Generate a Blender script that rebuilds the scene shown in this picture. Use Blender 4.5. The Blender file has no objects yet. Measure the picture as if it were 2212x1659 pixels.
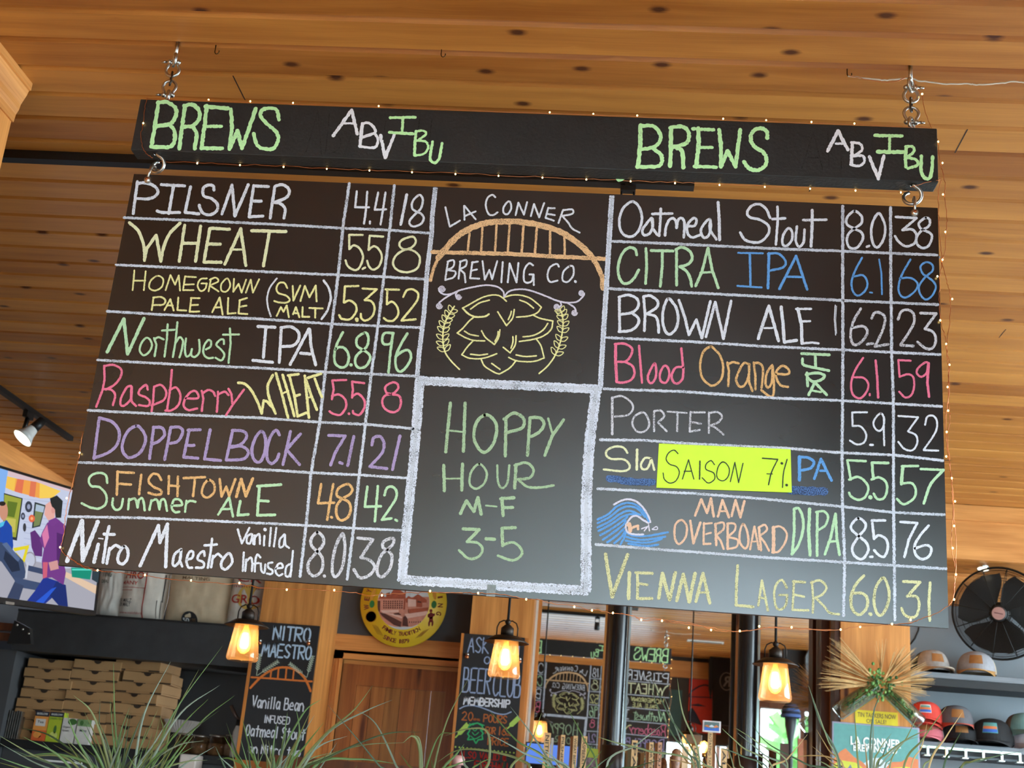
import bpy, math, random
from mathutils import Vector, Matrix, noise as mnoise
S = bpy.context.scene
COL = S.collection
R = math.radians
random.seed(7)
# ---------------------------------------------------------------- camera, sky, exposure
F = 2749.06                                  # focal length in pixels of the 2212 x 1659 frame
A = Vector((0.99450424, 0.06663046, 0.08075702))     # camera right
B = Vector((-0.05561057, -0.31735695, 0.9466742))    # camera up
C = Vector((-0.08870614, 0.94596245, 0.31190747))    # camera forward
O = Vector((0, 0, 1.55))
cam = bpy.data.cameras.new('camera')
cam.sensor_width = 36.0; cam.lens = F / 2212 * 36.0; cam.clip_end = 200
cam.dof.use_dof = True; cam.dof.focus_distance = 3.8; cam.dof.aperture_fstop = 7.5
camo = bpy.data.objects.new('camera', cam); COL.objects.link(camo)
camo.matrix_world = Matrix(((A.x, B.x, -C.x, O.x), (A.y, B.y, -C.y, O.y), (A.z, B.z, -C.z, O.z), (0, 0, 0, 1)))
S.camera = camo
S.view_settings.view_transform = 'Standard'; S.view_settings.look = 'None'
S.view_settings.gamma = 1.0; S.view_settings.use_curve_mapping = False
S.view_settings.exposure = 0.82
W = bpy.data.worlds.new('sky'); S.world = W; W.use_nodes = True
nt = W.node_tree; bg = nt.nodes['Background']
tc = nt.nodes.new('ShaderNodeTexCoord'); sx = nt.nodes.new('ShaderNodeSeparateXYZ'); rp = nt.nodes.new('ShaderNodeValToRGB')
nt.links.new(tc.outputs['Generated'], sx.inputs[0]); nt.links.new(sx.outputs['Z'], rp.inputs[0])
rp.color_ramp.elements[0].position = 0.0; rp.color_ramp.elements[0].color = (0.80, 0.91, 1.0, 1)
rp.color_ramp.elements[1].position = 0.6; rp.color_ramp.elements[1].color = (0.55, 0.75, 1.0, 1)
nt.links.new(rp.outputs[0], bg.inputs[0]); bg.inputs[1].default_value = 11.0

def portal(name, loc, rot, sx_, sy_):
    l = bpy.data.lights.new(name, 'AREA'); l.shape = 'RECTANGLE'; l.size = sx_; l.size_y = sy_
    l.cycles.is_portal = True
    o = bpy.data.objects.new(name, l); COL.objects.link(o); o.location = loc; o.rotation_euler = rot
portal('daylight_front', (0.2, -3.0, 2.08), (R(90), 0, 0), 3.6, 3.2)
portal('daylight_entry', (2.01, -1.1, 2.05), (R(90), 0, R(90)), 4.0, 3.2)
portal('daylight_side', (5.38, 6.4, 2.3), (R(90), 0, R(90)), 4.4, 2.6)
portal('daylight_shop', (3.8, 2.22, 1.75), (R(90), 0, 0), 3.3, 2.7)

# ---------------------------------------------------------------- measuring helpers
def ray(x, y): return A * ((x - 1106) / F) - B * ((y - 829.5) / F) + C
def onY(x, y, Y): d = ray(x, y); return O + d * (Y / d.y)
def onZ(x, y, Z): d = ray(x, y); return O + d * ((Z - O.z) / d.z)
def onP(x, y, P, n): d = ray(x, y); return O + d * ((P - O).dot(n) / d.dot(n))
MM = Vector((0.5, 9.55, 2.2)); MN = Vector((0.0133, -1.0, 0.009)).normalized()   # the back-bar mirror
def mirY(x, y, Y):                            # a point of the room seen in the mirror, at depth Y
    d = ray(x, y); P = O + d * ((MM - O).dot(MN) / d.dot(MN)); d2 = d - MN * (2 * d.dot(MN))
    return P + d2 * ((Y - P.y) / d2.y)
def rect(xl, yt, xr, yb, Y):                  # world rectangle X0,X1,Z0,Z1 on the plane Y
    ym, xm = (yt + yb) / 2, (xl + xr) / 2
    return onY(xl, ym, Y).x, onY(xr, ym, Y).x, onY(xm, yb, Y).z, onY(xm, yt, Y).z

# ---------------------------------------------------------------- materials
def lin(c): return tuple((v / 255 / 12.92 if v / 255 <= 0.04045 else ((v / 255 + 0.055) / 1.055) ** 2.4) for v in c)
MATS = {}
def mat(name, rgb=(128, 128, 128), rough=0.6, metal=0.0, spec=0.5, emit=0.0, var=0.06, vs=30.0, bump=0.0, bs=60.0, ecol=None):
    if name in MATS: return MATS[name]
    m = bpy.data.materials.new(name); m.use_nodes = True; t = m.node_tree; b = t.nodes['Principled BSDF']
    col = lin(rgb)
    b.inputs['Roughness'].default_value = rough; b.inputs['Metallic'].default_value = metal
    b.inputs['Specular IOR Level'].default_value = spec
    co = t.nodes.new('ShaderNodeTexCoord')
    if var > 0:
        n = t.nodes.new('ShaderNodeTexNoise'); n.inputs['Scale'].default_value = vs; n.inputs['Detail'].default_value = 3
        r = t.nodes.new('ShaderNodeValToRGB')
        r.color_ramp.elements[0].position = 0.3; r.color_ramp.elements[1].position = 0.7
        r.color_ramp.elements[0].color = (*[c * (1 - var) for c in col], 1); r.color_ramp.elements[1].color = (*[min(1, c * (1 + var)) for c in col], 1)
        t.links.new(co.outputs['Object'], n.inputs[0]); t.links.new(n.outputs[0], r.inputs[0]); t.links.new(r.outputs[0], b.inputs['Base Color'])
    else: b.inputs['Base Color'].default_value = (*col, 1)
    if bump > 0:
        n2 = t.nodes.new('ShaderNodeTexNoise'); n2.inputs['Scale'].default_value = bs; n2.inputs['Detail'].default_value = 4
        bp = t.nodes.new('ShaderNodeBump'); bp.inputs['Strength'].default_value = bump; bp.inputs['Distance'].default_value = 0.01
        t.links.new(co.outputs['Object'], n2.inputs[0]); t.links.new(n2.outputs[0], bp.inputs['Height']); t.links.new(bp.outputs[0], b.inputs['Normal'])
    if emit > 0:
        b.inputs['Emission Color'].default_value = (*(lin(ecol) if ecol else col), 1); b.inputs['Emission Strength'].default_value = emit
    MATS[name] = m; return m

def chalk(name, rgb, cover=0.5, scale=330.0, board=(30, 27, 25)):
    """dry chalk: grains of colour over the bare board"""
    if name in MATS: return MATS[name]
    m = bpy.data.materials.new(name); m.use_nodes = True; t = m.node_tree; b = t.nodes['Principled BSDF']
    b.inputs['Roughness'].default_value = 0.9; b.inputs['Specular IOR Level'].default_value = 0.1
    co = t.nodes.new('ShaderNodeTexCoord'); n = t.nodes.new('ShaderNodeTexNoise'); n.inputs['Scale'].default_value = scale; n.inputs['Detail'].default_value = 3
    n3 = t.nodes.new('ShaderNodeTexNoise'); n3.inputs['Scale'].default_value = 22; n3.inputs['Detail'].default_value = 2
    ad = t.nodes.new('ShaderNodeMath'); ad.operation = 'MULTIPLY_ADD'; ad.inputs[1].default_value = 0.35; ad.inputs[2].default_value = -0.175
    ad2 = t.nodes.new('ShaderNodeMath'); ad2.operation = 'ADD'
    r = t.nodes.new('ShaderNodeValToRGB')
    r.color_ramp.elements[0].position = max(0.02, 0.5 - cover * 0.42); r.color_ramp.elements[1].position = min(0.98, 0.62 - cover * 0.30)
    r.color_ramp.elements[0].color = (*[x * 0.8 + y * 0.2 for x, y in zip(lin(board), lin(rgb))], 1); r.color_ramp.elements[1].color = (*lin(rgb), 1)
    t.links.new(co.outputs['Object'], n.inputs[0]); t.links.new(co.outputs['Object'], n3.inputs[0])
    t.links.new(n3.outputs[0], ad.inputs[0]); t.links.new(n.outputs[0], ad2.inputs[0]); t.links.new(ad.outputs[0], ad2.inputs[1])
    t.links.new(ad2.outputs[0], r.inputs[0]); t.links.new(r.outputs[0], b.inputs['Base Color'])
    MATS[name] = m; return m

def wood(name, c1, c2, knot, axis=0, rough=0.42, plank=None, p0=0.0, paxis=1, ksize=0.085, kden=1.5, grain=1.0, spec=0.4, coat=0.0):
    """knotty boards: grain along axis, optional per-plank variation along paxis"""
    if name in MATS: return MATS[name]
    m = bpy.data.materials.new(name); m.use_nodes = True; t = m.node_tree; b = t.nodes['Principled BSDF']; L = t.links.new
    def nd(k, **kw):
        n = t.nodes.new(k)
        for a_, v in kw.items(): setattr(n, a_, v)
        return n
    def math_(op, a_, b_=None, c_=None):
        n = nd('ShaderNodeMath', operation=op)
        for i, v in enumerate((a_, b_, c_)):
            if v is None: continue
            if isinstance(v, (int, float)): n.inputs[i].default_value = v
            else: L(v, n.inputs[i])
        return n.outputs[0]
    co = nd('ShaderNodeTexCoord'); sp = nd('ShaderNodeSeparateXYZ'); L(co.outputs['Object'], sp.inputs[0])
    al = sp.outputs[axis]; ax2 = [i for i in (0, 1, 2) if i != axis]
    if plank: ac = sp.outputs[paxis]; other = sp.outputs[[i for i in ax2 if i != paxis][0]]
    else: ac = sp.outputs[ax2[0]]; other = sp.outputs[ax2[1]]
    if plank:
        q = math_('DIVIDE', math_('SUBTRACT', ac, p0), plank); idx = math_('FLOOR', q); fr = math_('SUBTRACT', q, idx)
    else:
        idx = math_('MULTIPLY', ac, 0.0); fr = math_('MULTIPLY', ac, 6.0)
    wn = nd('ShaderNodeTexWhiteNoise', noise_dimensions='1D'); L(idx, wn.inputs['W']); rnd = wn.outputs['Value']
    off = math_('MULTIPLY_ADD', rnd, 37.0, al)
    cv = nd('ShaderNodeCombineXYZ'); L(math_('MULTIPLY', off, kden), cv.inputs[0]); L(math_('MULTIPLY_ADD', idx, 7.0, fr), cv.inputs[1])
    vo = nd('ShaderNodeTexVoronoi', voronoi_dimensions='2D'); vo.inputs['Scale'].default_value = 1.0; L(cv.outputs[0], vo.inputs['Vector'])
    dist = vo.outputs['Distance']
    # grain
    bend = math_('DIVIDE', 0.05, math_('ADD', dist, 0.12))
    gv = nd('ShaderNodeCombineXYZ'); L(math_('MULTIPLY', off, 1.3), gv.inputs[0]); L(math_('MULTIPLY_ADD', fr, 3.2, bend), gv.inputs[1]); L(math_('MULTIPLY_ADD', idx, 3.1, math_('MULTIPLY', other, 14.0)), gv.inputs[2])
    g1 = nd('ShaderNodeTexNoise'); g1.inputs['Scale'].default_value = 1.0; g1.inputs['Detail'].default_value = 3; L(gv.outputs[0], g1.inputs['Vector'])
    fv = nd('ShaderNodeCombineXYZ'); L(math_('MULTIPLY', off, 3.0), fv.inputs[0]); L(math_('MULTIPLY_ADD', fr, 38.0, math_('MULTIPLY', bend, 9.0)), fv.inputs[1]); L(math_('MULTIPLY_ADD', idx, 2.0, math_('MULTIPLY', other, 200.0)), fv.inputs[2])
    g2 = nd('ShaderNodeTexNoise'); g2.inputs['Scale'].default_value = 1.0; g2.inputs['Detail'].default_value = 2; L(fv.outputs[0], g2.inputs['Vector'])
    gsum = math_('ADD', math_('MULTIPLY', g1.outputs[0], 0.7), math_('MULTIPLY', g2.outputs[0], 0.3))
    gg = math_('ADD', math_('MULTIPLY', math_('SUBTRACT', gsum, 0.5), 2.4 * grain), math_('MULTIPLY_ADD', math_('SUBTRACT', rnd, 0.5), 0.6, 0.5))
    rp_ = nd('ShaderNodeValToRGB'); rp_.color_ramp.elements[0].position = 0.1; rp_.color_ramp.elements[1].position = 0.9
    rp_.color_ramp.elements[0].color = (*lin(c1), 1); rp_.color_ramp.elements[1].color = (*lin(c2), 1); L(gg, rp_.inputs[0])
    kr = nd('ShaderNodeValToRGB'); kr.color_ramp.elements[0].position = ksize * 0.55; kr.color_ramp.elements[1].position = ksize * 1.5
    kr.color_ramp.elements[0].color = (1, 1, 1, 1); kr.color_ramp.elements[1].color = (0, 0, 0, 1)
    kd = math_('MULTIPLY_ADD', math_('SUBTRACT', g2.outputs[0], 0.5), 0.05, dist); L(kd, kr.inputs[0])
    gate = nd('ShaderNodeMath', operation='GREATER_THAN'); sc_ = nd('ShaderNodeSeparateColor'); L(vo.outputs['Color'], sc_.inputs[0]); L(sc_.outputs[0], gate.inputs[0]); gate.inputs[1].default_value = 0.72
    mx = nd('ShaderNodeMix', data_type='RGBA'); L(math_('MULTIPLY', kr.outputs[0], gate.outputs[0]), mx.inputs[0]); L(rp_.outputs[0], mx.inputs[6]); mx.inputs[7].default_value = (*lin(knot), 1)
    L(mx.outputs[2], b.inputs['Base Color'])
    b.inputs['Roughness'].default_value = rough; b.inputs['Specular IOR Level'].default_value = spec
    b.inputs['Coat Weight'].default_value = coat; b.inputs['Coat Roughness'].default_value = 0.25
    MATS[name] = m; return m

def glassy(name, tint=(255, 255, 255), body=0.0, bodycol=(255, 200, 150), gloss=0.12, rough=0.03):
    """thin clear glass: straight-through tint, a little body glow, sharp reflections"""
    if name in MATS: return MATS[name]
    m = bpy.data.materials.new(name); m.use_nodes = True; t = m.node_tree; t.nodes.remove(t.nodes['Principled BSDF']); out = t.nodes['Material Output']
    tr = t.nodes.new('ShaderNodeBsdfTransparent'); tr.inputs[0].default_value = (*lin(tint), 1)
    tl = t.nodes.new('ShaderNodeBsdfTranslucent'); tl.inputs[0].default_value = (*lin(bodycol), 1)
    m1 = t.nodes.new('ShaderNodeMixShader'); m1.inputs[0].default_value = body
    gl = t.nodes.new('ShaderNodeBsdfGlossy'); gl.inputs['Roughness'].default_value = rough
    lw = t.nodes.new('ShaderNodeLayerWeight'); lw.inputs[0].default_value = gloss
    m2 = t.nodes.new('ShaderNodeMixShader'); t.links.new(lw.outputs['Facing'], m2.inputs[0])
    t.links.new(tr.outputs[0], m1.inputs[1]); t.links.new(tl.outputs[0], m1.inputs[2]); t.links.new(m1.outputs[0], m2.inputs[1]); t.links.new(gl.outputs[0], m2.inputs[2])
    t.links.new(m2.outputs[0], out.inputs[0]); MATS[name] = m; return m

# ---------------------------------------------------------------- mesh builder
def spline(P, n=8):
    """Catmull-Rom through 2-D or 3-D points"""
    P = [Vector(p) for p in P]
    if len(P) < 3: return P
    closed = (P[0] - P[-1]).length < 1e-9; out = []
    for i in range(len(P) - 1):
        p1, p2 = P[i], P[i + 1]
        p0 = P[i - 1] if i > 0 else (P[-2] if closed else p1 * 2 - p2)
        p3 = P[i + 2] if i + 2 < len(P) else (P[1] if closed else p2 * 2 - p1)
        for k in range(n):
            u = k / n
            out.append(((p1 * 2) + (p2 - p0) * u + (p0 * 2 - p1 * 5 + p2 * 4 - p3) * u * u + (p1 * 3 - p0 - p2 * 3 + p3) * u ** 3) * 0.5)
    out.append(P[-1]); return out

class MB:
    def __init__(s): s.v = []; s.f = []; s.m = []; s.mats = []; s.sm = []
    def mi(s, m):
        if m not in s.mats: s.mats.append(m)
        return s.mats.index(m)
    def add(s, vs, fs, m, smooth=False):
        b = len(s.v); s.v += [Vector(v) for v in vs]; k = s.mi(m)
        for f in fs: s.f.append([i + b for i in f]); s.m.append(k); s.sm.append(smooth)
        return s
    def box(s, x0, x1, y0, y1, z0, z1, m, bev=0.0):
        if bev <= 0:
            vs = [(x, y, z) for z in (z0, z1) for y in (y0, y1) for x in (x0, x1)]
            return s.add(vs, [(0, 2, 3, 1), (4, 5, 7, 6), (0, 1, 5, 4), (2, 6, 7, 3), (0, 4, 6, 2), (1, 3, 7, 5)], m)
        import bmesh
        bm = bmesh.new(); bmesh.ops.create_cube(bm, size=1.0)
        for v in bm.verts: v.co = Vector(((x0 + x1) / 2 + v.co.x * (x1 - x0), (y0 + y1) / 2 + v.co.y * (y1 - y0), (z0 + z1) / 2 + v.co.z * (z1 - z0)))
        bmesh.ops.bevel(bm, geom=bm.edges[:], offset=bev, segments=2, affect='EDGES', profile=0.5)
        bm.verts.index_update(); vs = [v.co.copy() for v in bm.verts]; fs = [[v.index for v in f.verts] for f in bm.faces]; bm.free()
        return s.add(vs, fs, m)
    def hexa(s, P, m):   # 8 corners: bottom 4 ccw, top 4
        return s.add(P, [(3, 2, 1, 0), (4, 5, 6, 7), (0, 1, 5, 4), (1, 2, 6, 5), (2, 3, 7, 6), (3, 0, 4, 7)], m)
    def prism(s, poly, d, m):   # polygon of 3-D points pushed along vector d
        n = len(poly); P = [Vector(p) for p in poly]; d = Vector(d)
        vs = P + [p + d for p in P]
        return s.add(vs, [list(range(n))[::-1], list(range(n, 2 * n))] + [(i, (i + 1) % n, n + (i + 1) % n, n + i) for i in range(n)], m)
    def tube(s, P, r, m, n=8, closed=False, cap=True):
        P = [Vector(p) for p in P]
        if closed and (P[0] - P[-1]).length < 1e-7: P = P[:-1]
        k = len(P); rs = r if isinstance(r, (list, tuple)) else [r] * k
        up = None; vs = []
        for i in range(k):
            a_ = P[(i + 1) % k] if (closed or i < k - 1) else P[i]; b_ = P[i - 1] if (closed or i > 0) else P[i]
            T = (a_ - b_); T = T.normalized() if T.length > 1e-9 else Vector((0, 0, 1))
            if up is None: up = T.orthogonal().normalized()
            up = (up - T * up.dot(T)); up = up.normalized() if up.length > 1e-6 else T.orthogonal().normalized()
            sd = T.cross(up)
            for j in range(n):
                an = 2 * math.pi * j / n; vs.append(P[i] + (up * math.cos(an) + sd * math.sin(an)) * rs[i])
        fs = []
        for i in range(k if closed else k - 1):
            i2 = (i + 1) % k
            for j in range(n): fs.append((i * n + j, i * n + (j + 1) % n, i2 * n + (j + 1) % n, i2 * n + j))
        if cap and not closed: fs += [list(range(n))[::-1], [(k - 1) * n + j for j in range(n)]]
        return s.add(vs, fs, m, True)
    def lathe(s, prof, c, m, n=28, axis=Vector((0, 0, 1)), ref=None, smooth=True, sx=1.0, cap=False):
        axis = Vector(axis).normalized(); u = Vector(ref).normalized() if ref else axis.orthogonal().normalized(); w = axis.cross(u); c = Vector(c); vs = []
        for r_, h in prof:
            for j in range(n):
                an = 2 * math.pi * j / n; vs.append(c + axis * h + u * (r_ * math.cos(an) * sx) + w * (r_ * math.sin(an)))
        fs = [(i * n + j, i * n + (j + 1) % n, (i + 1) * n + (j + 1) % n, (i + 1) * n + j) for i in range(len(prof) - 1) for j in range(n)]
        if cap: fs += [list(range(n))[::-1], [(len(prof) - 1) * n + j for j in range(n)]]
        return s.add(vs, fs, m, smooth)
    def ball(s, c, r, m, n=12, sc=(1, 1, 1)):
        c = Vector(c); vs = []; fs = []
        for i in range(n + 1):
            th = math.pi * i / n
            for j in range(n * 2):
                ph = math.pi * j / n; vs.append(c + Vector((r * sc[0] * math.sin(th) * math.cos(ph), r * sc[1] * math.sin(th) * math.sin(ph), r * sc[2] * math.cos(th))))
        for i in range(n):
            for j in range(n * 2): fs.append((i * 2 * n + j, (i + 1) * 2 * n + j, (i + 1) * 2 * n + (j + 1) % (2 * n), i * 2 * n + (j + 1) % (2 * n)))
        return s.add(vs, fs, m, True)
    def stroke(s, pts, w, m, conv, lift=0.0, jit=0.10, tex=True):
        """a flat hand-drawn stroke; pts are 2-D drawing points, conv(p, lift) puts one on its surface"""
        P = [Vector(p) for p in pts]
        if len(P) == 1: P = [P[0], P[0] + Vector((0.01, 0))]
        Q = [P[0]]
        for a_, b_ in zip(P, P[1:]):
            L_ = (b_ - a_).length; k = max(1, int(L_ / (w * 0.45))) if L_ > 0 else 1
            for i in range(1, k + 1): Q.append(a_.lerp(b_, i / k))
        lf = []; rt = []; n = len(Q)
        for i in range(n):
            T = Q[min(n - 1, i + 1)] - Q[max(0, i - 1)]; T = T.normalized() if T.length > 1e-9 else Vector((1, 0))
            N = Vector((-T.y, T.x)); h = w / 2
            lf.append(Q[i] + N * h * (1 + random.uniform(-jit, jit) * 1.6)); rt.append(Q[i] - N * h * (1 + random.uniform(-jit, jit) * 1.6))
        T0 = (Q[1] - Q[0]); T0 = T0.normalized() if T0.length > 0 else Vector((1, 0)); T1 = (Q[-1] - Q[-2]); T1 = T1.normalized() if T1.length > 0 else Vector((1, 0))
        N0 = Vector((-T0.y, T0.x)); N1 = Vector((-T1.y, T1.x)); h = w / 2
        capa = [Q[0] - T0 * h * math.sin(t) + N0 * h * math.cos(t) for t in (math.pi * 0.25, math.pi * 0.5, math.pi * 0.75)]
        capb = [Q[-1] + T1 * h * math.sin(t) - N1 * h * math.cos(t) for t in (math.pi * 0.25, math.pi * 0.5, math.pi * 0.75)]
        base = len(s.v); k = s.mi(m)
        for p in lf + rt + capa + capb: s.v.append(conv(p, lift))
        for i in range(n - 1): s.f.append([base + i, base + n + i, base + n + i + 1, base + i + 1]); s.m.append(k); s.sm.append(False)
        s.f.append([base, base + 2 * n, base + 2 * n + 1, base + 2 * n + 2, base + n]); s.m.append(k); s.sm.append(False)
        c0 = base + 2 * n + 3
        s.f.append([base + 2 * n - 1, c0, c0 + 1, c0 + 2, base + n - 1]); s.m.append(k); s.sm.append(False)
        return s
    def text(s, txt, x0, x1, z0, z1, Y, m, bold=0.0, flip=1, M=None):
        """flat lettering facing -Y fitted into a rectangle; M maps (x, z, lift) instead when given"""
        cu = bpy.data.curves.new('lettering', 'FONT'); cu.body = txt; cu.size = 1.0; cu.offset = bold; cu.resolution_u = 3
        ob = bpy.data.objects.new('lettering', cu); COL.objects.link(ob)
        me = bpy.data.meshes.new_from_object(ob.evaluated_get(bpy.context.evaluated_depsgraph_get()))
        vs = [v.co.copy() for v in me.vertices]; fs = [list(p.vertices) for p in me.polygons]
        bpy.data.objects.remove(ob); bpy.data.curves.remove(cu); bpy.data.meshes.remove(me)
        if not vs: return s
        ax, bx = min(v.x for v in vs), max(v.x for v in vs); ay, by = min(v.y for v in vs), max(v.y for v in vs)
        out = []
        for v in vs:
            u = (v.x - ax) / max(1e-6, bx - ax); w = (v.y - ay) / max(1e-6, by - ay)
            if flip < 0: u = 1 - u
            X = x0 + (x1 - x0) * u; Z = z0 + (z1 - z0) * w
            out.append(M(X, Z) if M else Vector((X, Y, Z)))
        return s.add(out, fs, m)
    def build(s, name, parent=None, at=None, kind=None, label=None):
        me = bpy.data.meshes.new(name); o0 = parent_origin(parent) if parent else (Vector(at) if at is not None else Vector((0, 0, 0)))
        me.from_pydata([v - o0 for v in s.v], [], s.f)
        for m in s.mats: me.materials.append(m)
        me.polygons.foreach_set('material_index', s.m); me.polygons.foreach_set('use_smooth', s.sm); me.update()
        o = bpy.data.objects.new(name, me); COL.objects.link(o)
        if parent: o.parent = parent
        else: o.location = o0
        if kind: o['kind'] = kind
        if label: o['label'] = label
        return o
def parent_origin(p):
    v = Vector((0, 0, 0))
    while p is not None: v += p.location; p = p.parent
    return v
def tag(o, label, cat, group=None, kind=None):
    o['label'] = label; o['category'] = cat
    if group: o['group'] = group
    if kind: o['kind'] = kind
    return o
def thing(name, label, cat, loc=(0, 0, 0), group=None):
    o = bpy.data.objects.new(name, None); COL.objects.link(o); o.location = loc; o.empty_display_size = 0.05
    return tag(o, label, cat, group)
def struct(name, mb): return mb.build(name, kind='structure')
def dup(root, loc, label, rotz=None, group=None):
    r = root.copy(); COL.objects.link(r); r.location = loc; r['label'] = label
    if rotz is not None: r.rotation_euler = (0, 0, rotz)
    if group: r['group'] = group
    for ch in list(root.children):
        c = ch.copy(); COL.objects.link(c); c.parent = r
        for g in list(ch.children):
            d = g.copy(); COL.objects.link(d); d.parent = c
    return r
# ---------------------------------------------------------------- the room
PINE = wood('knotty_pine_ceiling', (156, 92, 34), (198, 132, 60), (80, 38, 15), axis=0, rough=0.34, kden=3.4, ksize=0.085, grain=0.8, plank=0.171, p0=3.321, paxis=1, spec=0.45)
TRIMW = wood('pine_trim', (176, 108, 48), (222, 152, 82), (96, 48, 20), axis=0, rough=0.45)
TRIMV = wood('pine_upright', (176, 106, 46), (224, 152, 80), (96, 46, 18), axis=2, rough=0.45, kden=1.2)
TRIMY = wood('pine_trim_deep', (176, 108, 48), (222, 152, 82), (96, 48, 20), axis=1, rough=0.45)
DOORW = wood('fir_door', (120, 62, 22), (170, 98, 44), (84, 38, 14), axis=2, rough=0.45, kden=0.7)
DARKW = wood('dark_stained_wood', (70, 36, 18), (112, 60, 30), (40, 20, 10), axis=2, rough=0.4)
GREYP = mat('dark_grey_paint', (72, 72, 74), 0.75, var=0.08, vs=4)
WALLG = mat('grey_wall_paint', (122, 128, 134), 0.7, var=0.05, vs=3)
BLACKP = mat('black_paint', (24, 24, 25), 0.5, var=0.1)
DARKS = mat('charcoal_boards', (50, 50, 51), 0.6, var=0.18, vs=9)
CONC = mat('polished_concrete', (186, 176, 160), 0.5, var=0.15, vs=2)
BULKW = mat('brown_wall_paint', (62, 48, 36), 0.7, var=0.08, vs=3)
GAP = mat('board_gap', (34, 16, 6), 0.9, var=0)
GLASS = glassy('window_glass', (250, 255, 255), 0.0, gloss=0.1)
mb = MB(); ZC = 3.80; PW = 0.171
for k in range(-48, 43):
    y0 = 3.321 + PW * k; b = 0.0135; g = 0.0016; y1 = y0 + PW; X0, X1 = -7.0, (7.0 if y0 > 1.95 else 2.06)
    pr = [(y0 - g, ZC + 0.022), (y0 + g, ZC + 0.022), (y0 + g, ZC + b), (y0 + g + b, ZC), (y1 - g - b, ZC), (y1 - g, ZC + b), (y1 - g, ZC + 0.022)]
    for (ya, za), (yb, zb), m in zip(pr, pr[1:], (GAP, PINE, PINE, PINE, PINE, PINE)):
        mb.add([(X0, ya, za), (X1, ya, za), (X1, yb, zb), (X0, yb, zb)], [(0, 1, 2, 3)], m)
# butt joints between boards
for (xa, ya, xb, yb) in ((503, 163, 528, 216), (2090, 279, 2061, 330), (2173, 711, 2155, 729), (1752, 402, 1757, 414)):
    p, q = onZ(xa, ya, ZC), onZ(xb, yb, ZC)
    mb.add([(p.x - 0.002, p.y, ZC - 0.0006), (p.x + 0.002, p.y, ZC - 0.0006), (p.x + 0.002, q.y, ZC - 0.0006), (p.x - 0.002, q.y, ZC - 0.0006)], [(0, 1, 2, 3)], GAP)
struct('ceiling', mb)
struct('floor', MB().box(-7, 7, -6, 11, -0.1, 0.0, CONC))
# near left partition with its crown moulding along the ceiling
PX = onZ(74, 185, ZC).x; PYE = 3.765
xw = onY(32, 228, PYE).x
mb = MB().box(-4.6, xw, -3.1, PYE, 0.0, ZC, TRIMV)
struct('wall_left_near', mb)
prof = [(0.0, -0.155), (0.012, -0.155), (0.016, -0.125), (0.030, -0.105), (0.034, -0.085), (0.062, -0.045), (0.068, -0.030), (0.082, -0.028), (0.082, 0.0), (0.0, 0.0)]
sc_ = (PX - xw) / 0.082
mb = MB()
mb.prism([(xw + x * sc_, -3.0, ZC + z * 1.0) for x, z in prof], (0, PYE + 3.0 + 0.005, 0), TRIMY)
struct('trim_1', mb)
# far left side wall with a pine band under the ceiling
mb = MB().box(-4.85, -4.62, PYE, 10.9, 0, ZC, GREYP)
struct('wall_left_far', mb)
struct('trim_2', MB().box(-4.62, -4.585, PYE, 10.8, ZC - 0.24, ZC, TRIMY))
struct('wall_back_left', MB().box(-4.85, -1.2, 10.8, 10.95, 0, ZC, GREYP))
# dropped soffit over the prep counter; sacks stand on it
sL, sR, sB, sT = rect(29, 1330, 543, 1412, 9.0)
zst = onY(300, 1335, 9.0).z; zsb = onY(300, 1424, 9.0).z
xa = onY(545, 1450, 9.0).x; xb = onY(688, 1400, 9.0).x
struct('beam_soffit', MB().box(sL, xa, 9.005, 10.8, zsb, zst, DARKS).box(sL - 0.002, xa, 9.0, 9.02, zst - 0.012, zst + 0.003, BLACKP))
# wall under the soffit (dark grey recess)
struct('wall_recess', MB().box(-4.62, xa, 9.72, 9.8, 0, zsb, GREYP))
struct('wall_recess_side', MB().box(-4.62, sL + 0.02, 9.06, 9.72, 0, zsb, GREYP))
# pine post left of the door
xa = onY(545, 1450, 9.0).x; xb = onY(688, 1400, 9.0).x
struct('pillar_left', MB().box(xa, xb, 9.0, 9.62, 0, ZC, TRIMV))
# header across the bar front
zh = onY(2046, 1205, 9.0).z
struct('beam_header', MB().box(xb, 5.4, 9.0, 9.05, zh, ZC - 0.001, TRIMW).box(xb, 5.4, 9.05, 9.62, zh + 0.0, zh + 0.04, PINE))
struct('trim_3', MB().box(xb, 5.4, 8.968, 9.0, ZC - 0.11, ZC, TRIMW))
# door wall
YW = 9.55
dl, dr, db, dt = rect(728, 1442, 992, 1659, YW)
wl = xb - 0.02; wr = onY(1007, 1450, 9.3).x
zband0 = onY(860, 1422, YW).z; zband1 = onY(860, 1379, YW).z
struct('wall_back_door', MB().box(wl, wr + 0.1, YW, YW + 0.15, zband1, zh + 0.02, GREYP).box(wl, wr + 0.1, YW - 0.02, YW + 0.15, zband0, zband1, TRIMW))
# casing mouldings
mb = MB(); cw = 0.075
for i, (o_, d_) in enumerate(((0.0, 0.02), (0.022, 0.035), (0.05, 0.05))):
    mb.box(dl - cw + o_, dr + cw, YW - d_, YW, dt + 0.03 - 0, dt + cw + 0.02 - o_, TRIMW)
    mb.box(dl - cw + o_, dl - 0.0, YW - d_, YW, 0, dt + cw + 0.02 - o_, TRIMV)
    mb.box(dr, dr + cw - o_, YW - d_, YW, 0, dt + cw + 0.02 - o_, TRIMV)
mb.box(dl, dr, YW - 0.01, YW + 0.0, dt - 0.0, dt + 0.032, TRIMW)
struct('trim_4', mb)
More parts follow.
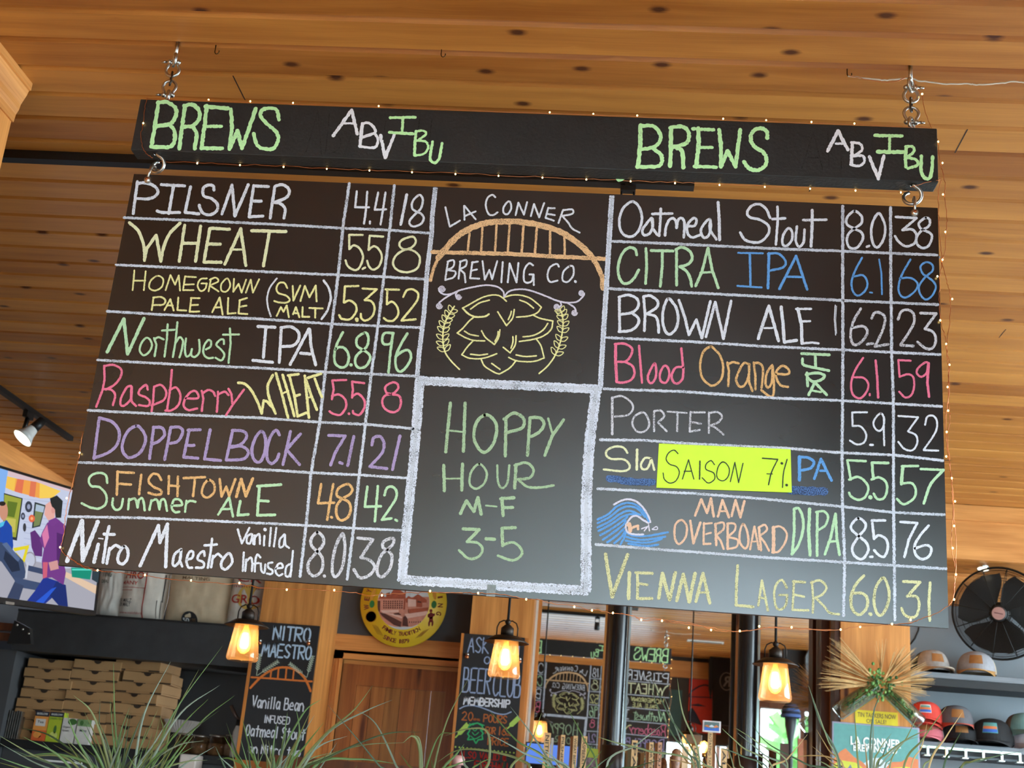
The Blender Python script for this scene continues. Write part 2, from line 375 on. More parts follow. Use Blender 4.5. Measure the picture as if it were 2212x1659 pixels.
# door of framed boards
dm = MB(); yF = YW - 0.005
dm.box(dl, dl + 0.115, yF, yF + 0.05, 0.01, dt, DOORW); dm.box(dr - 0.115, dr, yF, yF + 0.05, 0.01, dt, DOORW)
dm.box(dl + 0.115, dr - 0.115, yF + 0.001, yF + 0.05, dt - 0.15, dt, DOORW)
nb = 6; bw = (dr - dl - 0.23) / nb
for i in range(nb): dm.box(dl + 0.115 + i * bw + 0.0015, dl + 0.115 + (i + 1) * bw - 0.0015, yF + 0.014, yF + 0.05, 0.01, dt - 0.15, wood('fir_boards_%d' % (i % 3), (138 - 8 * (i % 3), 76, 30), (188 - 6 * (i % 3), 116, 58), (90, 42, 16), axis=2, kden=0.8, ksize=0.1))
door = struct('door_1', dm)
# right pine post (club board) and mirror wall
p2l = onY(1007, 1450, 9.3).x; p2r = onY(1146, 1420, 9.3).x
struct('pillar_middle', MB().box(p2l, p2r, 9.3, 9.62, 0, zh, TRIMV))
yM = 9.62
c3l = onY(1816, 1450, 9.0).x; c3r = onY(1967, 1450, 9.0).x
struct('wall_back_bar', MB().box(p2r, c3l + 0.02, yM + 0.03, yM + 0.15, 0, zh + 0.03, DARKW))
struct('pillar_right', MB().box(c3l, c3r, 9.0, 9.62, 0, zh, TRIMV))
struct('trim_5', MB().box(onY(1772, 1450, 9.5).x, c3l, 9.46, yM + 0.03, 0, zh, DARKW).box(c3l - 0.035, c3l, 9.03, 9.2, 0, zh, DARKW))
# grey wall behind the caps with its pine band
zg = onY(2060, 1309, YW).z
struct('wall_back_right', MB().box(c3r, 5.5, YW, YW + 0.15, 0, zg, WALLG).box(c3r, 5.5, YW - 0.02, YW + 0.15, zg, zh + 0.02, TRIMW).box(c3r, 5.5, YW - 0.045, YW - 0.02, zh - 0.02, zh - 0.002, TRIMW))
# right side wall
mb = MB(); XR = 5.4
mb.box(XR, XR + 0.15, 2.2, 9.7, 0, 1.0, WALLG).box(XR, XR + 0.15, 2.2, 9.7, 3.6, ZC, WALLG).box(XR, XR + 0.15, 2.2, 4.2, 1.0, 3.6, WALLG).box(XR, XR + 0.15, 8.6, 9.7, 1.0, 3.6, WALLG)
struct('wall_right', mb)
struct('window_4', MB().box(XR + 0.06, XR + 0.07, 4.2, 8.6, 1.0, 3.6, GLASS))
# bulkhead over the entry, behind the camera; pine trim along its top
struct('beam_bulkhead', MB().box(xw, 0.8, 1.02, 1.2, 3.42, ZC - 0.001, BULKW).box(0.8, 2.02, 1.02, 1.2, 2.66, ZC - 0.001, BULKW))
struct('trim_6', MB().box(xw, 2.02, 1.2, 1.245, ZC - 0.28, ZC - 0.06, TRIMW))
# front of the shop: tall windows ahead and along the entry side
mb = MB(); YF_ = -3.1
mb.box(-4.6, -1.6, YF_ - 0.15, YF_, 0, ZC, WALLG).box(-1.6, 2.1, YF_ - 0.15, YF_, 0, 0.45, DARKW).box(-1.6, 2.1, YF_ - 0.15, YF_, 3.7, ZC, DARKW)
for x in (-1.6, -0.4, 0.8, 2.03): mb.box(x - 0.04, x + 0.05, YF_ - 0.12, YF_, 0.45, 3.7, DARKW)
struct('wall_front', mb)
struct('window_1', MB().box(-1.6, 2.0, YF_ - 0.07, YF_ - 0.06, 0.45, 3.7, GLASS))
mb = MB()
mb.box(2.02, 2.1, YF_, 2.2, 0, 0.45, DARKW).box(2.02, 2.1, YF_, 2.2, 3.66, ZC - 0.001, DARKW).box(2.02, 2.1, 0.95, 2.2, 0.45, 3.66, TRIMV)
for y in (-3.1, -1.8, -0.45): mb.box(2.03, 2.1, y, y + 0.08, 0.45, 3.66, DARKW)
struct('wall_entry_side', mb)
struct('window_2', MB().box(2.06, 2.07, YF_, 0.95, 0.45, 3.66, GLASS))
mb = MB()
mb.box(2.1, 5.5, 2.05, 2.2, 0, 0.4, DARKW).box(2.1, 5.5, 2.05, 2.2, 3.1, ZC - 0.001, DARKW)
for x in (2.1, 2.66, 3.6, 4.6, 5.44): mb.box(x, x + 0.06, 2.07, 2.17, 0.4, 3.1, DARKW)
struct('wall_shopfront', mb)
struct('window_3', MB().box(2.14, 5.45, 2.11, 2.12, 0.4, 3.1, GLASS))
# street outside
struct('ground_outside', MB().box(-30, 40, -40, 2.04, -0.3, -0.12, mat('pale_paving', (150, 148, 142), 0.8, var=0.1, vs=1)))
# ---------------------------------------------------------------- the menu board and its beam
YB = 3.46
BX0, BX1, BZ0, BZ1 = -1.5575, 0.8845, 2.0805, 3.3085
BOARDM = mat('blackboard', (25, 20, 18), 0.3, var=0.14, vs=7, spec=0.75)
bt = MATS['blackboard'].node_tree      # faint cloudy gloss where chalk has been rubbed off
n_ = bt.nodes.new('ShaderNodeTexNoise'); n_.inputs['Scale'].default_value = 3.0; n_.inputs['Detail'].default_value = 4
r_ = bt.nodes.new('ShaderNodeMapRange'); r_.inputs[3].default_value = 0.22; r_.inputs[4].default_value = 0.36
bt.links.new(n_.outputs[0], r_.inputs[0]); bt.links.new(r_.outputs[0], bt.nodes['Principled BSDF'].inputs['Roughness'])
BEAMM = mat('black_painted_timber', (30, 29, 28), 0.62, var=0.15, vs=14, bump=0.25, bs=90)
EDGEM = mat('raw_board_edge', (86, 62, 40), 0.7)
STEEL = mat('zinc_plated_steel', (190, 188, 182), 0.28, metal=1.0, var=0.1, vs=60)
CK = {
 'w': chalk('chalk_white', (214, 218, 228), 0.6, 420), 'g1': chalk('chalk_grid', (194, 200, 212), 0.44, 420), 'g2': chalk('chalk_grid_heavy', (206, 212, 226), 0.44, 300),
 'y': chalk('chalk_pale_yellow', (220, 222, 180), 0.66, 420), 'yy': chalk('chalk_yellow', (226, 222, 156), 0.64, 420), 'g': chalk('chalk_green', (178, 214, 174), 0.66, 420),
 'b': chalk('chalk_blue', (98, 154, 214), 0.66, 420), 'p': chalk('chalk_pink', (226, 116, 146), 0.68, 420), 'u': chalk('chalk_purple', (164, 146, 188), 0.58, 420),
 'o': chalk('chalk_orange', (218, 174, 118), 0.56, 380), 'a': chalk('chalk_arch_orange', (224, 182, 136), 0.42, 420), 'c': chalk('chalk_peach', (224, 184, 156), 0.64, 420),
 'G': chalk('chalk_light_green', (200, 252, 184), 0.8, 300), 'W': chalk('chalk_bold_white', (240, 244, 252), 0.75, 300), 'k': mat('marker_green_black', (24, 44, 12), 0.6, var=0),
 'f': chalk('chalk_ghost', (58, 56, 55), 0.3, 300), 'B': chalk('chalk_smudge_blue', (90, 122, 176), 0.16, 330), 'l': chalk('chalk_lilac_white', (208, 204, 220), 0.6, 420), 'v': chalk('chalk_lager_yellow', (206, 204, 156), 0.42, 320),
 'h': chalk('chalk_hoppy_green', (160, 186, 150), 0.55, 420), 'n': chalk('chalk_dull_white', (200, 200, 208), 0.42, 380),
}
CR = dict(A=(200, 360, 5.53), B=(560, 360, 5.53), C=(160, 640, 5.53), D=(520, 640, 5.53), E=(120, 920, 4.88), F=(480, 920, 4.6095), G=(900, 400, 5.027), H=(900, 600, 5.027),
          I=(850, 820, 3.4565), J=(1300, 420, 5.821), K=(1640, 420, 5.267), L=(1290, 700, 5.53), M=(1650, 720, 5.267), N=(1270, 940, 5.267), O=(1650, 960, 5.267), P=(1270, 1160, 5.53),
          Q=(1640, 1160, 5.267), R=(290, 200, 6.32), S=(640, 220, 6.144), T=(1340, 230, 6.144), U=(1690, 250, 5.978), X=(0, 0, 1.0))
LIFT = [0.0]
def draw(mb, crop, key, w, data, Y, jit=0.10):
    ox, oy, s = CR[crop]
    conv = lambda p, l: onY(p.x, p.y, Y - l)
    for st in data.split(';'):
        st = st.strip()
        if not st: continue
        sm = st[0] == '~'; ww = w
        if st[0] == '~': st = st[1:]
        if '@' in st: st, ww = st.split('@'); ww = float(ww)
        pts = [Vector([float(q) for q in t.split(',')]) for t in st.split()]
        pts = [Vector((ox + p.x / s, oy + p.y / s)) for p in pts]
        LIFT[0] = (LIFT[0] + 0.00002) % 0.0006
        if sm: mb.stroke(spline(pts, 7), ww / s, CK[key], conv, 0.0008 + LIFT[0], jit)
        elif len(pts) < 3: mb.stroke(pts, ww / s, CK[key], conv, 0.0008 + LIFT[0], jit)
        else:
            for a_, b_ in zip(pts, pts[1:]): LIFT[0] = (LIFT[0] + 0.00002) % 0.0006; mb.stroke([a_, b_], ww / s, CK[key], conv, 0.0008 + LIFT[0], jit)
board = thing('menu_board', 'wide black chalkboard beer menu hanging from two steel links under the black beam', 'menu board', ((BX0 + BX1) / 2, YB + 0.008, BZ0))
MB().box(BX0, BX1, YB, YB + 0.016, BZ0, BZ1, BOARDM).box(BX0 + 0.001, BX1 - 0.001, YB + 0.0005, YB + 0.0155, BZ1, BZ1 + 0.0008, EDGEM).build('panel', board)
PARTS = {}
ROWS = [
 ('white chalk line reading PILSNER 4.4 18', [('A','w',36,"535,180 485,560;~535,200 640,195 740,235 780,300 745,355 660,385 540,380;820,215 1100,230;965,240 910,560;770,530 830,548 1040,548;1170,240 1105,545 1270,565;~1450,280 1440,230 1380,220 1320,260 1330,350 1420,380 1490,450 1480,530 1400,575 1320,555 1285,500 1275,460;1545,565 1665,220 1700,590 1860,215;1925,225 1870,600 2035,590;1930,230 2100,238;1915,410 2015,412"),
   ('B','w',36,"185,240 130,615;~195,230 270,215 340,250 360,310 320,370 230,410 180,425;~180,425 260,445 310,510 295,615"),
   ('B','w',26,"1165,295 1145,485 1310,485;1290,300 1275,520 1252,680;1322,655 1322,680;1420,310 1380,515 1515,510;1508,310 1480,500 1450,690;1762,335 1690,690@34;~1905,340 1835,410 1825,490 1870,535 1930,560 1965,610 1935,680 1850,715 1800,690 1800,640 1860,570 1930,500 1955,410 1940,355 1905,340")]),
 ('pale yellow chalk line reading WHEAT 5.5 8', [('A','y',38,"~440,670 540,760 595,880 620,1010 620,1120;620,1110 645,980 760,820 815,1130;~815,1130 850,960 920,800 1045,675;1100,700 1035,1130;1290,710 1230,1130;1080,915 1260,915;1400,740 1330,1140 1535,1142;1410,735 1635,748;1370,925 1525,925;1580,1165 1770,740 1830,1180;1670,990 1810,990@26;1900,765 2310,775"),
   ('B','y',38,"120,790 50,1185"),('B','y',26,"1235,815 1075,815 1075,985;~1075,985 1130,940 1200,980 1240,1080 1200,1200 1140,1235 1060,1190 1030,1120;1235,1222 1265,1205;1480,835 1320,825 1305,995;~1305,995 1370,950 1430,990 1465,1080 1430,1190 1360,1230 1310,1190 1290,1125;~1800,840 1700,880 1675,940 1720,985 1800,990 1880,1030 1920,1100 1890,1210 1780,1260 1660,1240 1600,1170 1620,1080 1700,1010 1820,965 1870,900 1850,845 1800,840")]),
 ('yellow chalk lines reading HOMEGROWN PALE ALE 5.3 52', [('A','yy',20,"500,1240 478,1475;635,1250 612,1475;500,1362 630,1362;~770,1305 690,1370 680,1450 750,1480 830,1430 840,1340 770,1305;872,1475 930,1295 985,1410 1030,1300 1045,1480;1105,1310 1080,1475 1205,1475;1105,1312 1235,1320;1090,1410 1210,1405;~1365,1335 1290,1345 1255,1420 1290,1485 1345,1460 1365,1395;1365,1395 1300,1395;1415,1340 1385,1490;~1400,1350 1470,1325 1500,1370 1400,1420;1400,1420 1505,1490;~1610,1335 1540,1400 1540,1480 1600,1490 1645,1420 1610,1335;1690,1340 1680,1495 1745,1400 1780,1505 1835,1350;1830,1505 1890,1350 1915,1505 1990,1345"),
   ('C','yy',22,"950,15 928,165;~945,15 1040,10 1090,50 1060,100 940,105;1080,165 1150,35 1190,170;1110,110 1180,110;1245,15 1235,165 1340,170;1400,25 1380,185 1495,182;1395,22 1500,22;1400,105 1480,102;1650,190 1740,15 1775,220;1680,135 1760,130;1842,20 1835,210 1930,200;1980,45 1965,205 2070,212;1975,50 2065,20;1985,125 2060,112"),
   ('B','w',20,"~210,1335 130,1440 95,1560 100,1650 114,1718 139,1788;~770,1360 830,1450 855,1560 839,1640 809,1728 745,1820@28"),('B','yy',22,"~335,1450 300,1390 240,1390 205,1450 230,1510 320,1540 365,1590 320,1625 230,1620 180,1605;400,1425 408,1600 490,1420;492,1605 545,1425 600,1560 675,1420 685,1610"),
   ('D','yy',22,"430,235 480,130 510,185 550,110 575,250;625,215 660,130 700,250;640,200 690,205;740,130 735,245 820,245;820,140 980,145;890,150 890,255"),
   ('D','yy',26,"1406,-123 1246,-118 1231,72;~1235,75 1300,50 1370,100 1380,180 1310,270 1210,270 1175,225;1385,275 1388,285@46;1456,-93 1626,-83 1481,47;~1480,45 1560,60 1600,140 1570,240 1490,290 1440,260 1435,210;1731,-83 1891,-78;1751,-78 1746,92;~1745,95 1810,65 1870,130 1880,220 1820,290 1750,290 1710,260;~1941,7 1981,-68 2051,-83 2116,-38 2111,42 2050,130 1920,290;1920,290 2090,275")]),
 ('green and white chalk line reading Northwest IPA 6.8 96', [('C','g',40,"395,665 595,270 640,690 835,265"),('C','g',25,"~855,500 800,570 785,650 830,705 900,660 930,580 900,510 855,500;955,500 985,580 962,715;~965,510 1010,490 1070,515;1118,335 1110,500 1080,720;1050,410 1200,400;1235,310 1210,560 1180,725;~1210,560 1260,490 1300,530 1290,620 1260,730;~1338,505 1325,600 1330,690 1350,720 1390,690 1408,630;~1408,630 1400,700 1440,725 1490,680 1500,600 1493,520;~1575,635 1630,600 1635,540 1600,525 1555,590 1545,680 1590,735 1660,735;~1790,570 1785,520 1745,520 1700,580 1760,640 1795,700 1760,765 1690,735;1862,385 1870,560 1845,795;1780,460 1970,455"),
   ('D','w',36,"205,360 410,370;300,380 270,730;145,765 380,790;485,380 460,790;~480,375 600,365 690,430 690,520 620,590 500,600;590,815 815,390;825,395 840,600 895,820;715,680 830,690"),
   ('D','g',31,"~1220,430 1150,570 1120,690 1130,800 1200,850 1270,820 1290,710 1240,620 1170,610 1125,640;1315,818 1320,822@38;~1470,440 1390,500 1390,590 1460,640 1530,690 1545,750 1490,840 1400,850 1365,770 1400,690 1500,610 1525,520 1510,450 1470,440;~1825,440 1720,440 1690,510 1710,570 1790,560 1820,450;1820,440 1790,650 1765,910;~1990,445 1900,600 1850,740 1860,860 1910,900 1990,830 2035,720 2000,645 1930,660 1850,720")]),
 ('pink chalk line reading Raspberry WHEAT 5.5 8', [('C','p',27,"360,830 365,1000 340,1120 265,1320;~370,830 470,820 560,870 560,950 490,1050 380,1115;~345,1110 440,1115 490,1180 465,1300;~680,1070 630,1090 560,1220 560,1300 610,1300 680,1220 690,1080;~685,1080 685,1240 740,1310;~880,1115 860,1060 790,1110 775,1170 860,1210 905,1260 880,1310 775,1300;955,1080 945,1250 925,1375;~955,1080 1040,1060 1100,1140 1070,1240 925,1305;1168,880 1150,1100 1110,1360;~1140,1120 1220,1090 1270,1180 1250,1290 1170,1360 1090,1365;~1335,1220 1480,1215 1460,1140 1400,1140 1330,1220 1310,1310 1370,1360 1470,1340;1525,1130 1545,1220 1525,1370;~1535,1160 1600,1120 1660,1140 1685,1190;1720,1140 1715,1260 1705,1380;~1725,1170 1800,1140 1845,1180;1845,1105 1880,1170 1890,1280;2030,1115 1900,1290 1815,1420"),
   ('D','yy',32,"~-30,1033 30,1040 90,1080 160,1180 220,1310 250,1400;250,1400 275,1245 320,1260;~385,940 325,1060 330,1170 365,1280 415,1400;320,1260 370,1320;420,920 490,1160 565,1450;500,940 570,1170 640,1430;490,1165 570,1130@22;580,950 640,1180 680,1435 790,1390;565,945 690,930;650,1190 705,1175;765,950 795,1250 815,1450;780,1000 840,1180 910,1355;790,1215 850,1200@22;800,975 960,925;885,985 930,1110 970,1205"),
   ('D','p',27,"1260,1000 1095,1005 1110,1110 1090,1230;~1090,1190 1180,1175 1250,1240 1255,1330 1190,1415 1110,1405 1060,1375;1290,1400 1296,1406;1475,1038 1330,1020 1340,1110 1330,1210;~1330,1195 1400,1165 1470,1230 1480,1320 1420,1415 1350,1400 1340,1370;~1810,1030 1730,1080 1740,1150 1810,1170 1890,1190 1915,1260 1890,1350 1820,1385 1730,1350 1690,1270 1720,1190 1820,1160 1880,1100 1870,1045 1810,1030")]),
 ('purple chalk line reading DOPPELBOCK 7.1 21', [('E','u',32,"460,-85 405,345;~470,-85 600,-40 670,60 650,190 560,280 405,340;~850,0 760,60 705,190 720,290 790,335 900,270 950,140 910,40 850,0;1035,15 990,345;~1030,15 1120,20 1150,90 1090,160 1010,195;1215,15 1150,355;~1215,15 1310,15 1340,70 1290,160 1210,185;1410,40 1350,330 1500,340;1395,45 1525,40;1395,205 1460,205;1630,40 1570,350 1740,365"),
   ('F','u',30,"105,45 40,340;~100,45 200,50 245,100 190,180 90,215;~90,205 200,205 260,260 210,330 40,340;~390,55 330,120 295,240 320,340 380,355 425,250 430,120 390,55;~570,90 540,45 490,90 450,210 450,330 490,375 540,340 565,280;680,55 605,385;780,80 640,235;640,235 770,385;1060,95 1225,100;~1225,100 1130,260 1080,390;1170,365 1195,375;1310,105 1250,395;~1490,190 1510,120 1570,105 1610,170 1590,270 1470,405;1470,405 1640,425;1770,100 1695,435")]),
 ('orange and green chalk lines reading FISHTOWN Summer ALE 4.8 42', [('E','o',26,"655,480 645,725;650,485 825,495;655,610 795,618;903,515 880,720;~1115,570 1080,515 1020,510 980,580 1030,640 1110,680 1110,720 1050,725 980,705;1195,530 1190,715;1290,535 1285,740;1190,630 1300,635;1350,550 1575,540;1470,555 1450,740;~1610,570 1555,640 1545,720 1600,755 1670,700 1670,610 1610,570;1730,560 1750,745 1800,640 1830,740 1895,560"),('F','o',30,"140,705 190,530 235,700 305,525"),
   ('E','g',25,"~545,600 530,520 460,495 380,520 350,580 380,635 460,645 530,720 530,820 460,870 370,860 275,815;~605,765 600,840 640,885 690,860 710,770;775,770 765,880;~780,780 840,770 865,860;~865,860 880,780 920,770 940,890;1010,785 990,885;~1015,790 1070,780 1095,880;~1095,880 1110,790 1150,780 1175,895;~1220,840 1330,835 1310,780 1250,780 1225,860 1260,910 1305,905;1380,790 1365,905;~1385,810 1420,790 1475,800;1715,935 1830,750 1870,955;1745,880 1845,875"),
   ('F','g',28,"180,750 155,890 260,880;370,600 350,890 525,885;350,600 585,585;375,745 460,750"),('F','o',26,"985,580 955,770 1115,765;1105,580 1075,750 1045,935;1085,908 1092,912;~1250,580 1160,620 1140,690 1200,725 1260,760 1280,830 1250,910 1180,940 1140,890 1140,800 1190,730 1270,680 1295,630 1250,580"),
   ('F','g',26,"1445,605 1420,805 1580,800;1550,600 1535,780 1520,950;~1615,690 1640,620 1690,605 1735,650 1720,740 1590,935;1590,935 1685,920;1725,935 1740,945")]),
 ('white chalk line reading Nitro Maestro Vanilla Infused 8.0 38', [('E','w',44,"120,1425 280,1000 285,1420 445,1010"),('E','w',32,"450,1250 405,1435@40;455,1185 500,1190@14;565,1060 545,1140 500,1440;510,1140 620,1145;570,1290 540,1450;~570,1310 630,1260 690,1290;~720,1270 665,1350 660,1430 710,1455 760,1390 760,1310 720,1270;890,1475 1085,1050 1100,1230 1180,1035 1160,1485@36;~1325,1300 1260,1350 1235,1450 1260,1475 1310,1420 1325,1310@28;1325,1310 1310,1420 1335,1480@28;~1385,1410 1440,1390 1450,1330 1410,1330 1380,1420 1400,1490 1440,1495@26;~1570,1370 1560,1320 1510,1360 1500,1410 1560,1440 1555,1490 1480,1495@26;1650,1190 1635,1330 1605,1495@26;1570,1260 1700,1250@26;1660,1370 1640,1490@26;~1665,1390 1710,1350 1750,1380@26;~1820,1345 1755,1420 1750,1490 1800,1510 1860,1440 1850,1370 1820,1345@28"),
   ('F','w',21,"155,1030 195,1170 270,1015;~290,1075 250,1100 245,1160 280,1165 300,1085;300,1080 310,1175;325,1090 320,1180;~325,1110 365,1075 375,1120 375,1175;420,1095 415,1190;425,1030 428,1034@34;485,1015 470,1195;540,1015 515,1200;~620,1080 575,1130 570,1205 610,1190 625,1090;~625,1085 630,1180 665,1215;215,1260 205,1445;240,1330 230,1445;~240,1350 285,1310 300,1370 295,1445;~380,1310 350,1280 330,1340 325,1450;300,1375 365,1365;~385,1370 390,1440 420,1460 430,1380;~500,1360 460,1370 460,1410 500,1440 490,1475 445,1470;~530,1420 600,1410 590,1370 555,1380 530,1440 560,1490 600,1475;705,1245 680,1500;~690,1370 640,1400 630,1480 660,1500 690,1440"),
   ('F','n',30,"~945,1060 885,1130 895,1200 960,1260 1000,1330 990,1440 920,1495 860,1450 860,1360 920,1280 1000,1190 1005,1110 945,1060;1015,1493 1020,1497;~1195,1075 1130,1200 1100,1350 1100,1470 1135,1500 1190,1420 1220,1260 1215,1130 1195,1075;1350,1115 1500,1130 1380,1310;~1380,1310 1470,1340 1520,1410 1460,1490 1370,1510 1310,1430;~1680,1120 1610,1150 1600,1210 1650,1240 1690,1300 1670,1420 1600,1500 1550,1480 1545,1400 1590,1280 1690,1190 1710,1130 1680,1120")]),
 ('white chalk heading LA CONNER BREWING CO. around an orange bridge arch', [('G','w',20,"312,240 360,450 470,385;515,225 520,375;520,225 640,370;525,335 640,285;~855,130 820,105 770,140 750,220 780,310 830,325 880,295;~990,180 945,240 945,300 985,315 1025,260 1020,190 990,180;1075,325 1105,190 1165,320 1200,185;1240,335 1275,205 1330,350 1385,195;1430,245 1400,355 1490,385;1430,250 1500,250;1415,310 1500,325;1590,270 1540,410;~1590,270 1690,265 1690,310 1580,335;~1580,335 1640,400 1690,470 1770,515;340,830 310,1030;~335,830 400,815 400,880 330,925;~330,920 420,940 400,1000 310,1030;475,830 455,1015;~470,830 540,815 530,880 465,910;465,910 520,960 530,1055;605,835 580,1010 680,1015;600,840 665,830;590,930 655,915;715,825 740,1025 790,920 820,1020 875,825;935,835 920,1055;990,1055 1010,850 1085,1055 1105,845;~1265,870 1220,850 1170,920 1165,1030 1200,1060 1250,1040 1268,975;1225,970 1270,970 1272,1085;~1545,885 1520,855 1450,890 1420,980 1450,1050 1530,1035;~1660,880 1595,940 1585,1030 1640,1050 1700,980 1700,890 1660,880;1722,1045 1726,1049@30"),
   ('G','a',50,"~150,1035 180,920 240,780@34;~235,790 330,670 450,550 600,460 760,410 900,395 1080,395 1280,420 1470,470 1640,550 1800,670 1910,790@64;~1910,790 1975,905 2015,1010 2022,1120@52;170,725 500,735 1000,745 1500,775 2050,800@44;575,520 555,715@24;715,455 700,720@24;868,430 852,720@24;1010,430 990,725@24;1160,435 1142,730@26;1305,465 1285,735@26;1450,500 1448,745@26;1605,560 1608,755@24")]),
 ('yellow green chalk drawing of a hop cone between two barley ears', [('H','l',18,"~950,210 940,150 880,100 760,80 620,100 470,135 380,175 300,180 250,150 240,115;~400,165 310,220 245,270;~440,150 425,180 430,205;~950,210 1000,150 1100,125 1220,135 1380,190 1530,250 1640,270 1740,260 1800,210 1820,180;~1560,260 1570,300 1540,320;~1640,275 1710,320 1730,360"),
   ('H','yy',16,"~975,255 930,215 880,190 800,190 700,220 590,280 500,330;~500,330 560,390 640,425 740,420 785,395@20;~945,215 1030,190 1130,190 1230,220 1310,280 1355,320;~1355,320 1310,380 1220,415 1085,428;~585,340 680,275 790,243;~1120,243 1200,275 1270,330;880,370 975,520;~975,520 1040,440 1060,345;~995,455 1020,400 1028,365;~625,425 570,470 500,550 440,600;~440,600 530,650 620,680 740,685;~1265,405 1340,440 1480,470;~1480,470 1460,560 1380,630 1260,670 1115,692;~520,580 580,615 670,632;~1155,642 1270,625 1370,570 1425,495;~705,575 750,650 845,725;~845,725 890,650 905,565;~850,690 880,630 885,585;~620,680 560,740 490,835;~490,835 560,870 660,880 760,865 870,825;940,755 1015,815;~1015,815 1070,730 1080,630;~1025,765 1045,700 1045,640;~1300,665 1350,740 1385,870;~1385,870 1290,905 1190,912 1080,900 1000,865;~585,830 680,840 770,828;~1080,838 1180,855 1300,848;~700,885 740,960 850,1030 900,1045;~900,1045 1010,980 1080,900;815,930 905,995;~465,995 380,910 310,810 285,680 295,530 340,420 410,310;~1330,1040 1420,960 1500,850 1560,700 1590,520 1580,400 1560,350")]),
 ('green chalk notice reading HOPPY HOUR M-F 3-5', [('I','h',24,"425,175 390,540;535,175 522,535;410,380 515,390@14;~680,265 620,320 600,430 640,520 690,540 750,470 770,350 730,280 680,265;840,290 835,570;~825,295 900,250 970,290 960,360 850,395;1020,285 1000,565;~1020,285 1090,285 1125,330 1090,390 1030,425;1155,290 1185,400@16;1270,300 1185,420 1130,565;375,640 380,830;515,630 510,825;385,740 515,738@12;~640,630 580,690 570,780 620,815 680,770 695,690 640,630@17;~775,640 780,760 810,810 850,770 865,640@17;915,635 905,810;~905,640 990,620 1045,670 1020,730 930,745@20;~930,745 1000,800 1100,805 1195,790@19;500,1000 545,905 600,985 630,880 655,1005;690,940 770,948@13;810,885 818,1015;800,890 900,882;815,955 890,955;520,1115 640,1120 550,1210;~550,1210 630,1220 665,1270 630,1325 560,1335 490,1275@20;690,1188 755,1192;910,1105 810,1110 815,1240;~815,1235 890,1215 950,1260 955,1310 890,1350 780,1315@20")]),
 ('white chalk line reading Oatmeal Stout 8.0 38', [('J','w',33,"~385,90 280,160 225,290 230,430 290,515 390,525 470,440 505,300 470,160 385,90;~630,300 560,370 510,450 530,510 600,490 640,400 630,300;630,310 640,430 700,510;742,180 735,350 720,520;635,245 885,240;~795,515 810,400 850,320 900,300 935,350 940,420;~940,420 960,320 1010,300 1040,370 1030,540;~1095,400 1170,390 1190,320 1150,300 1080,380 1080,490 1140,540 1235,510;~1355,310 1280,380 1245,460 1280,540 1340,520 1370,420 1355,310;~1365,330 1360,440 1440,565;1462,100 1475,300 1480,570@38;~2115,295 2070,190 1990,125 1890,140 1830,220 1860,285 1990,320 2090,390 2100,480 2020,580 1920,605 1800,570 1740,480"),
   ('K','w',29,"208,140 210,300 190,570;150,280 295,272;~335,385 275,460 265,560 310,585 370,520 375,430 335,385;~430,365 415,520 455,595 505,540 515,400;603,180 600,400 590,590@34;500,292 765,288;~1085,190 1000,260 1000,340 1080,390 1160,430 1180,500 1120,600 1040,610 1000,550 1010,460 1080,390 1160,330 1165,250 1085,190;1225,595 1250,585;~1355,215 1290,320 1275,450 1300,570 1350,600 1410,520 1435,400 1410,290 1355,215;1555,255 1790,270 1630,405;~1630,405 1740,400 1790,470 1760,560 1670,590 1590,540 1545,475;~1895,265 1820,320 1830,380 1880,410 1945,440 1965,490 1930,580 1860,610 1800,570 1790,490 1850,410 1930,360 1940,290 1895,265")]),
 ('green and blue chalk line reading CITRA IPA 6.1 68', [('J','g',36,"~440,760 420,690 340,670 260,740 210,880 210,1010 260,1110 330,1115 400,1060 465,950;555,680 565,880 550,1120;620,705 895,712;760,720 760,900 735,1155;940,690 940,900 940,1140;~930,695 1010,665 1110,720 1135,810 1080,880 980,910;~980,910 1060,960 1110,1050 1130,1155;1180,1150 1260,970 1335,675 1390,960 1465,1175;1240,985 1400,975@28"),('J','b',24,"1715,735 2025,740;1862,745 1870,1160@30;1705,1150 2010,1170"),
   ('K','b',26,"110,670 100,1065@32;~100,675 220,675 300,760 270,830 130,865;230,1075 420,700 545,1080@30;300,935 480,940;~1170,720 1090,870 1050,1000 1070,1110 1130,1150 1210,1090 1230,1000 1180,920 1070,935@23;1260,1115 1285,1118@20;1365,740 1390,900 1397,1135@20;~1720,740 1620,920 1585,1060 1610,1150 1680,1170 1780,1090 1800,1010 1720,950 1600,955@23;~1900,770 1835,820 1860,900 1910,935 1980,990 2010,1060 1960,1160 1890,1195 1830,1130 1820,1040 1890,940 1970,870 1970,800 1900,770@23")]),
 ('white chalk line reading BROWN ALE 6.2 23', [('J','w',35,"220,1290 225,1720;~215,1290 330,1265 440,1310 460,1400 390,1480 245,1510;~390,1495 460,1560 450,1640 360,1710 215,1725;525,1290 545,1500 535,1714;~525,1285 610,1275 700,1340 690,1420 570,1500;~570,1500 680,1540 710,1640 715,1735;~835,1310 780,1420 765,1570 790,1700 850,1760 930,1690 960,1570 940,1440 900,1370 835,1310;970,1330 1045,1550 1094,1765 1190,1575 1257,1805 1365,1345;1310,1790 1425,1355 1530,1815 1625,1340"),
   ('K','w',36,"-12,1640 110,1270 220,1665;60,1520 150,1520@22;250,1280 272,1480 285,1680 425,1660;440,1300 480,1480 487,1695;420,1303 590,1302@26;470,1445 580,1442@24;483,1695 605,1685 675,1695@26;865,1260 855,1420 870,1600@12;880,1270 870,1430 880,1580@8"),
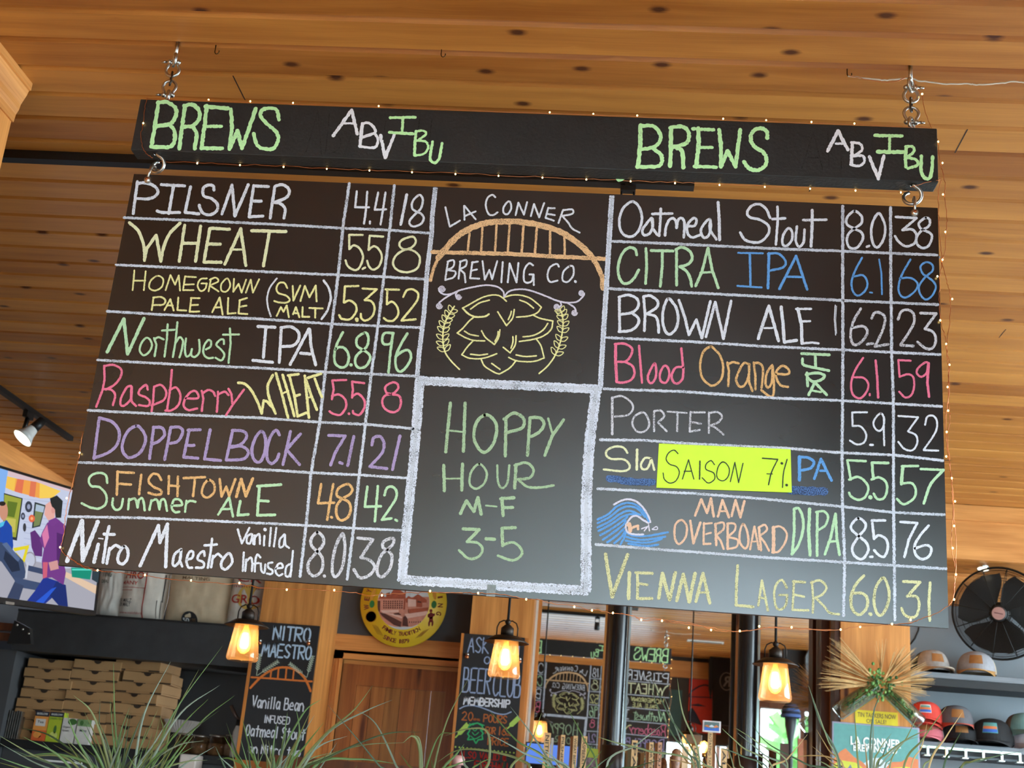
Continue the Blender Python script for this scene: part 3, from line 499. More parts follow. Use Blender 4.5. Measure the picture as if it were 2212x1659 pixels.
   ('K','n',30,"~1155,1300 1070,1450 1040,1590 1060,1690 1110,1710 1190,1650 1230,1560 1180,1500 1050,1520;1228,1705 1293,1695;~1280,1410 1310,1350 1370,1345 1430,1400 1410,1530 1318,1730;1318,1730 1465,1705;~1580,1420 1620,1330 1700,1315 1760,1370 1750,1490 1610,1710;1610,1715 1755,1725;1835,1350 2015,1355 1885,1530;~1885,1530 1970,1560 2010,1640 1980,1740 1900,1755 1800,1680")]),
 ('pink and orange chalk line reading Blood Orange IPA 6.1 59', [('L','p',28,"220,240 220,450 235,690@36;~210,240 320,235 415,290 400,380 340,445 240,450;~330,450 420,500 445,590 400,670 300,700 230,690;500,260 515,450 535,700;~690,470 640,540 605,630 625,700 670,690 705,600 690,470;~800,500 750,590 760,680 820,700 860,620 850,530 800,500;1005,290 1025,500;~1030,515 940,520 890,610 910,690 960,710 1020,650 1030,520"),
   ('L','o',28,"~1355,270 1270,330 1230,480 1250,630 1320,710 1390,735 1480,660 1505,520 1470,380 1400,300 1355,270;1555,460 1575,560 1565,740;~1565,480 1620,455 1690,470;~1820,480 1750,470 1690,570 1660,670 1700,745 1760,730 1810,620 1815,490;1810,600 1815,700 1855,800;1870,460 1890,620 1890,780;~1880,465 1940,470 1980,540 1965,760;~2090,490 2030,580 2010,700 2040,760 2085,690 2095,500;~2095,500 2110,700 2105,840 2060,865 1960,790"),('M','o',27,"~140,460 270,465 285,420 220,370 150,420 140,500 190,590 275,610"),
   ('M','g',32,"430,230 745,245;585,265 590,380;~440,290 445,350 500,375 740,425;490,450 500,600;~480,470 600,450 690,480 650,530 560,550 500,510;510,700 580,560 715,700;540,650 650,670@24"),('M','p',24,"~1130,280 1040,420 995,560 1010,690 1090,740 1160,680 1190,590 1140,510 1020,500;1205,690 1205,705;1272,310 1290,500 1300,730@28;1670,312 1530,305 1545,495;~1545,495 1640,465 1700,500 1710,600 1680,700 1610,730 1540,665;~1870,340 1840,330 1760,390 1740,450 1790,495 1850,450 1870,345;1875,340 1860,560 1880,720@30")]),
 ('thin white chalk line reading PORTER 5.9 32', [('L','n',24,"180,880 180,1100 180,1315@30;~180,880 290,860 390,920 430,1000 370,1085 210,1105;~545,1055 450,1100 420,1190 470,1280 560,1285 620,1210 600,1110 545,1055;680,1040 680,1280;~680,1040 760,1035 800,1100 730,1175;730,1180 830,1280;840,1045 1070,1062@20;960,1065 955,1280;1115,1050 1105,1285 1225,1265;1115,1055 1285,1055;1115,1170 1240,1190;1335,1055 1335,1300;~1335,1065 1430,1050 1490,1100 1450,1170 1350,1215;~1360,1210 1430,1250 1510,1320"),
   ('M','w',22,"1175,898 1005,900 1010,1055;~1010,1055 1100,1060 1165,1150 1140,1240 1060,1265 980,1220;1210,1270 1240,1270@26;~1330,910 1260,980 1250,1050 1300,1110 1350,1080 1370,980 1330,910;1365,950 1365,1120 1370,1275;1530,940 1755,955 1640,1115;~1640,1115 1730,1160 1745,1250 1690,1330 1600,1315 1530,1235;~1835,1040 1860,950 1930,940 1970,1010 1950,1130 1820,1325;1820,1330 1985,1335")]),
 ('green and blue chalk line half covered by the note, 5.5 57', [('N','y',25,"~450,200 400,140 310,130 220,170 210,230 270,270 400,275 470,330 460,390 370,410 180,390;560,165 555,390@30;~720,265 650,260 605,330 620,385 680,375 720,270;725,280 755,395"),('N','B',80,"~240,490 480,525 735,535"),
   ('O','b',32,"405,140 405,405@38;~400,145 500,150 570,200 530,270 420,295;575,390 650,165 770,410;640,300 720,300@26"),('O','B',92,"300,520 690,535"),
   ('O','g',28,"1160,190 950,180 990,400;~970,400 1070,370 1150,420 1190,500 1150,600 1070,630 990,590 970,550;1210,600 1214,604@48;1415,212 1230,208 1245,390@32;~1225,400 1310,375 1390,430 1400,530 1360,615 1290,620 1250,560;1755,245 1570,248;1580,250 1565,450@38;~1565,445 1680,440 1730,520 1700,620 1590,680 1515,620;1785,280 2045,290;~2045,290 1900,450 1820,670@32")]),
 ('chalk line of a blue wave reading MAN OVERBOARD DIPA 8.5 76', [('N','b',24,"~110,960 230,900 330,810 450,770 560,800 640,880 690,980;~110,1000 250,930 350,850 460,810 570,840 650,930;~110,1050 250,980 360,900 470,860 600,910;~120,1090 270,1010 390,930 480,900 560,900;~140,1140 280,1060 390,980 450,930;~170,1190 300,1100 400,1020 430,970;~220,1220 330,1140 410,1060;~300,1230 380,1160 420,1090;~370,1245 410,1170 430,1110;~430,1100 500,1140 640,1150 780,1130 910,1105;~420,1150 520,1180 660,1190 880,1155;~430,1200 560,1220 700,1220 840,1180;~460,1235 600,1255 700,1260 800,1245"),
   ('N','l',22,"~295,790 380,745 470,730 560,760 640,840 690,930 710,990;~690,1000 620,960 560,920 500,930 450,990 430,1050 460,1110 540,1130 630,1130;610,1065 680,1040 640,1090@14;690,1020 700,1090@14;~730,1070 780,1040 790,1070 740,1075@12"),('N','c',28,"470,1010 480,1090@44;450,1020 500,1060;510,1050 570,1030 570,1070"),
   ('N','c',29,"1220,915 1290,730 1355,885 1400,720 1430,925;1480,925 1530,740 1605,935;1515,865 1580,865@22;1635,920 1680,740 1735,935 1780,750;~1065,965 995,1020 985,1140 1010,1220 1050,1235 1110,1160 1125,1040 1065,965@25;1165,975 1200,1230 1280,995;1320,1000 1315,1240 1395,1235@25;1315,1010 1410,1000@22;1345,1125 1400,1110@22;1450,1010 1460,1250;~1450,1010 1540,995 1540,1070 1460,1140@24;1460,1140 1510,1200 1545,1295@25;1590,1010 1590,1295;~1585,1005 1670,1010 1670,1080 1590,1160@24;~1590,1160 1700,1190 1690,1270 1590,1295@24;~1765,1010 1730,1100 1730,1220 1790,1290 1825,1220 1810,1090 1765,1010@25;1845,1300 1895,1040 1945,1300@25;1860,1210 1930,1210@20;1945,1050 1970,1310;~1945,1050 2010,1020 2035,1080 1950,1150@24;1955,1150 2010,1220 2060,1315@25"),('O','c',30,"110,945 110,1225@42;~100,945 190,935 260,1010 240,1120 170,1215 95,1230@24"),
   ('O','g',32,"345,735 345,1000 320,1250;~345,735 400,730 445,850 440,1000 390,1150 320,1250;520,735 510,1000 525,1260@38;610,770 605,1000 605,1265;~595,770 680,760 730,820 700,920 620,975@28;695,1250 760,1060 815,790 830,1060 860,1255;735,1110 830,1100@26"),
   ('O','w',30,"~1075,840 1000,910 1000,970 1080,1045 1160,1110 1190,1190 1150,1280 1090,1305 1020,1250 1010,1160 1080,1045 1150,960 1150,890 1075,840;1210,1280 1235,1278;1380,865 1230,865 1255,1075;~1255,1070 1310,1035 1390,1080 1410,1180 1370,1275 1310,1260 1255,1205;1555,882 1745,895 1650,1080 1600,1280;~1875,925 1790,1020 1720,1140 1725,1250 1800,1305 1880,1270 1905,1190 1850,1145 1720,1185")]),
 ('dull yellow chalk line reading VIENNA LAGER 6.0 31', [('P','v',42,"210,205 290,715 475,210;495,425 485,735;590,430 595,580 590,735 765,735@34;570,425 770,435@34;600,555 710,570@30;845,730 890,435 975,750 1045,425;1060,760 1140,445 1210,775 1280,435;1290,770 1375,435 1455,790@38;1320,665 1440,660@26;1790,340 1775,560 1770,815 1975,835@34;2035,820 2078,520 2150,880@28;2045,720 2130,740@24"),
   ('Q','v',26,"~315,580 260,490 200,530 170,640 190,790 240,825 300,780 320,660;320,660 230,660;395,500 380,830 560,835;385,505 520,515@30;395,655 510,680;600,510 615,700 610,860;~590,520 690,495 765,570 720,650 640,690;~640,690 730,780 800,860 910,880"),
   ('Q','v',33,"~1190,440 1100,540 1045,680 1060,820 1140,885 1220,810 1230,700 1170,640 1070,640;1262,875 1268,880@44;~1405,465 1330,570 1305,720 1330,850 1385,890 1450,800 1480,660 1450,520 1405,465;1640,505 1830,515 1685,675;~1685,670 1790,680 1820,770 1790,890 1720,915 1650,880 1620,810@30;1945,520 1930,740 1940,950")]),
]
BACK = []
def col_of(p):      # which column of the menu a mark stands in
    v1 = lambda y: 754.4 + (y - 396) * (648 - 754.4) / 849; v2 = lambda y: 852 + (y - 401) * (750 - 852) / 850
    if p.x < 930: return 0 if p.x < v1(p.y) else (1 if p.x < v2(p.y) else 2)
    if p.x > 1290: return 0 if p.x < 1821 else (1 if p.x < 1928 else 2)
    return 0
NAMES = ('name_lettering', 'strength_number', 'bitterness_number')
for lab, ents in ROWS:
    mbs3 = (MB(), MB(), MB()); mb = mbs3[0]
    for c_, k_, w_, d_ in ents:
        ox, oy, s = CR[c_]; two = 'centre' if ('LA CONNER' in lab or 'hop' in lab or 'HOPPY' in lab) else ''
        for st in d_.split(';'):
            q = [[float(v) for v in t.split(',')] for t in st.strip().lstrip('~').split('@')[0].split()]
            m_ = Vector((ox + sum(v[0] for v in q) / len(q) / s, oy + sum(v[1] for v in q) / len(q) / s))
            draw(mbs3[0 if two else col_of(m_)], c_, k_, w_, st, YB)
    if 'hop cone' in lab:
        ox, oy, s = CR['H']
        for cx, cy, r in ((275, 118, 38), (245, 305, 36), (455, 208, 33), (1522, 315, 36), (1790, 165, 34), (1713, 380, 34)):
            mb.stroke([Vector((ox + (cx + r * (1 - k / 40) * math.cos(k * 0.5)) / s, oy + (cy + r * (1 - k / 40) * math.sin(k * 0.5)) / s)) for k in range(36)], 9 / s, CK['l'], lambda p, l: onY(p.x, p.y, YB - l), 0.0009)
        for pth, n in (([(310, 810), (285, 680), (295, 530), (340, 420), (410, 310)], 8), ([(1500, 850), (1560, 700), (1590, 520), (1580, 400), (1560, 350)], 8)):
            Q = spline(pth, 10); L_ = len(Q)
            for k in range(n):
                i = int((k + 0.3) / n * (L_ - 2)); p = Q[i]; d = (Q[i + 1] - p).normalized(); nn = Vector((-d.y, d.x))
                for sd in (1, -1):
                    ax_ = (d * 0.62 + nn * sd * 0.78).normalized(); bx_ = Vector((-ax_.y, ax_.x)); le = 92 - 3 * k
                    lp = [p + ax_ * le * u + bx_ * w for u, w in ((0, 0), (0.35, 22), (0.75, 16), (1, 0), (0.75, -14), (0.35, -20), (0, 0))]
                    mb.stroke(spline([Vector((ox + q.x / s, oy + q.y / s)) for q in lp], 4), 10 / s, CK['yy'], lambda q, l: onY(q.x, q.y, YB - l), 0.0010)
    for m3, nm3 in zip(mbs3, NAMES):
        if m3.v: BACK.append(m3.build(('chalk_drawing' if 'hop cone' in lab else 'notice_lettering') if ('LA CONNER' in lab or 'hop' in lab or 'HOPPY' in lab) else nm3, board, label=lab if m3 is mb else None))
# ruled grid
GRID = [(5.6, "267.8,470.3 426,476.6 600,484.8 741,493 840,497 930,504;250.6,572 417,579.7 560,586.4 728,593.8 827.6,598 922,603;231.4,672.5 340.8,679 560,688.8 715,699.7 816.6,704 911,707.8;210.6,777.8 377,786.8 560,795 700.8,803.7 804,808 900,812.7;189.8,886.3 340.8,894 560,902.6 690,912 791,916.7 892.5,925.7;169.2,998.9 325,1004 519.6,1011 671,1021 777,1026 881,1032.8;147.7,1115.7 304.4,1118.8 519.6,1128 660,1134.8 764,1141 870.5,1145.6"),
 (5.8, "1322,521 1471.8,527.4 1660,536.5 1818.5,542.5 2024,551;1317,623.6 1471.8,631.3 1640,640 1820,648.8 2026,658;1308,729 1507,738.9 1650,748 1821,756 2031,766;1304.5,840 1470.8,845.6 1678.8,860 1815,865 1931,872 2034,878;1296.6,949.9 1390,951 1516.8,960 1690,967.5 1817,978 1931,982.8 2037,995;1291,1055.8 1497.8,1066 1650,1077.7 1817,1094 1931,1107 2040,1112;1287,1176 1422,1186.8 1650,1204 1821,1214.4 2044,1228.7"),
 (6.5, "754.4,396.5 740.8,490 731,589.7 717,699.7 702.6,802.7 691,911 672,1022 661,1137 648,1245;852,401 842,493.8 829.4,597 816.6,703 802,808 789.4,915 776,1026 764,1139 750,1251;1820.4,445.5 1820.4,543.4 1820.4,647.8 1820.9,754 1820,872 1819,979 1820,1091 1824.7,1212.5 1822,1330;1923.8,448.5 1923.8,545 1926,758 1930,872 1930,984.7 1930,1100.5 1932,1222 1933,1339")]
mb = MB()
for w, d in GRID:
    draw(mb, 'X', 'g1', w, d, YB, 0.16)
    draw(mb, 'X', 'g2', w * 0.45, d, YB, 0.3)
BACK.append(mb.build('chalk_grid', board, label='white chalk ruled rows and columns'))
mb = MB()
for off in (-0.32, 0.0, 0.32):
    for w, d, ox, oy in ((10, "940.6,406 933.4,468.5 932.5,504.7 923.5,577 916,676 905,766.6 901,815", 1, 0), (11, "1321.7,424 1315.8,519.4 1309.8,620 1299.8,779 1297,836", 1, 0), (21, "907,818 896,964.6 882,1109 868,1253", 1, 0), (23, "1288,838 1272.4,964.7 1266.6,1080 1266,1276", 1, 0), (19, "906,822 1297,841", 0, 1), (21, "868,1252.5 1268,1276", 0, 1)):
        for st in d.split(';'):
            pts = [Vector([float(q) for q in t.split(',')]) + Vector((ox, oy)) * off * w for t in st.split()]
            LIFT[0] = (LIFT[0] + 0.00002) % 0.0006
            mb.stroke(pts, w * 0.36, CK['g2' if off else 'g1'], lambda p, l: onY(p.x, p.y, YB - l), 0.0009 + LIFT[0], 0.2)
BACK.append(mb.build('chalk_frame_lines', board, label='broad white chalk frame around the centre notices'))
# the back of the board carries the same menu
for src in BACK:
    c = src.copy(); COL.objects.link(c); c.parent = board; c.rotation_euler = (0, 0, math.pi)
# clear tape tab on the lower edge
tp = MB(); p = onY(1061, 1268, YB); tp.box(p.x - 0.011, p.x + 0.013, YB - 0.0022, YB - 0.0014, BZ0 - 0.002, BZ0 + 0.03, mat('clear_tape', (110, 110, 112), 0.2, var=0.3, vs=80)); tp.build('tape_tab', board)
# neon note
N0 = [onY(x, y, YB - 0.004) for x, y in ((1423.4, 958), (1707.9, 970.4), (1710.4, 1064), (1418, 1053.5))]
note = thing('paper_note', 'bright lime green paper note reading SAISON 7% taped on the menu board', 'note', N0[3])
MB().prism(N0, (0, 0.0006, 0), mat('lime_paper', (204, 246, 60), 0.75, var=0.02)).build('paper', note)
mb = MB()
for e in (('N','k',12,"~1025,210 980,170 920,200 890,270 930,330 1010,360 1040,430 1000,520 930,545 870,500 855,430;1075,500 1145,280 1205,500;1095,410 1170,410;1275,295 1270,500@16;~1440,335 1400,290 1345,330 1345,390 1430,430 1440,500 1370,545 1300,485;~1520,310 1475,380 1470,480 1530,520 1590,480 1610,390 1570,320 1520,310;1620,530 1672,310 1715,540 1765,320;1985,262 2160,275@14;~2160,275 2090,420 2055,565@14;2035,440 2100,442@10"), ('O','k',13,"203,215 206,217@30;~265,170 225,320 212,490;258,462 261,464@30")):
    draw(mb, *e, YB - 0.0048)
mb.build('lettering', note)
# beam
BT, BBm = 3.574, 3.392
beam = thing('header_beam', 'long black painted timber beam chalked BREWS and ABV IBU above the menu board', 'beam', ((BX0 + BX1) / 2, YB + 0.03, BBm))
bl, br = onY(303, 215, YB).x, onY(2026, 340, YB).x
MB().box(bl, br, YB, YB + 0.062, BBm, BT, BEAMM, 0.003).build('timber', beam)
mbs = []
for lab, ents in (('light green chalk word BREWS with white ABV and green IBU over the first columns', [('R','G',54,"330,130 285,440 235,735;~320,140 450,130 560,210 570,310 500,420 300,460;~490,440 550,530 540,680 460,745 230,740;690,190 650,480 615,765;~680,180 800,165 890,260 880,370 800,450 650,470;~800,470 850,560 825,765;990,180 960,450 915,760 1200,760;970,190 1280,215;960,460 1190,460@44;1320,230 1335,480 1300,770 1410,520 1470,760 1660,220;~1975,370 1945,240 1850,210 1750,240 1730,330 1830,440 1940,540 1965,650 1900,760 1790,770 1680,720 1630,560@50"),
    ('S','f',16,"130,660 290,120 330,690;190,480 320,485;440,160 390,680;~440,400 560,460 590,560 520,660 400,690;740,400 640,700;1190,240 1150,500;1640,220 1620,360;1800,230 1760,560"),
    ('S','W',44,"490,450 735,110 810,425;600,285 770,285@28;875,290 845,590;~875,290 960,280 1030,340 1040,410 880,470@36;~1040,420 1085,490 1060,590 990,610 840,590@36;1120,445 1180,740 1300,440"),('S','G',38,"1245,210 1580,205;1415,220 1405,410;1235,405 1550,425;1590,390 1575,550 1570,710;~1590,390 1690,385 1720,430 1600,520@30;~1600,510 1720,530 1750,610 1690,690 1570,715@30;~1810,530 1785,680 1780,770 1840,810 1900,740 1935,550")]),
   ('light green chalk word BREWS with white ABV and green IBU over the last columns', [('T','G',57,"270,250 265,520 235,800;~280,255 440,265 530,370 520,470 440,540 290,570@50;~440,560 540,640 550,740 480,795 220,800@50;675,280 670,550 660,790;~660,285 800,265 890,310 910,400 870,490 690,540@50;~740,540 820,600 835,810;1035,290 1040,500 1010,800;960,295 1240,310@44;1040,545 1220,545@40;980,795 1275,805@44;1310,310 1335,500 1335,800 1425,590 1530,800 1590,310@52;~1950,420 1940,330 1860,290 1760,330 1730,430 1780,530 1890,600 1940,690 1920,790 1820,845 1710,820 1640,735@52"),
    ('U','f',16,"250,680 400,210 520,690;330,540 480,545;590,220 600,680;760,420 760,690"),
    ('U','W',44,"585,455 720,195 845,440;690,360 790,360@28;905,350 890,630;~890,345 1000,360 1030,440 920,520@34;~920,520 1040,520 1055,600 980,650 880,630@34;1125,530 1240,815 1310,520"),('U','G',44,"1195,255 1545,260;1385,280 1385,460@36;1230,465 1570,470@50;1600,410 1590,560 1595,660;~1590,400 1680,400 1700,460 1610,540@36;~1610,540 1730,570 1740,640 1620,680@36;~1795,520 1795,720 1850,810 1910,790 1935,650 1940,530")])):
    mb = MB()
    for e in ents: draw(mb, *e, YB, 0.14)
    o = mb.build('chalk_lettering', beam, label=lab); mbs.append(o)
for src in mbs:
    c = src.copy(); COL.objects.link(c); c.parent = beam; c.rotation_euler = (0, 0, math.pi); c.location.y = 0.002
# hanging hardware
def ring(c, r, t, m, ax, mb, a0=0.0, a1=2 * math.pi, n=22, up=Vector((0, 0, 1))):
    ax = Vector(ax).normalized(); u = up - ax * up.dot(ax); u.normalize(); w = ax.cross(u); c = Vector(c)
    full = abs(a1 - a0 - 2 * math.pi) < 1e-6
    pts = [c + (u * math.cos(a0 + (a1 - a0) * k / n) + w * math.sin(a0 + (a1 - a0) * k / n)) * r for k in range(n if full else n + 1)]
    return mb.tube(pts, t, m, 8, closed=full)
def hanger(x, y, side, label):
    h = thing('chain_hanger', label, 'chain', (x, y, BT), 'chains holding up the beam')
    zt = ZC; L_ = zt - BT; ax = Vector((0.86, 0.5 * side, 0))
    z1 = zt - L_ * 0.27
    mb = MB().tube([(x, y, zt + 0.01), (x, y, z1 + 0.02)], 0.0062, STEEL); ring((x, y, z1), 0.020, 0.0055, STEEL, ax, mb); mb.build('eye_bolt', h)
    def shackle(zp, down):
        s = -1 if down else 1; mb = MB(); r = 0.019
        pts = [(x - 0.015, y, zp)] + [(x + 0.021 * math.sin(t) * (1 if True else 1), y, zp + s * (0.030 - 0.021 * math.cos(t))) for t in [(-2.3 + 4.6 * k / 14) + 0 for k in range(15)]]
        pts = [(x - 0.014, y, zp), (x - 0.014, y, zp + s * 0.010)] + [(x + 0.022 * math.cos(math.pi * 1.12 - math.pi * 1.24 * k / 12), y, zp + s * (0.030 + 0.022 * math.sin(math.pi * 1.12 - math.pi * 1.24 * k / 12))) for k in range(13)] + [(x + 0.014, y, zp + s * 0.010), (x + 0.014, y, zp)]
        mb.tube(pts, 0.0048, STEEL); o = mb.build('shackle', h)
        d = -side
        MB().tube([(x - 0.022 * d, y, zp), (x + 0.028 * d, y, zp)], 0.0038, STEEL).ball((x - 0.014, y, zp), 0.0085, STEEL, 8).ball((x + 0.014, y, zp), 0.0085, STEEL, 8).tube([(x + 0.028 * d, y, zp), (x + 0.040 * d, y, zp)], [0.005, 0.003], STEEL).build('shackle_pin', o)
    shackle(z1 - 0.008, True)
    zb = BT + 0.028
    shackle(zb + 0.008, False)
    za, zz = z1 - 0.052, zb + 0.052; mb = MB(); hw = 0.0075
    ya = ax.cross(Vector((0, 0, 1)))
    pts = [Vector((x, y, za - 0.004)) + ya * (-hw)] + [Vector((x, y, (za if t < math.pi else zz) )) + ya * (-hw * math.cos(t)) + Vector((0, 0, hw * math.sin(t))) for t in [math.pi * k / 6 for k in range(13)]]
    mb.tube(pts, 0.0032, mat('dark_chain_steel', (92, 88, 84), 0.35, metal=1.0), 7, closed=True); mb.build('chain_link', h)
    mb = MB(); ring((x, y, zb), 0.020, 0.0058, STEEL, ax, mb); mb.tube([(x, y, zb - 0.018), (x, y, BT - 0.01)], 0.0062, STEEL); mb.build('eye_bolt', h)
pl = onY(366, 190, YB + 0.03); pr_ = onY(1968, 240, YB + 0.03)
hanger(onY(360, 205, YB + 0.03).x + 0.004, YB + 0.031, 1, 'steel eye bolts, shackles and chain link above the first BREWS heading')
hanger(onY(1969, 262, YB + 0.03).x, YB + 0.031, -1, 'steel eye bolts, shackles and chain link above the last IBU heading, wire looped through')
def lower(xp, yp, side, label):
    p = onY(xp, yp, YB + 0.012); x, y = p.x, YB + 0.02
    h = thing('eye_hook', label, 'hook', (x, y, BZ1), 'eye hooks between the beam and the board')
    zc = (BBm + BZ1) / 2 + 0.012
    mb = MB(); rr = 0.024
    pts = [(x, y, BBm + 0.012), (x, y, zc + rr + 0.004)] + [(x + rr * math.sin(t), y + 0.002 * k, zc + rr * math.cos(t)) for k, t in enumerate([0.25 + (2 * math.pi - 0.5) * k / 20 for k in range(21)])]
    mb.tube(pts, 0.0055, STEEL).lathe([(0.011, 0), (0.011, 0.003), (0.006, 0.003)], (x, y, BBm - 0.003), STEEL, 14); mb.build('eye_bolt', h)
    mb = MB(); yl = YB - 0.004; zr = zc - rr
    mb.tube([(x, y + 0.012, zr + 0.004), (x, y + 0.002, zr + 0.011), (x - 0.002, y - 0.012, zr + 0.006), (x - 0.003, yl, zr - 0.012), (x - 0.005, yl - 0.002, BZ1 - 0.016)], 0.0042, STEEL)
    mb.lathe([(0.0, -0.010), (0.006, -0.010), (0.011, -0.006), (0.012, 0.004)], (x - 0.005, YB - 0.001, BZ1 - 0.02), STEEL, 14, axis=(0, 1, 0)); mb.lathe([(0.0, -0.0125), (0.0045, -0.0125), (0.0045, -0.009)], (x - 0.005, YB - 0.001, BZ1 - 0.02), mat('copper_screw', (196, 120, 84), 0.3, metal=1.0), 10, axis=(0, 1, 0)); mb.build('screw_eye', h)
lower(334, 352, 1, 'steel eye hook joining beam and board above PILSNER')
lower(1976, 428, -1, 'steel eye hook joining beam and board above the 38')
# copper fairy lights
COPPER = mat('copper_wire', (206, 128, 84), 0.35, metal=1.0, var=0.1)
LED = mat('warm_led', (255, 226, 150), 0.3, var=0, emit=6.0, ecol=(255, 214, 130)); LEDB = mat('led_bead_glass', (255, 240, 205), 0.2, var=0)
def fairy(name, label, wires, bulbs):
    f = thing(name, label, 'string lights', wires[0][0])
    for w in wires: MB().tube(w, 0.0010, COPPER, 5).build('wire', f)
    for p in bulbs:
        MB().ball(p, 0.0025, LED, 6, (1, 1, 1.25)).build('bulb', f)
def px3(s, Y, jit=0.0):
    out = []
    for t in s.split():
        x, y = [float(q) for q in t.split(',')]; out.append(onY(x, y, Y + random.uniform(-jit, jit)))
    return out
def wig(P, a=0.0016):
    Q = spline(P, 6); return [q + Vector((random.uniform(-a, a), random.uniform(-a, a), random.uniform(-a, a))) for q in Q]
ztop = lambda s: [Vector((onY(float(t.split(',')[0]), float(t.split(',')[1]), YB).x, YB + 0.002, BT + 0.003)) for t in s.split()]
zbot = lambda s: [Vector((onY(float(t.split(',')[0]), float(t.split(',')[1]), YB + 0.066).x, YB + 0.066, BBm - 0.001)) for t in s.split()]
tb = "450,216 540,220 632,226 817,235 1187,248 1281,254 1376,258 1562,265 1655,269 1753,273 1846,274"
bb = "426,353 518,359 612,364 705,371 797,376 889,380 983,384 1076,388 1171,393 1266,396 1362,396 1458,398 1554,408 1652,410 1750,407 1848,408 1946,413"
fairy('fairy_lights', 'thin copper wire of tiny warm lights wound around the black beam', [wig(ztop("318,210 " + tb + " 1918,278 2010,281")), wig(px3("318,211 312,240 310,262 305,290 308,318 318,333 330,341", YB - 0.004)), wig(zbot("340,346 " + bb + " 1968,414"), 0.0022), wig(px3("1966,405 1990,397 2022,390 2034,386", YB + 0.0))],
      [v + Vector((0, 0, 0.004)) for v in ztop(tb)] + [v + Vector((0, 0, -0.002)) for v in zbot(bb)] + px3("309.5,266", YB - 0.006))
wa = "2026,300 2030,345 2034,362 2042,400 2040,424 2046,470 2043,505 2041,545 2035,565 2042,597 2050,625 2053,650 2052,690 2046,735 2046,760 2050,788 2048,836 2050,880 2052,905 2047,935 2050,985 2052,1010 2056,1040 2060,1090 2056,1140 2055,1170 2060,1210 2066,1235 2062,1265 2058,1290"
wb = "2033,388 2027,420 2028,470 2031,520 2035,560 2030,598 2029,640 2032,690 2042,730 2045,770 2049,800 2050,850 2043,900 2044,950 2049,985 2055,1030 2058,1080 2062,1140 2066,1190 2063,1240 2060,1280 2055,1300 2030,1322 1990,1337 1970,1344 1927,1349 1859,1352 1818,1360 1780,1362 1740,1358 1710,1356 1660,1355 1645,1358 1598,1364 1570,1362 1530,1355 1490,1349 1445,1344 1430,1340 1385,1339 1365,1330 1325,1325 1290,1318 1275,1318 1240,1308 1190,1303 1165,1296 1136,1294 1090,1284 1032,1281 1000,1281 950,1280"
wb2 = "1800,1361 1740,1360 1710,1358 1660,1356 1620,1362 1575,1364 1540,1360 1500,1347 1460,1343 1420,1336 1380,1334 1340,1324"
wc = "178,935 172,978 168,1000 150,1070 142,1110 137,1160 131,1185 150,1205 180,1222 210,1232 250,1236 313,1243 360,1250 413,1255 470,1260 517,1262 570,1270 620,1272 670,1273 722,1277 770,1281 800,1287 825,1284 880,1281 929,1280 1000,1281"
fb = "2026.7,306 2036,352 2037,420 2042,501 2036,561 2025,597 2057,646 2031,692 2044,743 2051,788 2047,836 2048,887 2045,933 2044,986 2056,1033 2063,1083 2061,1136 2058,1184 2065,1241 2061,1295 1967,1339 1927,1348 1858,1354 1816,1360 1710,1355 1640,1353 1598,1363 1536,1361 1488,1356 1430,1341 1385,1339 1324,1324 1278.7,1318.6 1240.6,1311 1136.7,1294.6 1032.8,1281 929,1276.7 825,1286 722,1274.7 619.5,1273.8 517,1259.4 412.8,1253.6 313,1242 210.7,1232 130,1182 144,1076 172,978"
Yf = YB - 0.005
fairy('fairy_lights', 'copper wire of tiny warm lights hung along the side and lower menu board edges', [wig(px3(wa, Yf, 0.003)), wig(px3(wb, Yf, 0.003)), wig(px3(wb2, Yf - 0.002, 0.002)), wig(px3(wc, Yf, 0.003)), wig(px3("150,1203 178,1224 208,1234", Yf - 0.003, 0.002))], px3(fb, Yf - 0.003))
# clear lead wire and ceiling hooks
CLEAR = mat('clear_flex', (214, 206, 190), 0.25, var=0.1)
Yh = onZ(1831, 148, ZC).y
lead = MB().tube(wig(px3("1832,164 1870,169 1905,173 1938,171 1962,169 1990,175 2045,181 2090,181 2110,183 2150,181 2190,176 2215,178 2260,180", Yh), 0.001), 0.0026, CLEAR, 6).tube(wig(px3("1835,164 1880,173 1910,178 1935,176 1955,168", Yh - 0.004), 0.001), 0.0014, COPPER, 5)
tag(lead.build('lead_wire', at=onY(1900, 172, Yh)), 'clear twisted lead wire running along the pine ceiling from hook past the chain', 'wire')
mb = MB().tube(wig(px3("1974,174 1980,190 1991,203 1996,232 2006,262 2014,281", YB + 0.02), 0.0008), 0.0009, COPPER, 5)
for p in px3("1992,203", YB + 0.018): mb.ball(p, 0.0032, LED, 6)
tag(mb.build('fairy_light_tail', at=onY(1990, 200, YB)), 'single copper fairy light tail slanting from the chain to the beam end', 'string lights')
HOOKM = mat('dark_brass_hook', (88, 68, 44), 0.35, metal=1.0)
def chook(px_, py_, label):
    p = onZ(px_, py_, ZC); x, y, z = p
    mb = MB().tube([(x, y, z + 0.006), (x, y, z - 0.018)] + [(x + 0.007 - 0.007 * math.cos(t), y - 0.0, z - 0.018 - 0.009 * math.sin(t)) for t in [math.pi * k / 8 for k in range(1, 10)]], 0.0017, HOOKM, 6)
    tag(mb.build('ceiling_hook', at=(x, y, z)), label, 'hook', 'small hooks in the ceiling')
chook(466, 101, 'small brass cup hook in the pine ceiling, bare, beside the first chain')
chook(1830, 149, 'small dark cup hook in the pine ceiling holding the end of the lead wire')
chook(954, 107, 'tiny screw hook alone in the pine ceiling above the beam')
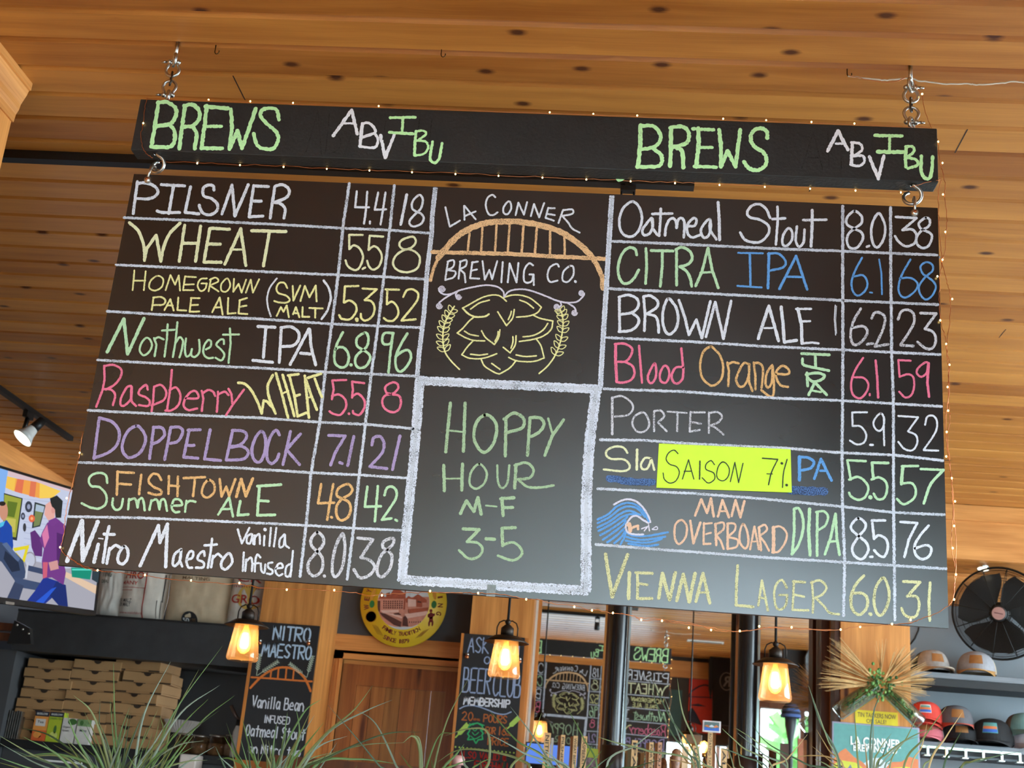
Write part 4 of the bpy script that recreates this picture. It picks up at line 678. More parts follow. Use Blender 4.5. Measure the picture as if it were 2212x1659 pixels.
# ---------------------------------------------------------------- behind the board: left side
EXK = 2 ** S.view_settings.exposure
def glow(name, rgb): return mat(name, (4, 4, 4), 0.5, var=0, spec=0.1, emit=1.0 / EXK, ecol=rgb)
# television on the side wall
tP = Vector((-3.151, 7.507, 3.133)); ty, tt, tro = 1.419, -0.031, 0.082
tr_ = Vector((math.cos(ty), math.sin(ty), 0)); tn = Vector((math.sin(ty), -math.cos(ty), 0))
tu = Vector((0, 0, math.cos(tt))) + tn * math.sin(tt)
tR = tr_ * math.cos(tro) + tu * math.sin(tro); tU = -tr_ * math.sin(tro) + tu * math.cos(tro); tN = tR.cross(tU); tN = -tN if tN.dot(ray(110, 1180)) > 0 else tN
TW, TH = 1.26, 0.715
tv = thing('television', 'wall television beside the board showing a runner in purple on a treadmill', 'television', tP - tU * TH)
def tq(a, b, d): return tP - tR * a - tU * b + tN * d      # a from the right edge, b from the top, d towards the viewer
BZL = mat('tv_black_plastic', (16, 16, 18), 0.35, var=0)
def tbox(mb, a0, a1, b0, b1, d0, d1, m): mb.hexa([tq(a0, b1, d0), tq(a1, b1, d0), tq(a1, b1, d1), tq(a0, b1, d1), tq(a0, b0, d0), tq(a1, b0, d0), tq(a1, b0, d1), tq(a0, b0, d1)], m)
mb = MB(); tbox(mb, 0, TW, 0, TH, -0.05, 0.0, BZL); mb.build('housing', tv)
mb = MB()
for a0, a1, b0, b1 in ((0, TW, 0, 0.014), (0, TW, TH - 0.03, TH), (0, 0.014, 0.014, TH - 0.03), (TW - 0.014, TW, 0.014, TH - 0.03)): tbox(mb, a0, a1, b0, b1, 0.0, 0.012, BZL)
tbox(mb, TW - 0.42, TW - 0.34, TH - 0.012, TH + 0.003, 0.0, 0.014, STEEL); mb.build('bezel', tv)
mb = MB(); lv = [0.002]
def scr(rgb, pts):
    lv[0] += 0.0002; P = []
    for t in pts.split():
        x, y = [float(q) for q in t.split(',')]
        p = onP(x / 2.8, 1000 + y / 2.8, tP, tN); a_ = (tP - p).dot(tR); b_ = (tP - p).dot(tU)
        P.append(tq(min(max(a_, 0.014), TW - 0.014), min(max(b_, 0.014), TH - 0.03), lv[0]))
    mb.add(P, [list(range(len(P)))], glow('screen_%d_%d_%d' % rgb, rgb))
mb.add([tq(a, b, 0.0015) for a, b in ((0.014, 0.014), (0.014, TH - 0.03), (TW - 0.014, TH - 0.03), (TW - 0.014, 0.014))], [(0, 1, 2, 3)], glow('screen_siding', (196, 204, 228)))
scr((168, 168, 180), "-80,545 240,600 370,640 640,640 640,1000 -80,1000"); scr((226, 196, 168), "390,655 620,750 620,800 390,690")
for k in range(11): scr((176, 184, 212), "%d,%d %d,%d %d,%d %d,%d" % (140, 215 + 34 * k, 440, 250 + 36 * k, 440, 254 + 36 * k, 140, 219 + 34 * k))
scr((132, 178, 238), "-60,0 45,35 15,240 -60,235"); scr((218, 192, 198), "45,38 460,160 460,185 45,76")
scr((240, 164, 76), "38,80 100,95 215,115 362,170 310,212 240,215 130,185 28,150"); scr((244, 196, 84), "38,80 90,92 80,172 28,150"); scr((226, 116, 82), "100,95 140,102 128,186 82,172"); scr((224, 120, 84), "180,110 215,116 205,208 170,200"); scr((246, 206, 90), "235,122 362,170 312,210 232,214")
scr((40, 48, 56), "18,182 132,214 96,470 10,450"); scr((158, 166, 62), "20,190 124,218 90,450 12,440"); scr((96, 118, 40), "40,230 100,240 80,330 30,320"); scr((196, 190, 90), "30,330 90,340 84,420 24,410")
scr((46, 56, 64), "203,236 270,256 236,384 186,395"); scr((120, 134, 84), "210,248 262,262 232,376 196,386"); scr((170, 190, 210), "212,250 262,264 254,300 206,290")
def disc(rgb, cx, cy, rx, ry): scr(rgb, ' '.join('%f,%f' % (cx + rx * math.cos(k * math.pi / 9), cy + ry * math.sin(k * math.pi / 9)) for k in range(18)))
disc((58, 62, 78), 166, 265, 22, 34); disc((150, 158, 186), 166, 265, 10, 16); disc((58, 62, 78), 131, 322, 13, 22); disc((150, 158, 186), 131, 322, 6, 10); disc((226, 104, 70), 184, 336, 19, 23); disc((250, 176, 120), 184, 336, 8, 10); disc((60, 60, 66), 140, 390, 10, 26)
disc((150, 150, 160), 172, 588, 38, 52); disc((190, 196, 214), 172, 588, 30, 43); scr((226, 210, 40), "70,515 160,498 168,516 80,535"); scr((226, 210, 40), "150,500 168,495 140,600 122,598"); scr((214, 196, 40), "88,540 130,590 122,604 78,556")
disc((204, 146, 120), 12, 292, 26, 56); disc((40, 34, 30), 4, 246, 20, 14); scr((28, 72, 168), "-60,380 0,362 30,345 62,388 70,500 60,560 -60,560"); scr((80, 190, 230), "-10,362 20,352 10,380 -12,392")
scr((20, 142, 118), "420,632 550,632 535,706 425,690"); scr((46, 62, 72), "550,632 620,636 600,730 545,705"); scr((90, 220, 200), "424,640 545,640 543,650 426,650")
scr((58, 74, 106), "-60,470 0,480 60,520 130,592 150,690 85,722 0,600 -60,560"); scr((88, 108, 146), "0,490 30,480 110,580 96,600"); scr((34, 44, 66), "20,530 100,600 110,650 60,660 10,580"); scr((62, 78, 112), "75,690 322,745 312,788 80,748"); scr((58, 72, 104), "148,616 248,640 248,674 150,650"); scr((54, 66, 96), "75,720 132,742 100,860 28,835"); scr((200, 204, 216), "150,600 162,600 150,700 138,696")
scr((30, 52, 142), "255,688 345,718 332,790 262,866 148,856 200,772"); scr((24, 44, 112), "328,716 386,738 396,896 338,886 288,800"); scr((40, 90, 210), "300,760 330,750 250,850 200,866")
scr((96, 48, 118), "170,420 198,406 246,470 242,566 198,562 178,510"); scr((116, 58, 136), "272,362 330,335 386,380 391,470 372,600 386,660 372,738 300,692 246,700 240,592 252,520 226,466 242,420"); scr((216, 124, 170), "272,372 240,432 256,516 284,452"); scr((84, 40, 106), "330,420 388,440 372,600 330,590"); scr((204, 96, 120), "246,600 276,600 270,690 246,698")
scr((208, 152, 150), "280,602 334,588 342,640 292,652"); scr((228, 172, 162), "262,252 300,225 322,270 316,332 277,347 254,312"); scr((38, 42, 42), "288,214 330,196 366,230 356,332 322,332 318,282 300,264 292,240"); disc((216, 154, 146), 306, 288, 10, 18); scr((120, 60, 140), "276,350 322,330 350,350 300,385")
mb.build('screen', tv)
mb = MB(); aw = mat('tv_mount_steel', (40, 40, 42), 0.5, metal=0.5)
mb.tube([tq(TW * 0.5, TH * 0.5, -0.05), tq(TW * 0.5, TH * 0.5, -0.05) + Vector((-0.6, 0.15, 0)), Vector((-4.585, 7.4, 2.8))], 0.03, aw, 8); mb.build('wall_arm', tv)
# dark slatted bracket under the television
q0, q1 = onY(-20, 1366, 8.3), onY(34, 1366, 8.3)
bk = thing('metal_bracket', 'dark slotted steel shelf bracket with bolted end plate below the television', 'bracket', q1)
MB().box(q0.x - 0.5, q1.x, 8.28, 8.34, q1.z + 0.005, q1.z + 0.055, DARKW).box(q0.x - 0.5, q1.x, 8.28, 8.34, q1.z - 0.06, q1.z - 0.01, DARKW).build('arms', bk)
e1 = onY(72, 1385, 8.3).x
mb = MB().prism([(q1.x - 0.01, 8.27, q1.z + 0.075), (e1 - 0.03, 8.27, q1.z + 0.03), (e1, 8.27, q1.z - 0.07), (q1.x - 0.03, 8.27, q1.z - 0.08)], (0, 0.05, 0), BLACKP); mb.build('end_plate', bk)
mb = MB()
for k in range(3): mb.ball((q1.x + 0.015 + 0.045 * k, 8.266, q1.z + 0.045 - 0.025 * k), 0.008, STEEL, 6)
mb.build('bolts', bk)
MB().box(-4.63, q0.x - 0.45, 8.27, 8.35, q1.z - 0.1, q1.z + 0.1, BLACKP).build('wall_plate', bk)
# far track with spotlight
TRK = mat('track_black', (20, 20, 21), 0.45, var=0)
tx = onZ(160, 948, ZC).x; tye = onZ(163, 944, ZC).y
tk = thing('track_light', 'black ceiling track at the far left with one lit white reflector spot', 'track light', (tx, tye - 0.6, ZC))
MB().box(tx - 0.02, tx + 0.02, 4.4, tye, ZC - 0.032, ZC, TRK).build('rail', tk)
hd = onY(62, 900, tye - 0.75); 
hy = onZ(64, 890, ZC - 0.03).y; hx = tx
MB().box(hx - 0.016, hx + 0.016, hy - 0.05, hy + 0.05, ZC - 0.075, ZC - 0.03, TRK).tube([(hx, hy, ZC - 0.07), (hx - 0.01, hy, ZC - 0.17)], 0.016, TRK).build('adapter', tk)
ca = onY(88, 912, hy - 0.05); cb = onY(47, 948, hy - 0.12); dax = (cb - ca).normalized(); ll = (cb - ca).length
mb = MB().lathe([(0.0, -0.02), (0.03, -0.02), (0.034, ll * 0.45), (0.0, ll * 0.45)], ca, TRK, 20, axis=dax)
hdo = mb.build('lamp_body', tk)
MB().lathe([(0.034, ll * 0.40), (0.048, ll * 0.72), (0.074, ll * 0.98), (0.070, ll * 0.98), (0.04, ll * 0.6)], ca, mat('white_reflector', (226, 226, 222), 0.35), 24, axis=dax).build('reflector', tk)
MB().lathe([(0.0, ll * 0.96), (0.066, ll * 0.97)], ca, mat('spot_lens_lit', (255, 250, 235), 0.4, var=0, emit=5.0, ecol=(255, 240, 205)), 24, axis=dax).build('lens', tk)
sl = bpy.data.lights.new('spot_beam', 'SPOT'); sl.energy = 60; sl.spot_size = R(60); sl.color = (1, 0.86, 0.66); sl.shadow_soft_size = 0.05
so = bpy.data.objects.new('spot_beam', sl); COL.objects.link(so); so.location = cb + dax * 0.03; so.rotation_euler = dax.to_track_quat('-Z', 'Y').to_euler()
# rail right behind the beam, its clamp head and the dark ceiling box
ra = onZ(15, 328, ZC); rb = onZ(1500, 388, ZC)
tk2 = thing('track_light', 'long black ceiling track running just behind the header beam', 'track light', (0, ra.y, ZC))
MB().box(ra.x - 0.02, rb.x, ra.y - 0.022, ra.y + 0.022, ZC - 0.036, ZC, TRK).build('rail', tk2)
hp = onY(1357, 402, ra.y); hz0 = hp.z
mb = MB().box(hp.x - 0.011, hp.x + 0.011, ra.y - 0.02, ra.y + 0.02, hz0 - 0.01, ZC - 0.03, TRK).box(hp.x - 0.028, hp.x + 0.028, ra.y - 0.016, ra.y + 0.016, hz0 - 0.024, hz0 - 0.004, TRK)
mb.tube([(hp.x - 0.022, ra.y, hz0 - 0.01), (hp.x - 0.025, ra.y, hz0 - 0.07)], 0.004, TRK).tube([(hp.x + 0.022, ra.y, hz0 - 0.01), (hp.x + 0.025, ra.y, hz0 - 0.07)], 0.004, TRK); mb.build('yoke', tk2)
MB().lathe([(0.0, 0.05), (0.028, 0.045), (0.032, -0.04), (0.0, -0.045)], (hp.x, ra.y, hz0 - 0.11), TRK, 18).build('lamp_body', tk2)
c0, c1 = onY(1497, 410, 4.72), onY(1591, 412, 4.72)
tag(MB().box(c0.x, c1.x, 4.72, 4.92, onY(1544, 424, 4.72).z, ZC - 0.0005, mat('dark_bronze_box', (52, 40, 30), 0.6), 0.004).build('ceiling_box', at=(c0.x, 4.8, ZC)), 'flat dark bronze box on the pine ceiling behind the beam', 'junction box')
# malt sacks
def sack(label, xl, xr, ztop_, Y, m, prints, seed, tilt=0.0):
    x0, x1 = onY(xl, 1300, Y).x, onY(xr, 1300, Y).x; z0 = zst + 0.003; z1 = ztop_
    h = thing('malt_sack', label, 'sack', ((x0 + x1) / 2, Y + 0.09, z0), 'malt sacks on the soffit')
    dep = 0.10; NU, NV = 26, 26
    def surf(u, v, sgn=-1):
        e = max(0.0, 1 - abs(2 * u - 1) ** 3.2) ** 0.5 * max(0.0, 1 - abs(2 * v - 1) ** 6) ** 0.5
        x = x0 + (x1 - x0) * u + tilt * (v - 0.3) * (z1 - z0) + 0.012 * mnoise.noise(Vector((seed, v * 5, 1)))
        z = z0 + (z1 - z0) * v
        wr = 0.010 * mnoise.noise(Vector((u * 5 + seed, v * 7, seed))) + 0.007 * mnoise.noise(Vector((u * 13 + seed * 3, v * 11, 2)))
        return Vector((x, Y + 0.10 + sgn * (dep * e + wr * e), z))
    mb = MB()
    for sg in (-1, 1):
        vs = [surf(i / NU, j / NV, sg) for j in range(NV + 1) for i in range(NU + 1)]
        mb.add(vs, [(j * (NU + 1) + i, j * (NU + 1) + i + 1, (j + 1) * (NU + 1) + i + 1, (j + 1) * (NU + 1) + i) for j in range(NV) for i in range(NU)], m, True)
    mb.build('bag', h)
    mb = MB()
    def M(X, Z):
        v = (Z - z0) / (z1 - z0); u = (X - x0 - tilt * (v - 0.3) * (z1 - z0)) / (x1 - x0); p = surf(min(1, max(0, u)), min(1, max(0, v))); p.y -= 0.005; p.x = X; return p
    for pr in prints:
        txt, a, b, c, d, mm, bold = pr
        X0_, X1_, Z0_, Z1_ = rect(a, c, b, d, Y)
        if txt == '#disc':
            for (rr, off, m_) in ((1.0, 0, mm),):
                cx, cz = (X0_ + X1_) / 2, (Z0_ + Z1_) / 2; r = (X1_ - X0_) / 2
                mb.add([M(cx, cz)] + [M(cx + r * math.cos(k * math.pi / 14), cz + r * math.sin(k * math.pi / 14)) for k in range(28)], [(0, k + 1, (k + 1) % 28 + 1) for k in range(28)], m_)
        elif txt == '#bar':
            n = 12; mb.add([M(X0_ + (X1_ - X0_) * k / n, z) for z in (Z0_, Z1_) for k in range(n + 1)], [(k, k + 1, n + 2 + k, n + 1 + k) for k in range(n)], mm)
        elif txt == '#vbar':
            n = 12; mb.add([M(x, Z0_ + (Z1_ - Z0_) * k / n) for x in (X0_, X1_) for k in range(n + 1)], [(k, n + 1 + k, n + 2 + k, k + 1) for k in range(n)], mm)
        else:
            MS = M
            if bold < 0: bold = -bold; MS = lambda X, Z: M(X, Z) - Vector((0, 0.003, 0))
            mb.text(txt, X0_, X1_, Z0_, Z1_, Y, mm, bold, M=MS)
    if prints: mb.build('printing', h)
PAPER1 = mat('white_paper_sack', (206, 200, 190), 0.8, var=0.08, vs=12); PAPER2 = mat('cream_paper_sack', (214, 204, 190), 0.8, var=0.08, vs=12); KRAFT = mat('kraft_paper_sack', (206, 184, 152), 0.8, var=0.1, vs=10)
INKR = mat('red_ink', (176, 52, 40), 0.7, var=0); INKG = mat('green_grey_ink', (70, 84, 74), 0.7, var=0); INKK = mat('black_ink', (42, 40, 42), 0.7, var=0); INKB = mat('tan_ink', (120, 92, 66), 0.7, var=0); INKY = mat('ochre_ink', (216, 176, 84), 0.7, var=0); WHT = mat('white_ink', (236, 234, 228), 0.7, var=0)
sack('white paper malt sack leaning at the left end, green print ending TING', 196, 262, zst + 0.62, 9.14, PAPER1, [('TING', 221, 243, 1233, 1246, INKG, 0.01), ('DEAL', 219, 236, 1252, 1259, INKG, 0.01)], 1.3, 0.03)
sack('cream malt sack with red lettering and a red vertical line', 249, 350, zst + 0.66, 9.13, PAPER2, [('IHRO', 266, 313, 1234, 1250, INKR, 0.02), ('MANY', 261, 298, 1254, 1262, INKR, 0.01), ('#bar', 258, 315, 1268, 1269, INKR, 0), ('#bar', 258, 286, 1273, 1274, INKR, 0), ('ER MALZ', 256, 284, 1292, 1300, INKK, 0.01), ('ER MALT', 256, 281, 1301, 1309, INKK, 0.01), ('www.malzfabrik', 254, 306, 1320, 1325, INKR, 0), ('#vbar', 310, 312.5, 1236, 1335, INKR, 0), ('#vbar', 334, 335, 1296, 1334, INKK, 0), ('#vbar', 341, 342, 1296, 1334, INKK, 0), ('#vbar', 350, 351.5, 1240, 1300, INKK, 0)], 4.7, 0.03)
sack('kraft brown malt sack with MALTING print and round black weight mark', 352, 488, zst + 0.64, 9.12, KRAFT, [('SKAGIT VALLEY', 378, 476, 1236, 1243, INKK, 0.01), ('MALTING', 394, 454, 1246, 1253, INKB, 0.01), ('#disc', 389, 424, 1321, 1355, INKK, 0), ('50', 392, 406, 1334, 1342, WHT, -0.02), ('LBS', 408, 420, 1335, 1342, INKB, -0.01)], 8.1)
sack('cream malt sack with red GRO lettering beside the pine post', 489, 562, zst + 0.66, 9.11, PAPER2, [('#disc', 512, 566, 1262, 1318, INKY, 0), ('CR', 514, 566, 1243, 1258, INKR, -0.02), ('malting', 504, 560, 1263, 1272, INKR, -0.0), ('GRO', 499, 559, 1285, 1304, INKR, -0.015)], 11.9)
# prep counter and what stands on it
zc0 = onY(100, 1602, 9.12).z
tag(MB().box(sL + 0.025, xa - 0.005, 9.08, 9.7, zc0 - 0.06, zc0, BLACKP, 0.004).box(sL + 0.025, xa - 0.005, 9.14, 9.7, 0.0, zc0 - 0.06, GREYP).build('prep_counter', at=(-3, 9.3, 0)), 'black counter in the dark recess under the soffit', 'counter')
CARD = mat('corrugated_card', (168, 128, 84), 0.85, var=0.06, vs=6); SLOT = mat('card_slot_shadow', (52, 36, 22), 0.9, var=0); CARDE = mat('card_edge', (138, 100, 62), 0.9)
def pizza(label, first=[None], loc=(0, 0, 0), group='pizza boxes on the black counter', rz=0.0):
    w, d, h = 0.352, 0.352, 0.072
    if first[0] is None:
        t = thing('pizza_box', label, 'box', loc, group)
        MB().box(-w / 2 + 0.004, w / 2 - 0.004, -d / 2 + 0.003, d / 2 - 0.003, 0.0005, h * 0.5, CARD).build('base', None).parent = t
        mb = MB().box(-w / 2, w / 2, -d / 2, d / 2, h * 0.16, h - 0.001, CARD, 0.003)
        mb.build('lid', None).parent = t
        mb = MB()
        for a_, b_ in ((-0.5, -0.26), (0.26, 0.5)): mb.box(w * a_, w * b_, -d / 2 - 0.0015, -d / 2 + 0.002, 0.003, 0.011, SLOT)
        mb.box(-w * 0.13, w * 0.13, -d / 2 - 0.001, -d / 2 + 0.002, h - 0.006, h - 0.002, SLOT)
        mb.add([(0.028 * math.cos(t_), -d / 2 - 0.0022, h - 0.004 - 0.022 * math.sin(t_)) for t_ in [math.pi * k / 10 for k in range(11)]], [list(range(11))], SLOT)
        mb.build('tab_slot', None).parent = t
        first[0] = t; t.rotation_euler = (0, 0, rz); return t
    return dup(first[0], loc, label, rz, group)
ORD = ['topmost', 'second from the top', 'third from the top', 'fourth from the top', 'fifth from the top', 'sixth from the top', 'seventh from the top', 'eighth from the top', 'ninth from the top']
for col, (px_, nm, top, ox_) in enumerate(((96, 'stack nearest the television', 1422, [0, -2, 0, -4, -6, -8, -8, -9]), (196, 'middle stack of the three', 1425, [2, 0, -1, -4, -6, -10, -11, -12]), (303, 'stack nearest the pine post', 1427, [-12, 2, -2, -8, -10, -12, -14, -16]))):
    n = 8; hgt = (onY(px_, top, 9.16).z - zc0) / n
    for k in range(n):
        X = onY(px_ + ox_[k] * 0.9, 1500, 9.16).x; pb = pizza('brown cardboard pizza box, %s in the %s' % (ORD[k], nm), loc=(X, 9.34 + (0.02 if (k + col) % 3 == 0 else 0), zc0 + hgt * (n - 1 - k)), rz=R((-3, 2, -4, 1, 3, -2)[(k * 2 + col) % 6] * (1.6 if col == 2 else 0.5)))
        pb.scale = (1, 1, hgt / 0.0722)
def carton(label, xl, xr, yt, yb, Y, cols, txts, cat='tea box', name='tea_box', group='tea boxes on the black counter'):
    x0, x1, z0, z1 = rect(xl, yt, xr, yb, Y); z0 = zc0 + 0.001
    t = thing(name, label, cat, ((x0 + x1) / 2, Y + 0.04, z0), group); mb = MB(); H = z1 - z0
    mb.box(x0, x1, Y, Y + 0.09, z0, z1, cols[0][2]); 
    for a_, b_, m in cols[1:]: mb.box(x0, x1, Y - 0.0006, Y, z0 + H * a_, z0 + H * b_, m)
    mb.build('carton', t); mb = MB()
    for tx_, a_, b_, c_, d_, m in txts: 
        if tx_ == '#': mb.add([Vector((x0 + (x1 - x0) * u, Y - 0.0012, z0 + H * w)) for u, w in ((a_, c_), (b_, c_), (b_, d_), (a_, d_))], [(0, 1, 2, 3)], m)
        elif tx_ == 'o': mb.add([Vector((x0 + (x1 - x0) * (a_ + b_ * math.cos(k * math.pi / 8)), Y - 0.0015, z0 + H * (c_ + d_ * math.sin(k * math.pi / 8)))) for k in range(16)], [list(range(16))], m)
        else: mb.text(tx_, x0 + (x1 - x0) * a_, x0 + (x1 - x0) * b_, z0 + H * c_, z0 + H * d_, Y - 0.002, m, 0.01)
    mb.build('label_print', t)
OR1 = mat('tea_orange', (232, 150, 66), 0.6); OR2 = mat('tea_red_orange', (220, 98, 44), 0.6); GR1 = mat('tea_lime', (176, 190, 44), 0.6); GRD = mat('tea_dark_green', (66, 108, 48), 0.6); NAVY = mat('tea_dark_cap', (38, 38, 52), 0.5); WHC = mat('tea_white', (214, 208, 200), 0.6)
carton('orange tea box with peach picture and dark cap beside the lime one', 72, 102, 1536, 1600, 9.11, [(0, 1, OR1), (0.83, 1.0, NAVY), (0.0, 0.36, OR2)], [('#', 0.12, 0.84, 0.5, 0.74, WHC), ('BIGELOW', 0.12, 0.9, 0.88, 0.95, WHT), ('Tea', 0.25, 0.7, 0.6, 0.68, INKK), ('o', 0.4, 0.3, 0.2, 0.11, OR1), ('o', 0.75, 0.22, 0.1, 0.09, OR2)])
carton('lime green tea box with dark cap between the orange and white ones', 103, 134, 1538, 1602, 9.11, [(0, 1, GR1), (0.84, 1.0, NAVY)], [('GREEN TEA', 0.06, 0.94, 0.75, 0.81, GRD), ('BIGELOW', 0.12, 0.9, 0.89, 0.95, WHT), ('o', 0.5, 0.28, 0.22, 0.12, mat('tea_leaf_light', (206, 214, 110), 0.6)), ('o', 0.55, 0.1, 0.42, 0.14, GRD)])
carton('white tea box with dark green leaf, next to the lime box', 131, 162, 1551, 1597, 9.11, [(0, 1, WHC)], [('o', 0.75, 0.32, 0.86, 0.13, GRD), ('Organic', 0.14, 0.7, 0.58, 0.68, INKK), ('Green', 0.14, 0.6, 0.46, 0.54, INKK)])
carton('white tea box with pale green top, last in the tea row', 165, 195, 1554, 1602, 9.11, [(0, 1, WHC), (0.72, 1.0, mat('tea_pale_green', (120, 152, 98), 0.6, var=0.4, vs=40))], [('o', 0.3, 0.14, 0.85, 0.1, GRD), ('Mint', 0.25, 0.75, 0.5, 0.6, INKG)])
FOIL = mat('silver_foil', (176, 174, 168), 0.3, metal=0.9, var=0.2, vs=30)
x0, x1, z0, z1 = rect(-30, 1532, 40, 1597, 9.12)
fs_ = thing('foil_lids', 'row of upright silver foil pan lids at the left counter end', 'pan lids', ((x0 + x1) / 2, 9.2, zc0))
for k in range(15):
    x = x0 + (x1 - x0) * k / 14.0; MB().prism([(x, 9.12, zc0 + 0.001), (x, 9.34, zc0 + 0.001), (x + 0.004, 9.34, z1 - 0.002 * (k % 3)), (x + 0.004, 9.12, z1 - 0.003 * (k % 4))], (0.007, 0, 0), FOIL).build('foil_sheet', fs_)
# coffee filters, jars, bottle, white box
cx = onY(391, 1570, 9.3).x; zt_, zb_ = onY(391, 1556, 9.3).z, onY(391, 1583, 9.3).z; rw = (onY(428, 1570, 9.3).x - onY(354, 1570, 9.3).x) / 2
FILT = mat('white_filter_paper', (196, 188, 180), 0.8)
jm = MB(); n = 72
for lay in range(3):
    pr = [(0.55, zb_ + 0.004 * lay), (0.8, zb_ + (zt_ - zb_) * 0.5 + 0.004 * lay), (1.0, zt_ - 0.006 * (2 - lay))]
    vs = [(cx + rw * r_ * (1 + (0.05 if j % 2 else -0.04) * r_) * math.cos(2 * math.pi * j / n), 9.32 + rw * r_ * (1 + (0.05 if j % 2 else -0.04) * r_) * math.sin(2 * math.pi * j / n), z) for r_, z in pr for j in range(n)]
    jm.add(vs, [(i * n + j, i * n + (j + 1) % n, (i + 1) * n + (j + 1) % n, (i + 1) * n + j) for i in range(2) for j in range(n)] + ([list(range(n))] if lay == 0 else []), FILT)
tag(jm.build('coffee_filters', at=(cx, 9.32, zb_)), 'nested stack of white fluted coffee filters above the glass jars', 'coffee filters')
JAR = glassy('jar_glass', (214, 200, 184), 0.18, (190, 160, 130), 0.3)
CUP = mat('brown_sugar', (128, 96, 68), 0.8, var=0.3, vs=60)
for k, (xp, w, lab, m) in enumerate(((392, 40, 'glass jar of brown sugar under the coffee filters', CUP), (425, 40, 'squat glass jar of pale sugar to the right of the filters', mat('pale_sugar', (170, 146, 120), 0.8, var=0.3, vs=60)), (462, 40, 'glass jar of beige packets in the middle of the jar row', mat('beige_packets', (178, 150, 122), 0.8, var=0.4, vs=40)), (496, 36, 'glass jar of white packets nearest the pine post', mat('white_packets', (196, 176, 160), 0.8, var=0.3, vs=40)))):
    x = onY(xp, 1600, 9.22).x; r = w / 2 / 2749 * 9.2 * 0.98; hh = (zb_ - zc0 if k == 0 else onY(xp, 1586, 9.22).z - zc0) - 0.012
    j = thing('glass_jar', lab, 'jar', (x, 9.3, zc0), 'glass jars on the black counter')
    MB().lathe([(0.0, 0.001), (r * 0.9, 0.001), (r, 0.01), (r, hh * 0.8), (r * 0.85, hh * 0.92), (r * 0.86, hh)], (x, 9.3, zc0), JAR, 24).build('glass', j)
    MB().lathe([(0.0, 0.004), (r * 0.86, 0.004), (r * 0.92, 0.02), (r * 0.92, hh * 0.62), (0, hh * 0.66)], (x, 9.3, zc0), m, 20).build('contents', j)
    MB().lathe([(r * 0.9, hh), (r * 0.9, hh + 0.01), (0.0, hh + 0.012)], (x, 9.3, zc0), FOIL, 24).build('lid', j)
bx_ = onY(510, 1570, 9.2).x; zz1, zz2, zz3 = onY(512, 1588, 9.2).z, onY(511, 1567, 9.2).z, onY(513, 1554, 9.2).z
bt_ = thing('syrup_bottle', 'white syrup bottle with black cap and tilted steel pourer', 'bottle', (bx_, 9.25, zc0))
MB().lathe([(0, 0), (0.03, 0), (0.032, 0.02), (0.03, (zz2 - zc0) * 0.8), (0.016, (zz2 - zc0))], (bx_, 9.25, zc0), mat('white_plastic', (206, 200, 194), 0.4), 20).build('body', bt_)
MB().lathe([(0.018, 0), (0.018, zz3 - zz2), (0.0, zz3 - zz2)], (bx_, 9.25, zz2), BLACKP, 16).build('cap', bt_)
MB().tube([(bx_, 9.25, zz3), onY(508, 1545, 9.25), onY(500, 1524, 9.25)], [0.008, 0.013, 0.015], mat('dull_pewter', (120, 104, 98), 0.4, metal=0.7)).build('pourer', bt_)
x0, x1, z0, z1 = rect(384, 1629, 421, 1690, 8.9)
tag(MB().box(x0, x1, 8.9, 9.06, 0.0, z1, mat('white_machine', (210, 198, 188), 0.5), 0.01).build('paper_towel_dispenser', at=(x0, 8.95, 0)), 'plain white dispenser just below the black counter', 'dispenser')
# dark things below the counter edge at far left: small till printer
x0, x1, z0, z1 = rect(88, 1643, 166, 1690, 8.6)
pt = thing('receipt_printer', 'dark receipt printer with a white paper lip, low behind the grass', 'printer', ((x0 + x1) / 2, 8.7, 0))
MB().box(x0, x1, 8.6, 8.8, z0 - 0.3, z1 - 0.012, mat('printer_grey', (70, 70, 74), 0.5), 0.008).box((x0 + x1) / 2 - 0.05, (x0 + x1) / 2 + 0.05, 8.65, 8.75, 0, z0 - 0.29, BLACKP).build('body', pt)
MB().box(x0 - 0.003, x1 + 0.003, 8.59, 8.66, z1 - 0.012, z1, WHT).build('paper_lip', pt)
